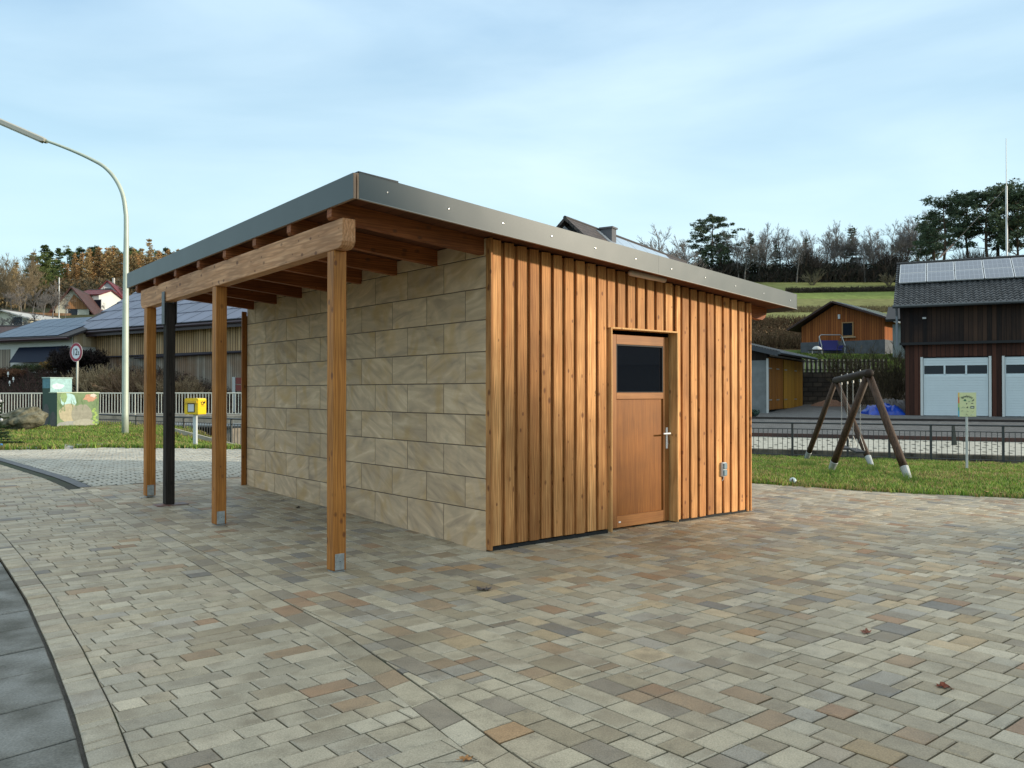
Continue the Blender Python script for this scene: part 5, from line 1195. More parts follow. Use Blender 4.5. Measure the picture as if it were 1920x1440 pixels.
def terrace():
    # dark retaining wall, slat fence on it, garden seat, table, sand, tarps, rail edge
    d = 45.; a0, a1 = ax(1500, d), ax(1688, d); z0 = H(a0, 44); m = MB(); m.box(a0, a1, d - .25, d + .1, z0 - .3, zz(698, d))
    tag(m.build('retaining_wall', brickmat('dark_stone_wall', (.055, .048, .04), (.03, .027, .025), (.015, .014, .012), .5, .25, .03, rough=.95)), 'dark rough retaining wall below the slatted fence on the terrace', 'wall')
    t = thing('slat_fence', 'fence of alternating black slats on pale rails along the terrace edge', 'fence', (a0, d - .1, zz(699, d))); h_ = zz(673, d) - zz(699, d); x1 = ax(1662, d) - a0
    m = MB(); x = .05
    while x < x1: m.box(x, x + .10, -.03, 0, .0, h_, (1, 1, 1)); x += .235
    m.build('slat', mat('black_slats', (.012, .011, .012), .8), t)
    m = MB(); x = .17
    while x < x1: m.box(x, x + .075, .02, .035, .02, h_ * .96); x += .235
    m.build('back_slat', mat('pale_slats', (.62, .58, .46), .8), t)
    m = MB(); m.box(0, x1, .001, .018, h_ * .18, h_ * .25); m.box(0, x1, .001, .018, h_ * .76, h_ * .83); m.build('rail', mat('black_rail', (.015, .014, .014), .8), t)
    # sand pile
    m = MB(); d = 43.6; cx = ax(1556, d); z0 = H(cx, d) - .02; n = 22; V = []; r = random.Random(3)
    for j in range(6):
        for i in range(n): th = 2 * math.pi * i / n; q = 1 - j / 6; V.append((cx + 1.0 * q * math.cos(th) * r.uniform(.9, 1.1), d + .7 * q * math.sin(th), z0 + .34 * math.sin((1 - q) * 1.57) * r.uniform(.85, 1.1)))
    V.append((cx, d, z0 + .36)); m.add(V, [(j * n + i, j * n + (i + 1) % n, (j + 1) * n + (i + 1) % n, (j + 1) * n + i) for j in range(5) for i in range(n)] + [(5 * n + i, 5 * n + (i + 1) % n, 6 * n) for i in range(n)])
    tag(m.build('sand_pile', mat('reddish_sand', (.24, .13, .085), .95, var=.3, scale=12)), 'small heap of reddish sand at the foot of the dark retaining wall', 'sand pile')
    # tarps
    from mathutils import noise
    def heap(name, label, cat, px0, px1, py0, py1, d, dep, mt, seed, sharp=1.):
        x0, x1 = ax(px0, d), ax(px1, d); z0 = H((x0 + x1) / 2, d) - .02; h_ = zz(py0, d) - z0; nx, ny = 34, 18; V = []
        for j in range(ny + 1):
            for i in range(nx + 1):
                u, v = i / nx, j / ny; e = min(1, 5 * u, 5 * (1 - u)) * min(1, 4 * v, 4 * (1 - v)); e = e ** .6
                n1 = noise.noise(Vector((u * 4 + seed, v * 3, 0))); n2 = noise.noise(Vector((u * 13 + seed, v * 9, 4)))
                V.append((x0 + (x1 - x0) * u, d - dep / 2 + dep * v + .05 * n1, z0 + h_ * e * (.84 + .3 * n1 + .16 * n2 * sharp)))
        m = MB(); m.add(V, [(j * (nx + 1) + i, j * (nx + 1) + i + 1, (j + 1) * (nx + 1) + i + 1, (j + 1) * (nx + 1) + i) for j in range(ny) for i in range(nx)]); tag(m.build(name, mt, smooth=True), label, cat)
    heap('tarpaulin', 'crumpled bright blue tarpaulin over a heap beside the wooden garage', 'tarp', 1619, 1690, 758, 780, 36.6, 1.2, mat('blue_plastic', (.008, .06, .42), .3, var=.5, scale=4), 2.0, 1.6)
    heap('covered_heap', 'grey covered heap behind the blue tarpaulin', 'heap', 1648, 1697, 746, 772, 38.2, 1.6, mat('grey_cover', (.12, .115, .12), .8, var=.4, scale=4), 7.)
    # garden swing seat
    d = 57.5; x0, x1 = ax(1541, d), ax(1584, d); z0 = H((x0 + x1) / 2, d) - .1; zt = zz(627, d) - z0
    t = thing('garden_swing_seat', 'blue garden swing seat under a grey tubular frame before the orange barn', 'swing seat', (x0, d, z0)); W_ = x1 - x0; m = MB()
    for yy in (0, .9): m.tube([(0, yy, 0), (.03, yy * .6 + .1, zt * .5), (.0, .45, zt - .12), (.12, .45, zt), (W_ - .12, .45, zt), (W_, .45, zt - .12), (W_ - .03 + .1, yy * .6 + .1, zt * .5), (W_, yy, 0)], .035, 6)
    m.build('frame', mat('frame_grey', (.33, .35, .36), .4, .5), t)
    m = MB(); zs_ = zt * .26; m.box(.15, W_ - .1, .1, .7, zs_, zs_ + .12, bev=.03); m.prism([(.65, zs_ + .1), (.8, zs_ + .1), (.95, zs_ + .75), (.85, zs_ + .75)], lambda u, v, s_: (s_, u, v), .15, W_ - .1); m.box(.12, .17, .1, .8, zs_ + .2, zs_ + .38); m.box(W_ - .12, W_ - .06, .1, .8, zs_ + .2, zs_ + .38); m.build('seat', mat('purple_blue_fabric', (.03, .03, .16), .8), t)
    d = 56.5; x0, x1 = ax(1522, d), ax(1545, d); z0 = H(x0, d) - .1; zt = zz(655, d) - z0; t = thing('garden_table', 'dark garden table with a folded white cover on it, left of the blue swing seat', 'table', (x0, d, z0)); W_ = x1 - x0
    m = MB(); m.box(0, W_, 0, .8, zt - .06, zt); m.build('tabletop', mat('table_dark', (.03, .03, .03), .6), t)
    for xx in (.05, W_ - .1):
        for yy in (.05, .7): m = MB(); m.box(xx, xx + .05, yy, yy + .05, -.1, zt - .061); m.build('leg', mat('leg_pale', (.3, .3, .3), .6), t)
    heap_ = MB(); n = 14; V = []
    for j in range(5):
        for i in range(n): th = 2 * math.pi * i / n; q = math.cos(j / 5 * 1.5); V.append((x0 + W_ * .62 + .33 * q * math.cos(th), d + .4 + .25 * q * math.sin(th), z0 + zt + .005 + .22 * math.sin(j / 5 * 1.5) * (1 + .1 * math.sin(th * 3))))
    V.append((x0 + W_ * .62, d + .4, z0 + zt + .24)); heap_.add(V, [(j * n + i, j * n + (i + 1) % n, (j + 1) * n + (i + 1) % n, (j + 1) * n + i) for j in range(4) for i in range(n)] + [(4 * n + i, 4 * n + (i + 1) % n, 5 * n) for i in range(n)])
    tag(heap_.build('folded_cover', mat('white_cloth', (.55, .57, .57), .8), smooth=True), 'white folded cover lying on the dark garden table', 'cover')
terrace()
def farbank():
    # stone stream wall, pale paver strip, low timber edge, kerb of the yard
    xs = np.linspace(5.2, 26, 44)
    def row(e, z): return [(x, fenceline(x) + e, z) for x in xs]
    def sheet(name, r0, r1, mt, kind='structure'):
        m = MB(); 
        for i in range(len(xs) - 1): m.poly([r0[i], r0[i + 1], r1[i + 1], r1[i]])
        o = m.build(name, mt); o['kind'] = kind; return o
    m = MB()
    for i in range(len(xs) - 1):
        a, b_, c, d_ = (xs[i], fenceline(xs[i]) + 1.9, -1.6), (xs[i + 1], fenceline(xs[i + 1]) + 1.9, -1.6), (xs[i + 1], fenceline(xs[i + 1]) + 2.0, -.30), (xs[i], fenceline(xs[i]) + 2.0, -.30)
        m.poly([a, b_, c, d_]); m.poly([d_, c, (c[0], c[1] + .35, -.295), (d_[0], d_[1] + .35, -.295)])
    tag(m.build('stream_wall', mat('stream_wall_stone', (.20, .175, .13), .95, c2=(.035, .03, .022), scale=1.6, bump=1., detail=9)), 'rough mossy stone wall lining the far bank of the stream behind the dark fence', 'wall')
    grid = bpy.data.materials.new('grid_block_paving'); grid.use_nodes = True; N, K, b = NT(grid); b.inputs['Roughness'].default_value = .85
    uv = N.new('ShaderNodeUVMap'); br = N.new('ShaderNodeTexBrick'); K(uv.outputs[0], br.inputs['Vector']); br.inputs['Scale'].default_value = 1; br.inputs['Brick Width'].default_value = .42; br.inputs['Row Height'].default_value = .40; br.inputs['Mortar Size'].default_value = .085
    br.inputs['Color1'].default_value = (.50, .48, .40, 1); br.inputs['Color2'].default_value = (.46, .44, .37, 1); br.inputs['Mortar'].default_value = (.44, .42, .35, 1)
    vo = N.new('ShaderNodeTexVoronoi'); mp = N.new('ShaderNodeMapping'); mp.inputs['Scale'].default_value = (3.8, 3.0, 1); K(uv.outputs[0], mp.inputs[0]); K(mp.outputs[0], vo.inputs['Vector']); vo.inputs['Randomness'].default_value = .35; vo.inputs['Scale'].default_value = 1.
    K(mixc(N, K, ramp(N, K, vo.outputs['Distance'], [(.22, 1.), (.28, 0.)]), br.outputs['Color'], (.08, .08, .06)), b.inputs['Base Color'])
    sheet('grass_block_strip', row(2.36, -.30), row(4.7, -.035), grid)
    M_Y = brickmat('yard_paving', (.155, .155, .15), (.125, .125, .125), (.07, .07, .07), .22, .11, .012, rough=.85, bump=.3)
    sheet('road_far', row(4.86, -.02), row(10.0, .42), M_Y)
    sheet('yard', [(x, fenceline(x) + 10.1, .43) for x in xs], [(x, 45.2 if x < 15 else 36.5, .84 if x < 15 else .50) for x in xs], M_Y)
    m = MB(); z0, z1 = -.06, .09
    for i in range(len(xs) - 1):
        a, b_ = xs[i], xs[i + 1]; m.add([(a, fenceline(a) + 4.72, z0), (b_, fenceline(b_) + 4.72, z0), (b_, fenceline(b_) + 4.72, z1), (a, fenceline(a) + 4.72, z1), (b_, fenceline(b_) + 4.84, z1), (a, fenceline(a) + 4.84, z1)], [(0, 1, 2, 3), (3, 2, 4, 5)])
    tag(m.build('timber_edge', mat('edge_timber', (.035, .03, .03), .8, c2=(.11, .045, .03), scale=.25)), 'long low dark timber edging between the pale grid paving and the far road', 'edging')
    m = MB()
    for i in range(len(xs) - 1):
        a, b_ = xs[i], xs[i + 1]; m.add([(a, fenceline(a) + 10.0, .36), (b_, fenceline(b_) + 10.0, .36), (b_, fenceline(b_) + 10.0, .50), (a, fenceline(a) + 10.0, .50), (b_, fenceline(b_) + 10.12, .50), (a, fenceline(a) + 10.12, .50)], [(0, 1, 2, 3), (3, 2, 4, 5)])
    tag(m.build('kerb', mat('dark_kerb', (.05, .04, .036), .9, var=.4, scale=4)), 'dark raised kerb in front of the garages', 'kerb')
    d = 25.6; a = ax(1788, d); m = MB(); m.prism([(-.05, -.68), (.11, -.68), (.03, .0), (-.04, .0)], lambda u, v, s_: (a + u, d + s_, zz(798, d) + v), 0, .05); tag(m.build('leaning_board', mat('leaning_board', (.02, .03, .028), .7)), 'narrow dark board leaning over the stream wall left of the picture sign', 'board')
farbank()
# ---- dark gabled house peeking above the shed roof
def peek_house():
    d = 38.; a = ax(1070, d); z0 = H(a, d); rz = R(-32); hr = zz(417, d) - z0; he = hr - 2.6
    M = brickmat('peek_tiles', (.11, .085, .075), (.07, .055, .05), (.03, .025, .025), .25, .3, .03, rough=.7, off=0)
    t = gable('gabled_house', 'dark tiled gable tip and chimney of a house showing above the shed roof', (a, d, z0), rz, 5.6, 14, he, hr, mat('slate_gable', (.05, .05, .055), .8, var=.3, scale=5), M, ridge='y', oh=.55, chim=(3.3, 2.9, .30, .12))
    # centre gable on the pixel: shift so that ridge front end stands at px 1070
    c = Vector((math.cos(rz), math.sin(rz), 0)) * 2.8 ; t.location = Vector((a, d, z0)) - c
    m = MB(); sl = 2.6 / 2.8; z = lambda x: hr - (x - 2.8) * sl + .17
    for k in range(5):
        y0 = 2.2 + k * 1.75; slabp(m, [(3.0, y0, z(3.0)), (4.6, y0, z(4.6)), (4.6, y0 + 1.7, z(4.6)), (3.0, y0 + 1.7, z(3.0))], .04)
    m.build('solar_field', mat('bright_solar2', (.42, .47, .52), .12, .3, spec=1.), t)
    m = MB(); e = hr - .15
    for sg in (-1, 1): m.prism([(2.8, e - .28), (2.8, e - .10), (2.8 + sg * 3.0, e - 3.0 * sl - .10), (2.8 + sg * 3.0, e - 3.0 * sl - .28)], lambda u, v, s_: (u, s_, v), -.60, -.555)
    m.build('barge_board', mat('barge_grey', (.16, .16, .17), .6), t)
peek_house()
# ================================================================ LEFT BUILDINGS
def big_barn():
    A = Vector((ax(160, 50), 50, 1.2)); B = Vector((ax(470, 41.6), 41.6, 0)); dr = Vector((B.x - A.x, B.y - A.y, 0)); L_ = dr.length + 3; dr.normalize()
    t = thing('big_barn', 'big old barn with weathered vertical boards and a large slate blue roof behind the porch', 'barn', A, math.atan2(dr.y, dr.x)); z0 = A.z
    he = zz(612, 50) - z0; zm = zz(671, 50) - z0; dp = 17.; hr = he + 5.4
    up = planks('barn_boards', (.34, .21, .11), (.70, .48, .28), .20, gap=(.03, .02, .012), weather=(.40, .24, .11), gapw=.2)
    lo = planks('barn_boards_low', (.22, .19, .15), (.38, .34, .28), .17, gap=(.03, .025, .02), weather=(.22, .11, .05), gapw=.14)
    m = MB(); m.prism([(0, zm), (dp, zm), (dp, he), (dp / 2, hr), (0, he)], lambda u, v, s_: (s_, u, v), 0, L_); m.build('upper_wall', up, t)
    m = MB(); m.box(.4, L_, .12, dp, -2, zm - .001); m.build('lower_wall', lo, t)
    m = MB(); m.box(.25, 1.3, .02, 1, -2, zm - .01); m.build('stone_pier', brickmat('rubble_pier', (.20, .18, .14), (.13, .12, .10), (.06, .055, .05), .5, .3, .02), t)
    m = MB(); m.tube([(5.2, -.06, zm - .12), (L_, -.06, zm + .02)], .06, 6); m.box(0, L_, -.03, .0, zm - .02, zm + .05); m.build('door_rail', mat('rail_iron', (.045, .035, .045), .6, .3), t)
    m = MB(); e = he - .55; sl = (hr - he) / (dp / 2); slabp(m, [(-.6, -.7, he - .7 * sl), (L_ + .5, -.7, he - .7 * sl), (L_ + .5, dp / 2, hr), (-.6, dp / 2, hr)], .14); slabp(m, [(-.6, dp / 2, hr), (L_ + .5, dp / 2, hr), (L_ + .5, dp + .7, he - .7 * sl), (-.6, dp + .7, he - .7 * sl)], .14)
    rf = m.build('roof', mat('barn_roof_deck', (.03, .022, .022), .7), t)
    # big lapped slate sheets (bottom edge cut on the slant)
    m = MB(); Ls = math.hypot(dp / 2 + .7, hr - he + .7 * sl); cs = (dp / 2 + .7) / Ls; sn = (hr - he + .7 * sl) / Ls; rows = 9; cw = 1.5; r = random.Random(4); rh = Ls / rows
    for j in range(rows):
        off = -.35 * j % cw; n = int((L_ + 1.1) / cw) + 3
        for i in range(-1, n):
            q = []
            for (xx, s_) in ((i * cw + off, 0), ((i + 1) * cw + off, 0), ((i + 1) * cw + off + .5, 1), (i * cw + off + .5, 1)):
                xx = min(max(xx, -.6), L_ + .5); ss = (j + s_ * 1.03) * rh; ss = min(ss, Ls); upo = .155 + .03 * (1 - s_); q.append((xx + (-.0), -.7 + ss * cs - upo * sn, he - .7 * sl + ss * sn + upo * cs))
            if q[1][0] - q[0][0] < .05 and q[2][0] - q[3][0] < .05: continue
            q[0] = (q[0][0] + .06, *q[0][1:]); q[3] = (q[3][0] + .06, *q[3][1:]); k = r.uniform(.85, 1.12)
            lo_ = [(p[0], p[1] + .02 * sn, p[2] - .035) for p in q[:2]]; m.add(q + lo_, [(0, 1, 2, 3), (0, 4, 5, 1)], (k, k, k))
    m.build('slate_sheets', mat('slate_blue', (.155, .165, .225), .42, attr=True, var=.15, scale=1.5, spec=.6), rf, recalc=False)
    m = MB(); m.tube([(-.6, -.78, he - .7 * sl - .02), (L_ + .5, -.78, he - .7 * sl - .02)], .08, 8); m.box(-.6, L_ + .5, -.70, -.62, he - .7 * sl - .25, he - .7 * sl - .01); m.build('gutter', mat('gutter_brown', (.045, .025, .03), .5), t)
big_barn()
def white_annex():
    A = Vector((ax(-14, 51.0), 51., 0)); B = Vector((ax(135, 48.), 48., 0)); z0 = 2.4; A.z = z0; dr = Vector((B.x - A.x, B.y - A.y, 0)); L_ = dr.length; dr.normalize()
    t = thing('white_annex', 'low white rendered building with a solar roof and a dark collector on its wall', 'building', A, math.atan2(dr.y, dr.x))
    he = zz(636, 48) - z0 + .22; dp = 6.4; hr = he + 1.25
    m = MB(); m.box(0, L_, 0, dp, -2, he); m.prism([(0, he), (dp, he), (dp / 2, hr)], lambda u, v, s_: (s_, u, v), 0, L_ - .01); m.build('wall', mat('white_render', (.66, .65, .60), .9, var=.08, scale=1.5), t)
    m = MB(); m.prism([(0.05, he - .6), (dp, he - .6), (dp, he), (dp / 2, hr), (0.05, he)], lambda u, v, s_: (s_, u, v), L_ + .005, L_ + .06); m.box(L_ + .005, L_ + .06, 1.6, dp, 0.3, he - .61); m.build('gable_boards', planks('pale_boards', (.42, .30, .17), (.62, .50, .34), .3, gapw=.05, gap=(.3, .17, .09)), t)
    m = MB(); sl = (hr - he) / (dp / 2); slabp(m, [(-.4, -.5, he - .5 * sl), (L_ + .35, -.5, he - .5 * sl), (L_ + .35, dp / 2, hr), (-.4, dp / 2, hr)], .12); slabp(m, [(-.4, dp / 2, hr), (L_ + .35, dp / 2, hr), (L_ + .35, dp + .5, he - .5 * sl), (-.4, dp + .5, he - .5 * sl)], .12); rf = m.build('roof', mat('annex_roof', (.03, .025, .025), .7), t)
    m = MB(); n = int(L_ / 1.05)
    for j in range(2):
        for i in range(n):
            xa = .1 + i * 1.05 - .0; ya = -.4 + j * 1.78; z = lambda y: he + y * sl + .135; m2 = [(xa, ya, z(ya)), (xa + 1.01, ya, z(ya)), (xa + 1.01, ya + 1.74, z(ya + 1.74)), (xa, ya + 1.74, z(ya + 1.74))]; slabp(m, m2, .04)
    m.build('solar_field', mat('solar_dark', (.035, .05, .085), .3, spec=.35), rf)
    m = MB(); m.tube([(-.4, -.58, he - .5 * sl), (L_ + .4, -.58, he - .5 * sl)], .075, 6); m.box(-.4, L_ + .35, -.5, -.44, he - .5 * sl - .12, he - .5 * sl); m.build('gutter', mat('annex_gutter', (.05, .02, .022), .5), t)
    x = lambda px: (((px - 960) / FPX) * A.y - A.x) / (dr.x - (px - 960) / FPX * dr.y)
    m = MB(); zt, zb = zz(651, 49.5) - z0, zz(680, 49.5) - z0; m.add([(x(33), -.55, zb), (x(123), -.55, zb), (x(129), -.1, zt), (x(38), -.1, zt)] + [(x(33), -.47, zb), (x(123), -.47, zb), (x(129), -.02, zt), (x(38), -.02, zt)], [(0, 1, 2, 3), (7, 6, 5, 4), (0, 4, 5, 1), (1, 5, 6, 2), (2, 6, 7, 3), (3, 7, 4, 0)]); m.build('solar_collector', mat('collector_navy', (.006, .010, .026), .4, spec=.15), t)
    m = MB(); m.box(x(-12), x(19), -.06, -.001, -.3, zz(656, 51) - z0); m.build('board_gate', planks('grey_boards', (.25, .2, .15), (.38, .32, .25), .25), t)
white_annex()
RT = brickmat('red_tiles', (.18, .022, .028), (.14, .018, .022), (.06, .008, .01), .3, .35, .02, rough=.6, off=0)
def far_houses():
    cream = mat('cream_render', (.62, .60, .48), .9, var=.06, scale=1); wh = mat('white_render2', (.66, .68, .66), .9, var=.05, scale=1)
    d = 54; gable('tiled_outhouse', 'dark red brown tiled roof at the left picture edge beside the white annex', (ax(-200, d), d, 3.2), R(-8), 8.2, 6, zz(630, d) - 3.2, zz(611, d) - 3.2, mat('outhouse_wall', (.2, .15, .12), .9), brickmat('brown_tiles', (.13, .055, .04), (.08, .035, .03), (.03, .015, .012), .25, .3, .03, off=0), ridge='x', oh=.5, cat='outbuilding')
    d = 78; z0 = zz(618, d); t = gable('cream_house', 'low cream house with a pale flat pitched roof above the white annex', (ax(-40, d), d, z0), R(-4), ax(56, d) - ax(-40, d), 8, zz(598, d) - z0, zz(584, d) - z0, cream, mat('pale_roof', (.45, .45, .43), .7), ridge='y', oh=.4, wins=[('front', ax(26, d) - ax(-40, d), 0.2, 1.0, 1.0)])
    d = 92; z0 = zz(604, d)
    t = gable('chalet_house', 'white house with wooden gable, balconies and red roof ridge half hidden by bare trees', (ax(103, d), d, z0), R(14), ax(161, d) - ax(103, d), 10, zz(578, d) - z0, zz(540, d) - z0, cream, brickmat('brown_roof', (.09, .035, .03), (.07, .03, .025), (.03, .015, .012), .3, .35, .02, off=0), ridge='y', oh=.6,
              wins=[('front', 1.2, .3, 1.1, 1.4), ('front', 3.0, -1.1, .9, 1.1), ('front', .5, -1.1, .9, 1.1)])
    m = MB(); W_ = ax(161, d) - ax(103, d); m.box(-3., W_ * .55, -1.2, -.05, -.25, 0); m.box(-3., W_ * .55, -1.25, -1.15, .02, .9); m.build('balcony', planks('balcony_boards', (.22, .12, .06), (.36, .22, .13), .2), t)
    m = MB(); m.prism([(W_ * .28, 1.5), (W_ * .95, 1.5), (W_ * .9, 1.95), (W_ * .55, 3.1)], lambda u, v, s_: (u, s_, v), -.12, -.01); m.build('gable_cladding', planks('gable_orange', (.28, .14, .06), (.4, .2, .09), .2), t)
    d = 100; z0 = zz(596, d); W_ = ax(186, d) - ax(146, d)
    gable('white_house', 'white house with a red roof and one dark window right of the wooden gable', (ax(146, d), d, z0), R(-4), W_, 5, zz(553, d) - z0, zz(541, d) - z0, wh, RT, ridge='x', oh=.3, wins=[('front', ax(176, d) - ax(146, d), 1.0, 1.0, 1.2)])
    d = 104; z0 = zz(575, d); W_ = ax(213, d) - ax(184, d)
    gable('red_roof_house', 'pale house with a steep bright red roof just left of the lamp pole', (ax(178, d), d, z0), R(14), W_ * 1.45, 14, zz(552, d) - z0, zz(527, d) - z0, mat('pale_grey_render', (.52, .55, .56), .9), RT, ridge='y', oh=.3, wins=[('front', 1.0, 1.2, .9, 1.2)])
    m = MB(); d = 110; a = ax(212, d); m.tube([(a, d, zz(560, d)), (a, d, zz(521, d))], .18, 8); tag(m.build('metal_flue', mat('flue', (.5, .5, .48), .5, .4)), 'thin pale metal flue rising behind the bright red roof', 'chimney')
    m = MB(); d = 86; a = ax(110, d); m.tube([(a, d, zz(600, d)), (a, d, zz(520, d))], .055, 8); tag(m.build('chimney_pipe', mat('flue2', (.6, .6, .58), .5, .3)), 'white slim chimney pipe among the bare trees left of the wooden gable', 'chimney')
far_houses()
# ---- the house across the square: outside the picture, it shades the foreground and shows in the door pane
def shade_house():
    gable('neighbour_house', 'steep gabled house across the square, mirrored in the door pane', (24., -6.2, 0), 0, 13, 12.4, 4.2, 12.6, mat('shade_wall', (.16, .15, .14), .9, var=.1, scale=1), M_ROOFT, ridge='x', oh=.35, wins=[('left', 2 + 2.6 * k, 1.0, 1.2, 1.5) for k in range(4)])
    gable('farm_building', 'low dark farm building far across the square, mirrored in the door pane', (62., 2., 0), R(4), 8, 22, 4.0, 7.2, mat('farm_wall', (.10, .09, .08), .9, var=.1, scale=1), M_ROOFT, ridge='y', oh=.5)
shade_house()
# ================================================================ VEGETATION
class TB:
    """triangle soup with a colour per face"""
    def __init__(s): s.v = []; s.f = []; s.c = []
    def tri(s, a, b, c, col): o = len(s.v); s.v += [a, b, c]; s.f.append((o, o + 1, o + 2)); s.c.append((*col, 1))
    def quad(s, a, b, c, d, col): o = len(s.v); s.v += [a, b, c, d]; s.f.append((o, o + 1, o + 2, o + 3)); s.c.append((*col, 1))
    def limb(s, p0, p1, r0, r1, col, n=4):
        p0 = Vector(p0); p1 = Vector(p1); t = (p1 - p0); 
        if t.length < 1e-5: return
        t.normalize(); a = t.orthogonal().normalized(); b = t.cross(a); o = len(s.v)
        for p, r_ in ((p0, r0), (p1, r1)):
            for k in range(n): th = 2 * math.pi * k / n; s.v.append(tuple(p + (a * math.cos(th) + b * math.sin(th)) * r_))
        for k in range(n): s.f.append((o + k, o + (k + 1) % n, o + n + (k + 1) % n, o + n + k)); s.c.append((*col, 1))
    def build(s, name, m, parent=None):
        me = bpy.data.meshes.new(name); me.from_pydata(s.v, [], s.f); me.materials.append(m)
        ca = me.attributes.new('col', 'FLOAT_COLOR', 'FACE'); ca.data.foreach_set('color', np.array(s.c, np.float32).ravel())
        o = bpy.data.objects.new(name, me); C.objects.link(o); o.parent = parent; return o
def leafm(name, trans=.25, rough=.7):
    m = bpy.data.materials.new(name); m.use_nodes = True; N, K, b = NT(m); a = N.new('ShaderNodeAttribute'); a.attribute_name = 'col'; K(a.outputs['Color'], b.inputs['Base Color']); b.inputs['Roughness'].default_value = rough; b.inputs['Specular IOR Level'].default_value = .2
    if trans:
        tr = N.new('ShaderNodeBsdfTranslucent'); K(a.outputs['Color'], tr.inputs[0]); mx = N.new('ShaderNodeMixShader'); mx.inputs[0].default_value = trans; K(b.outputs[0], mx.inputs[1]); K(tr.outputs[0], mx.inputs[2]); K(mx.outputs[0], N['Material Output'].inputs[0])
    return m
M_LEAF = leafm('foliage'); M_BARK = leafm('bark', 0, .9); M_GRASS = leafm('grass_blades', .35, .6)
def rv(r): return Vector((r.gauss(0, 1), r.gauss(0, 1), r.gauss(0, 1))).normalized()
def clump(T, c, rad, n, sz, cols, r, flat=.6, elong=1.):
    for _ in range(n):
        p = rv(r) * (r.random() ** .5); q = Vector((c[0] + p.x * rad, c[1] + p.y * rad, c[2] + p.z * rad * flat))
        a = rv(r) * sz * r.uniform(.6, 1.3) * elong; b = rv(r) * sz * r.uniform(.4, .9); col = r.choice(cols); k = r.uniform(.7, 1.3)
        T.tri(tuple(q - a * .5), tuple(q + a * .5), tuple(q + b), (col[0] * k, col[1] * k, col[2] * k))
GP = [(.060, .095, .055), (.085, .12, .065), (.045, .072, .050), (.10, .13, .075)]
GPN = [(.05, .085, .02), (.07, .10, .03), (.035, .06, .02)]
BK = (.09, .07, .055)
def bare_tree(seed, h, spread, label='bare tree', levels=5, col=(.12, .10, .085), up=.55, first=.28, minr=.012, twig=1.0, nb=(4, 6)):
    r = random.Random(seed); t = thing('bare_tree', label, 'tree', (0, -500, -50)); TR = TB(); CR = TB()
    def grow(p, d, L_, rad, lev):
        seg = 3 if lev < 2 else 2; q = p; dd = d.copy(); r0 = rad
        pts = [q]
        for i in range(seg):
            dd = (dd + rv(r) * (.10 if lev == 0 else .20) + Vector((0, 0, .06 * lev * up))).normalized(); q2 = q + dd * L_ / seg; r1 = rad * (1 - .45 * (i + 1) / seg)
            k = r.uniform(.8, 1.2); (TR if lev == 0 else CR).limb(q, q2, r0, r1, (col[0] * k, col[1] * k, col[2] * k), 6 if lev == 0 else (4 if lev < 3 else 3)); q = q2; r0 = r1; pts.append(q)
        if lev >= levels: return
        n = r.randint(*nb) if lev > 0 else r.randint(7, 10)
        for i in range(n):
            f = r.uniform(first if lev == 0 else .25, 1.); k = min(int(f * seg), seg - 1); b = pts[k].lerp(pts[k + 1], f * seg - k)
            side = dd.cross(rv(r)).normalized(); ang = r.uniform(.45, .95) * (1 if lev else 1.05); nd = (dd * math.cos(ang) + side * math.sin(ang) * spread).normalized(); nd.z = nd.z * (1 - .3 * up) + .3 * up; nd.normalize()
            grow(b, nd, L_ * r.uniform(.38, .62) * (1.15 - .35 * f if lev == 0 else 1), max(minr, r0 * r.uniform(.42, .6)), lev + 1)
        grow(q, dd, L_ * .5, max(minr, r0), lev + 1)
    grow(Vector((0, 0, -.3)), Vector((0, 0, 1)), h * .62, h * .017, 0)
    TR.build('trunk', M_BARK, t); CR.build('crown', M_BARK, t); return t
def pine(seed, h, label='pine', bare=.45, w_=.30, dens=1., cols=GP, lean=0.):
    r = random.Random(seed); t = thing('pine_tree', label, 'tree', (0, -500, -50)); TR = TB(); CR = TB(); p = Vector((0, 0, -.3)); pts = [p]; n = 9
    for i in range(n): p = p + Vector((r.uniform(-.12, .12) + lean, r.uniform(-.12, .12), h * .97 / n)); pts.append(p)
    for i in range(n): k = r.uniform(.8, 1.2); TR.limb(pts[i], pts[i + 1], h * .018 * (1 - .85 * i / n), h * .018 * (1 - .85 * (i + 1) / n), (BK[0] * k, BK[1] * k * .9, BK[2] * k * .8), 7)
    nl = int(26 * dens)
    for i in range(nl):
        f = bare + (1 - bare) * (i + r.random()) / nl; k = min(int(f * n), n - 1); b = pts[k].lerp(pts[k + 1], f * n - k); th = r.uniform(0, 6.28); prof = math.sin(min(1, (1.02 - f) / (1 - bare) * 1.15 + .12) * math.pi * .62)
        L_ = h * w_ * prof * r.uniform(.45, 1.1); d = Vector((math.cos(th), math.sin(th), r.uniform(-.05, .45))).normalized(); q = b; rr = h * .005
        for s_ in range(4):
            d = (d + rv(r) * .25 + Vector((0, 0, .05))).normalized(); q2 = q + d * L_ / 4; TR.limb(q, q2, rr, rr * .7, (BK[0] * .8, BK[1] * .7, BK[2] * .7), 4); rr *= .7; q = q2
            if s_ >= 1:
                for _ in range(2): c = q + Vector((r.gauss(0, .35), r.gauss(0, .35), r.gauss(.1, .2))) * h / 16; clump(CR, c, h * .045 * r.uniform(.7, 1.3), int(34 * dens), h * .020, cols, r, .5, 1.5)
    for _ in range(5): c = pts[-1] + Vector((r.gauss(0, .4), r.gauss(0, .4), r.gauss(0, .3))) * h / 14; clump(CR, c, h * .045, 40, h * .02, cols, r, .6, 1.5)
    TR.build('trunk', M_BARK, t); CR.build('crown', M_LEAF, t); return t
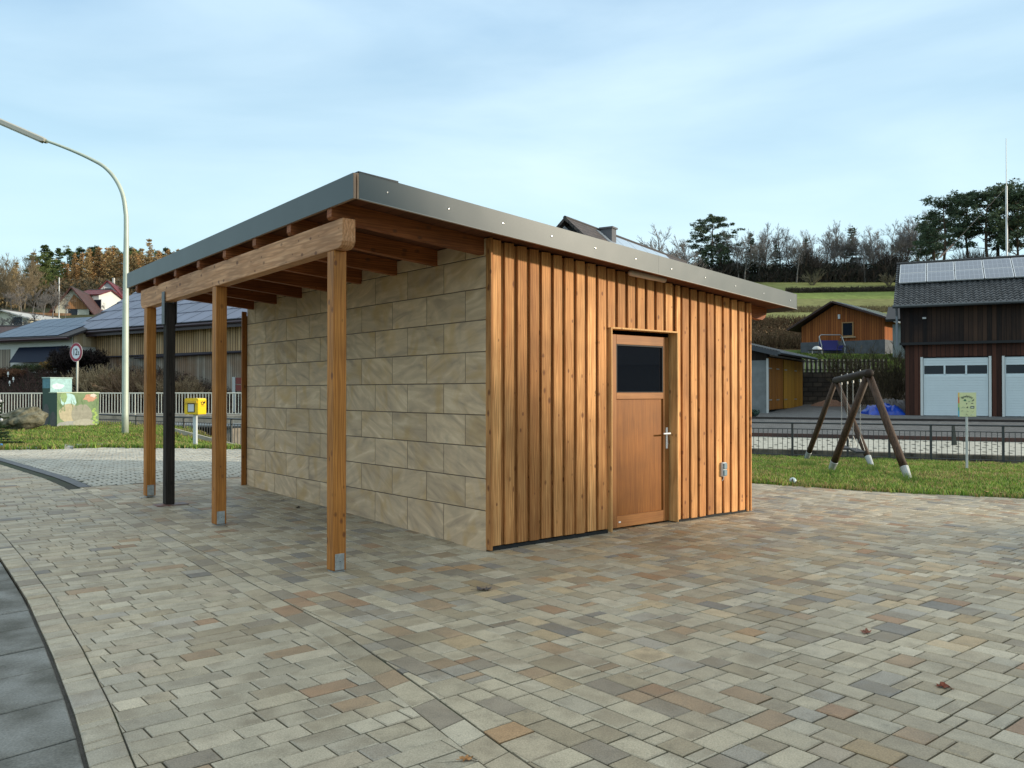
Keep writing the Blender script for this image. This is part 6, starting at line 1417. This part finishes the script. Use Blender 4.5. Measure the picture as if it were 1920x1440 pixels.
def conifer(seed, h, w_, label='spruce', cols=GP, base=.12, dens=1., droop=-.15, name='spruce_tree', gap=.25):
    r = random.Random(seed); t = thing(name, label, 'tree', (0, -500, -50)); TR = TB(); CR = TB(); TR.limb((0, 0, -.3), (0, 0, h * .6), h * .013, h * .007, BK, 6); TR.limb((0, 0, h * .6), (0, 0, h), h * .007, .01, BK, 5)
    z = base
    while z < .985:
        n = int(r.randint(5, 8)); L0 = h * w_ * (1 - z) ** .85 + .02 * h
        for i in range(n):
            if r.random() < gap * .5: continue
            th = r.uniform(0, 6.28); L_ = L0 * r.uniform(.55, 1.15); d = Vector((math.cos(th), math.sin(th), droop + .5 * (z))); p0 = Vector((0, 0, h * z)); p1 = p0 + d * L_; TR.limb(p0, p1, h * .003, .006, BK, 3)
            m = max(2, int(L_ / (h * .028)))
            for k in range(m): f = (k + .8) / m; clump(CR, p0.lerp(p1, f) + Vector((0, 0, -h * .008)), h * .026 * (1.2 - .4 * f), int(11 * dens), h * .022, cols, r, .5, 1.5)
        z += r.uniform(.028, .05)
    clump(CR, (0, 0, h * .985), h * .012, 10, h * .02, cols, r, 1.6)
    TR.build('trunk', M_BARK, t); CR.build('crown', M_LEAF, t); return t
def shrub(name, label, cat, loc, w_, h_, n, cols, seed, lev=3, spread=.5, minr=.006, leaf=None, group=None):
    r = random.Random(seed); T = TB(); CL = TB()
    def g(p, d, L_, rad, l_):
        q = p + d * L_ * .5; d2 = (d + rv(r) * .22).normalized(); q2 = q + d2 * L_ * .5; c = r.choice(cols); k = r.uniform(.7, 1.3); c = (c[0] * k, c[1] * k, c[2] * k)
        T.limb(p, q, rad, rad * .8, c, 3); T.limb(q, q2, rad * .8, rad * .5, c, 3)
        if leaf and l_ >= lev - 1: clump(CL, q2, leaf[1], leaf[0], leaf[2], leaf[3], r, .8)
        if l_ < lev:
            for _ in range(3): g(q if r.random() < .5 else q2, (d2 + rv(r) * .5 + Vector((0, 0, .15))).normalized(), L_ * .6, max(minr, rad * .6), l_ + 1)
    for _ in range(n):
        a = r.uniform(0, 6.28); rr = r.random() ** .5; p = Vector((math.cos(a) * rr * w_ * .28, math.sin(a) * rr * w_ * .28, -.1)); d = Vector((math.cos(a) * spread * rr, math.sin(a) * spread * rr, 1)).normalized(); g(p, d, h_ * r.uniform(.26, .40), minr * 2.2, 0)
    t = thing(name, label, cat, loc, 0, group); T.build('stems', M_BARK, t)
    if leaf: CL.build('foliage', M_LEAF, t)
    return t
def put(proto, used, px, d, pyt=None, h0=1., rz=0., label=None, group=None, dz=0., H_=None, sx=1.):
    a = ax(px, d); z = H(a, d) + dz; s_ = 1. if pyt is None else (zz(pyt, d) - z) / h0
    if H_ is not None: s_ = H_ / h0
    if proto.name in used: o = dup(proto, (a, d, z), rz, label, group, (s_ * sx, s_ * sx, s_))
    else: used.add(proto.name); o = proto; o.location = (a, d, z); o.rotation_euler = (0, 0, rz); o.scale = (s_ * sx, s_ * sx, s_); o['label'] = label or o['label']; 
    if group: o['group'] = group
    return o
def trees():
    used = set(); r = random.Random(21)
    B = [bare_tree(31 + i, 12, 1.0 - .1 * (i % 2), levels=4, col=(.17, .155, .145), minr=.022, nb=(4, 6)) for i in range(4)]
    BW = [bare_tree(61 + i, 12, .8, levels=4, col=(.17, .135, .085), minr=.020, up=.9, nb=(4, 6)) for i in range(2)]
    # --- right skyline: named individuals
    P1 = pine(3, 14, bare=.38, w_=.36, dens=1.25); P2 = pine(8, 14, bare=.42, w_=.30, dens=.95); P3 = pine(15, 14, bare=.5, w_=.26, dens=.95)
    S1 = conifer(4, 10, .24, gap=.4, base=.2); S2 = conifer(9, 10, .30, gap=.3, base=.08); S3 = conifer(13, 10, .22, gap=.5, base=.3)
    d = 140
    put(P1, used, 1336, d, 402, 14.2, 1.0, 'broad dark pine standing alone, the largest tree above the shed roof', sx=1.45)
    put(S1, used, 1408, d, 433, 10, 0, 'thin ragged spruce right of the broad lone pine')
    put(S2, used, 1456, d, 458, 10, 1, 'short bushy dark spruce in the tree line between two thin ones')
    put(S1, used, 1512, d, 444, 10, 2.2, 'narrow pointed spruce in the middle of the tree line', sx=1.15)
    put(S3, used, 1599, d, 422, 10, 1.4, 'tall open spruce with layered limbs standing over the orange barn', sx=1.2)
    for i, (px, py, dd, pr, sx) in enumerate(((1775, 366, 118, P2, 1.15), (1812, 358, 122, P3, 1.1), (1848, 350, 117, P2, 1.2), (1880, 345, 119, P3, 1.25), (1912, 352, 116, P1, .9), (1950, 340, 118, P2, 1.1))):
        put(pr, used, px, dd, py, 14.2, i * 1.3, ('leftmost', 'second from left', 'third from left', 'fourth from left, nearest the mast', 'fifth from left, just right of the mast', 'rightmost cut by the picture edge')[i] + ' of the tall pines behind the solar roof', 'pines behind the solar roof', dz=0, sx=sx)
    put(P3, used, 1757, 126, 398, 14.2, 2.5, 'reddish lower pine at the left end of the group behind the solar roof', sx=1.3)
    g = 'bare trees along the right skyline'; lb = 'leafless tree in the row along the hill crest'
    pxs = [(1290, 455), (1352, 440), (1372, 438), (1385, 446), (1398, 440), (1430, 424), (1441, 440), (1466, 430), (1482, 438), (1496, 440), (1530, 440), (1548, 432), (1566, 424), (1580, 430), (1612, 428), (1625, 440), (1640, 432), (1655, 440), (1668, 425), (1686, 440), (1703, 418), (1716, 405), (1728, 412), (1742, 420), (1420, 450), (1510, 450), (1555, 450), (1592, 446), (1635, 452), (1690, 432)]
    for i, (px, py) in enumerate(pxs): put(B[i % 4], used, px + r.uniform(-3, 3), 136 + r.uniform(-4, 8), py, 12.3, r.uniform(0, 6), lb, g, sx=r.uniform(.85, 1.1))
    for i in range(6): put(P3 if i % 2 else P1, used, (1318, 1328, 1350, 1362, 1738, 1752)[i], 134, (468, 462, 455, 462, 436, 425)[i], 14.2, i, ('low pine at the left foot of the broad lone pine', 'low pine just left of the lone pine trunk', 'low pine just right of the lone pine trunk', 'low pine at the right foot of the broad lone pine', 'low pine left of the pines behind the solar roof', 'low pine at the foot of the reddish pine')[i], 'low pines of the right skyline')
    used2 = used
    for px, py, dd, lb_ in ((1218, 446, 75, 'small round crowned bare tree above the shed roof, left of its twin'), (1250, 462, 77, 'small round crowned bare tree above the shed roof, right of its twin'), (1292, 466, 80, 'faint bare tree left of the broad lone pine')):
        put(B[0], used, px, dd, py, 12.3, px, lb_, None, sx=1.3)
    # --- dense dark undergrowth band on the crest
    T = TB(); cols = [(.045, .038, .034), (.07, .055, .045), (.035, .038, .033), (.085, .06, .045)]
    for _ in range(7600):
        px = r.uniform(1290, 2000); dd = r.uniform(132.5, 141) if px < 1745 else r.uniform(112, 124); a = ax(px, dd); z = H(a, dd); h_ = r.uniform(1.2, 3.4) * (1.25 if px > 1500 else 1.) * (1.35 if px > 1745 else 1.) * (.85 + .45 * math.sin(px * .061) * math.sin(px * .023 + 1)) ; lean = Vector((r.uniform(-.4, .4), r.uniform(-.3, .3), 1)).normalized()
        p = Vector((a, dd, z - .2)); q = p + lean * h_ * .5; T.limb(p, q, .05, .035, r.choice(cols), 3)
        for _k in range(4): T.limb(q, q + (lean + rv(r) * .6).normalized() * h_ * .5, .035, .012, r.choice(cols), 3)
        if r.random() < .55: clump(T, (a, dd, z + r.uniform(.3, 2.6)), .7, 10, .32, [(.022, .024, .02), (.03, .028, .02), (.02, .03, .018)], r, .7)
    tag(T.build('hedgerow', M_BARK), 'dark tangled undergrowth below the bare trees on the crest', 'hedgerow', kind='stuff')
    # meadow hedges, bramble banks
    def strip(name, label, fa, n, hmin, hmax, cols, sz=.2, kind='stuff'):
        T = TB()
        for _ in range(n):
            px, dd = fa(r); a = ax(px, dd); z = H(a, dd); h_ = r.uniform(hmin, hmax); lean = Vector((r.uniform(-.5, .5), r.uniform(-.5, .5), 1)).normalized(); p = Vector((a, dd, z - .05))
            T.limb(p, p + lean * h_, .02 + .0002 * dd, .01, r.choice(cols), 3); T.limb(p + lean * h_ * .5, p + lean * h_ * .5 + (lean + rv(r) * .7).normalized() * h_ * .5, .015 + .0002 * dd, .008, r.choice(cols), 3)
            if sz and r.random() < .5: clump(T, tuple(p + lean * h_ * r.random()), h_ * .35, 5, sz, cols, r, .8)
        tag(T.build(name, M_BARK), label, name.replace('_', ' '), kind=kind)
    strip('hedge', 'low dark hedge strip across the meadow below the crest', lambda r: ((lambda t: (1475 + 240 * t, 117 + r.uniform(-.8, .8) + 3 * abs(t - .1)))(r.random())), 3000, .2, .8, [(.05, .04, .03), (.04, .035, .028), (.07, .055, .035)], .22)
    strip('dry_scrub', 'brown dry scrub bank left of the orange barn', lambda r: (r.uniform(1385, 1515), r.uniform(64, 80)), 5200, .3, 1.3, [(.13, .075, .04), (.17, .11, .06), (.09, .06, .035), (.11, .08, .04)], .18)
    strip('dry_grass', 'tawny rough grass band across the meadow', lambda r: (r.uniform(1395, 1725), r.uniform(93, 97.5)), 3200, .2, .6, [(.20, .16, .08), (.16, .12, .06), (.22, .18, .09)], .0)
    # shrubs right
    shrub('bare_shrub', 'large bare olive brown shrub between the slatted fence and the wooden garage', 'shrub', (ax(1648, 43), 43.4, H(ax(1648, 43), 43)), 3.6, 4.3, 46, [(.085, .07, .04), (.06, .05, .03), (.11, .09, .05)], 5, lev=4, spread=.85, minr=.008)
    shrub('bare_shrub', 'smaller dark bare shrub leaning over the tarpaulin heap', 'shrub', (ax(1680, 44), 42.2, H(ax(1680, 44), 43)), 2.0, 3.2, 26, [(.07, .06, .035), (.05, .04, .03)], 6, lev=4, spread=.8, minr=.008)
    for k, (px, dd, hh) in enumerate(((1524, 128, 4.2), (1668, 127, 3.4), (1700, 127, 3.))):
        shrub('pollard_bush', 'pale stemmed bush fanning upwards in front of the dark crest hedge', 'shrub', (ax(px, dd), dd, H(ax(px, dd), dd)), .5, hh, 20, [(.17, .14, .09), (.13, .11, .07)], 40 + k, lev=2, spread=.9, minr=.03, group='pale bushes before the crest hedge')
    shrub('garden_plant', 'small blue green leafy plant at the grey garage wall', 'plant', (ax(1405, 34.5), 34.5, H(ax(1405, 34.5), 34.5)), .6, .62, 14, [(.04, .07, .05)], 9, lev=2, leaf=(7, .10, .10, [(.06, .12, .09), (.08, .14, .11), (.04, .08, .07)]))
    # --- left wood
    L1 = conifer(41, 12, .17, cols=[(.50, .29, .12), (.42, .25, .11), (.54, .35, .16), (.34, .21, .10)], droop=.1, dens=.8, name='larch_tree', gap=.2)
    L2 = conifer(45, 12, .15, cols=[(.42, .30, .14), (.46, .32, .15), (.34, .25, .12), (.28, .22, .11)], droop=.1, dens=.7, name='larch_tree', gap=.2)
    L3 = conifer(51, 12, .20, cols=[(.06, .09, .03), (.045, .075, .03), (.08, .11, .035)], droop=0, dens=1., name='spruce_tree', gap=.2)
    P4 = pine(27, 12, bare=.3, w_=.26, dens=1., cols=[(.05, .085, .04), (.07, .10, .045), (.035, .06, .035)])
    P5 = pine(28, 12, bare=.35, w_=.28, dens=1., cols=[(.13, .17, .05), (.10, .14, .045), (.16, .18, .06)])
    gl = 'larches and oaks of the wood on the left hill'
    for i in range(34):
        px = 98 + i * 7.2 + r.uniform(-3, 3); top = 487 - 18 * sst(px, 100, 190) + r.uniform(-8, 12); put((L1, L2, L1, L2)[i % 4], used, px, 150 + r.uniform(-5, 6), top, 12, r.uniform(0, 6), 'orange larch in the wood on the left hill', gl, sx=r.uniform(.95, 1.3))
    for i in range(12):
        px = (130, 150, 170, 178, 192, 205, 220, 246, 252, 262, 292, 310)[i]; put(P4 if i % 2 else P5, used, px, 158, (462, 458, 466, 455, 468, 470, 462, 458, 465, 470, 466, 458)[i] + 2, 12.2, i, 'dark green pine top showing over the orange larches', 'pine tops over the larches')
    put(L2, used, 279, 149, 446, 12, 0, 'tall pale larch, the highest tip of the left wood beside the lamp pole', sx=1.0)
    put(L3, used, 83, 128, 458, 12, 0, 'dark pointed spruce, the highest in the left wood', sx=1.35)
    put(L3, used, 93, 130, 470, 12, 2, 'dark spruce close behind the highest pointed one', sx=1.5)
    put(L3, used, 109, 140, 464, 12, 4, 'small separate spruce tip right of the highest spruce')
    put(P5, used, 74, 115, 476, 12.2, 1, 'yellow green pine below the dark pointed spruce', sx=1.3); put(P5, used, 66, 112, 500, 12.2, 3, 'lower yellow green pine at the foot of the dark spruces', sx=1.4)
    for i, (px, py, dd) in enumerate(((-12, 480, 105), (4, 482, 110), (18, 492, 108), (30, 489, 104), (44, 494, 100), (54, 480, 112), (62, 470, 120), (10, 505, 95), (36, 508, 92), (24, 500, 98), (52, 510, 93), (-5, 500, 97))):
        put(BW[i % 2] if i % 3 else L2, used, px, dd, py, 12.2, i, 'brown leafless tree on the slope at the left picture edge', 'brown trees on the left slope', sx=r.uniform(1., 1.3))
    for i in range(26):
        px = 120 + i * 5.5 + r.uniform(-3, 3); put(BW[i % 2], used, px, 138 + r.uniform(-6, 4), 524 + r.uniform(-8, 14), 12.2, i, 'grey brown leafless tree at the lower edge of the left wood', 'leafless trees under the larches', sx=r.uniform(.9, 1.2))
    for i, (px, py, dd, s_) in enumerate(((98, 532, 84, 1.1), (80, 545, 82, 1.), (122, 560, 86, .8), (60, 540, 88, 1.1), (40, 535, 90, 1.1), (20, 540, 92, 1.1), (195, 568, 96, .8), (186, 580, 92, .8), (134, 598, 78, 1.1), (106, 600, 76, 1.1), (70, 596, 74, 1.1))):
        put(B[i % 4], used, px, dd, py, 12.3, i, 'dark bare garden tree in front of the hillside houses', 'bare garden trees by the hillside houses', sx=s_)
    for i, (px, py, dd) in enumerate(((8, 594, 58), (48, 592, 58), (-10, 600, 57), (30, 604, 57))): put(B[i % 4], used, px, dd, py, 12.3, i, 'small gnarled fruit tree before the cream house', 'fruit trees before the cream house', sx=2.)
    # wood floor fill
    T = TB()
    for _ in range(4200):
        px = r.uniform(-60, 335); dd = r.uniform(107, 150); a = ax(px, dd); z = H(a, dd); clump(T, (a, dd, z + r.uniform(.2, 3.4)), 1.1, 7, .42, [(.10, .075, .04), (.07, .06, .035), (.05, .05, .03), (.14, .09, .04)], r, .8)
    tag(T.build('woodland_scrub', M_LEAF), 'brown scrub filling the slope beneath the left wood', 'scrub', kind='stuff')
    # --- garden shrubs before the big barn
    def sb(px, d, w_, h_, n, cols, seed, label, **k): return shrub('bare_shrub', label, 'shrub', (ax(px, d), d, H(ax(px, d), d)), w_, h_, n, cols, seed, **k)
    tan = [(.33, .255, .15), (.26, .19, .11), (.40, .31, .19)]
    sb(205, 42.5, 3.0, 2.3, 60, tan, 71, 'tan leafless shrub before the barn, left of the lamp pole', lev=3, spread=.75, minr=.010)
    sb(180, 43, 2.8, 2.1, 46, tan, 72, 'low tan shrub between the sign pole and the lamp pole', lev=3, spread=.8, minr=.010)
    sb(255, 42, 3.0, 2.5, 55, [(.30, .20, .13), (.22, .15, .10)], 73, 'reddish tan shrub directly right of the lamp pole', lev=3, spread=.8, minr=.010, leaf=(4, .10, .05, [(.22, .15, .09), (.17, .11, .06)]))
    sb(330, 41.5, 3.0, 2.1, 60, [(.38, .29, .18), (.28, .20, .12)], 74, 'round tan shrub behind the porch between the dark post and the barn', lev=3, spread=.9, minr=.010, leaf=(5, .10, .05, [(.27, .20, .12), (.20, .14, .08)]))
    sb(148, 46, 3.0, 1.9, 70, [(.018, .014, .014), (.025, .018, .016), (.03, .02, .018)], 75, 'dark purple brown shrub against the barn corner behind the weight limit sign', lev=3, spread=.7, minr=.014, leaf=(6, .16, .09, [(.022, .016, .016), (.03, .02, .018)]))
    sb(118, 46, 2.0, 1.3, 24, [(.03, .03, .02)], 76, 'dark low bush left of the sign pole', lev=3, leaf=(6, .12, .07, [(.03, .03, .02), (.10, .06, .02)]))
    sb(102, 46.5, 1.3, 1.05, 22, [(.22, .13, .04)], 77, 'small ochre orange bush under the dark wall collector', lev=2, leaf=(12, .14, .08, [(.32, .19, .05), (.25, .15, .04)]))
    sb(60, 46.5, 3.2, .8, 40, [(.05, .07, .03)], 78, 'low green bush row under the dark wall collector', lev=2, leaf=(9, .14, .08, [(.06, .09, .035), (.04, .06, .03), (.09, .10, .04)]))
    sb(12, 45, 2.2, .9, 50, [(.18, .085, .05), (.13, .065, .04)], 79, 'rounded rust brown shrub at the left edge before the white annex', lev=3, leaf=(8, .12, .06, [(.20, .10, .055), (.14, .07, .04)]))
    # dark heathy bed below: stuff
    T = TB(); cols = [(.09, .045, .042), (.065, .045, .038), (.05, .035, .03), (.11, .06, .05), (.05, .05, .03)]
    for _ in range(9000):
        px = r.uniform(-60, 460); dd = r.uniform(40.6, 46); a = ax(px, dd); z = H(a, dd); h_ = r.uniform(.2, .55); lean = Vector((r.uniform(-.5, .5), r.uniform(-.5, .5), 1)).normalized(); p = Vector((a, dd, z - .03)); T.limb(p, p + lean * h_, .013, .006, r.choice(cols), 3)
        if r.random() < .6: clump(T, tuple(p + lean * h_), .13, 4, .07, cols, r, .8)
    tag(T.build('garden_bed', M_BARK), 'dark reddish heather bed on the bank behind the cream railing', 'garden bed', kind='stuff')
    for i, (px, py, dd) in enumerate(((15, 703, 44), (25, 713, 43.5), (18, 720, 43.3))):
        a = ax(px, dd); z = H(a, dd); m = MB(); m.tube([(0, 0, 0), (0, 0, .1), (0, 0, .12), (0, 0, .24), (0, 0, .27)], [.015, .015, .05, .035, .01], 8); o = m.build('garden_light', mat('garden_white', (.75, .75, .72), .5), loc=(a, dd, max(z, zz(py, dd)) - .1)); tag(o, ('topmost', 'middle', 'lowest')[i] + ' of three small white garden lights in the heather bed at the left edge', 'garden light', 'white garden lights')
    # young fir with ornaments at the left edge
    F = conifer(81, 1.6, .50, cols=[(.035, .07, .03), (.05, .09, .035), (.025, .05, .025)], base=.02, dens=1.6, droop=-.1, gap=.1, name='fir_tree')
    F.location = (ax(-34, 19.6), 19.6, H(ax(-34, 19.6), 19.6)); F['label'] = 'small decorated fir reaching in at the left picture edge over the grass'; F.rotation_euler = (0, 0, .7)
    for i, (px, py, col, nm) in enumerate(((3, 787, (.45, .46, .48), 'white star like ornament on the fir at the left edge'), (3, 834, (.02, .16, .40), 'blue bauble low on the fir at the left edge'), (1, 752, (.42, .42, .42), 'white bauble high on the fir at the left edge'))):
        d_ = 19.1; m = MB(); n = 8; p = (ax(px, d_), d_, zz(py, d_)); m.tube([(p[0], p[1], p[2] - .034), (p[0], p[1], p[2] - .025), (p[0], p[1], p[2]), (p[0], p[1], p[2] + .025), (p[0], p[1], p[2] + .034)], [.003, .025, .034, .025, .003], 10); tag(m.build('bauble', mat('bauble%d' % i, col, .25), smooth=True), nm, 'bauble')
trees()
# ---------------------------------------------------------------- grass
def grass(name, label, inside, n, a0, a1, d0, d1, hmin, hmax, cols, seed, wd=.006):
    rs = np.random.RandomState(seed); A = rs.uniform(a0, a1, n * 3); D = rs.uniform(d0, d1, n * 3); P_ = []
    from mathutils import noise
    for a, d in zip(A, D):
        if abs(a) > .70 * d + 1.2 or not inside(a, d): continue
        P_.append((a, d, H(a, d)))
        if len(P_) >= n: break
    V = []; F = []; CO = []
    for (a, d, z) in P_:
        nb = rs.randint(5, 9); patch = noise.noise(Vector((a * .8, d * .8, 0))); patch2 = noise.noise(Vector((a * 2.7, d * 2.7, 5)))
        hk = 1 + .6 * patch2
        for _ in range(nb):
            th = rs.uniform(0, 6.28); h_ = rs.uniform(hmin, hmax) * hk; l_ = rs.uniform(.15, .9) * h_; w_ = wd * rs.uniform(.7, 1.4) * (1 + .04 * d); bx, by = a + rs.normal(0, .03), d + rs.normal(0, .03); cx, sx = math.cos(th), math.sin(th); o = len(V)
            V += [(bx - sx * w_, by + cx * w_, z - .01), (bx + sx * w_, by - cx * w_, z - .01), (bx + cx * l_ * .45 + sx * w_ * .7, by + sx * l_ * .45 - cx * w_ * .7, z + h_ * .62), (bx + cx * l_ * .45 - sx * w_ * .7, by + sx * l_ * .45 + cx * w_ * .7, z + h_ * .62), (bx + cx * l_, by + sx * l_, z + h_)]
            F += [(o, o + 1, o + 2, o + 3), (o + 3, o + 2, o + 4)]; c = cols[rs.randint(len(cols))]
            if patch > .12 and rs.rand() < .5: c = cols[-1]
            k = rs.uniform(.75, 1.25) * (1 + .5 * patch2); CO += [(c[0] * k, c[1] * k, c[2] * k, 1)] * 2
    me = bpy.data.meshes.new(name); me.from_pydata(V, [], F); me.materials.append(M_GRASS); ca = me.attributes.new('col', 'FLOAT_COLOR', 'FACE'); ca.data.foreach_set('color', np.array(CO, np.float32).ravel())
    o = bpy.data.objects.new(name, me); C.objects.link(o); tag(o, label, 'grass', kind='stuff')
GC = [(.16, .27, .045), (.21, .31, .055), (.12, .21, .04), (.27, .34, .08), (.33, .28, .11)]
grass('lawn_grass', 'green lawn around the swing right of the shed', lambda a, d: a > 2.5 and plaza_edge(a) - .03 - .09 * max(0, math.sin(a * 5.1) * math.sin(a * 13.3 + 1)) < d < fenceline(a) + .1, 17000, 2.5, 16, 8, 27, .03, .085, GC, 1)
grass('mound_grass', 'green grass mound around the lamp pole and the letter box', lambda a, d: a < -5 and plaza_edge(a) - .12 - .15 * max(0, math.sin(a * 4.1) * math.sin(a * 11.3 + 1)) < d < fenceline(a) + .25, 17000, -21, -5, 17, 34, .05, .12, GC, 2, .008)
grass('terrace_grass', 'mown grass terrace before the orange barn', lambda a, d: a > 17, 5000, 17, 29, 45.4, 60, .05, .12, [(.10, .15, .03), (.08, .12, .03), (.13, .17, .04)], 3, .012)
def lawn_litter():
    r = random.Random(77); m = MB()
    for _ in range(46):       # dead leaves blown into the lawn edge
        a = r.uniform(3.5, 9.5); d = plaza_edge(a) + r.random() ** 2 * 3; s_ = r.uniform(.02, .04); z = H(a, d) + .04; th = r.uniform(0, 6.28)
        m.poly([(a + s_ * math.cos(th + k * 1.257) * (1 + .4 * (k % 2)), d + s_ * math.sin(th + k * 1.257), z + r.uniform(0, .02)) for k in range(5)], r.choice([(.28, .13, .05), (.22, .10, .04), (.35, .22, .08)]))
    tag(m.build('leaf_litter', mat('litter', (1, 1, 1), .8, attr=True, var=.3, scale=20), uv=False, recalc=False), 'scattered dead brown leaves along the lawn edge', 'leaf litter', kind='stuff')
    # long tufts round the swing legs
    T = TB()
    for px, py in ((1556, 886), (1704, 901), (1634, 874), (1511, 862)):
        v = at(px, py, 1.) - Vector((0, 0, EYE)); k = (-.06 - EYE) / v.z; cx, cy = v.x * k, v.y * k
        for _ in range(150):
            x, y = cx + r.gauss(0, .13), cy + r.gauss(0, .10); z = H(x, y); h_ = r.uniform(.08, .2); dx, dy = r.gauss(0, .05), r.gauss(0, .05); c = r.choice([(.14, .24, .05), (.11, .20, .04), (.20, .28, .06)])
            T.tri((x - .007, y, z), (x + .007, y, z), (x + dx, y + dy, z + h_), c)
    tag(T.build('grass_tufts', M_GRASS), 'longer grass tufts around the swing legs', 'grass', kind='stuff')
lawn_litter()
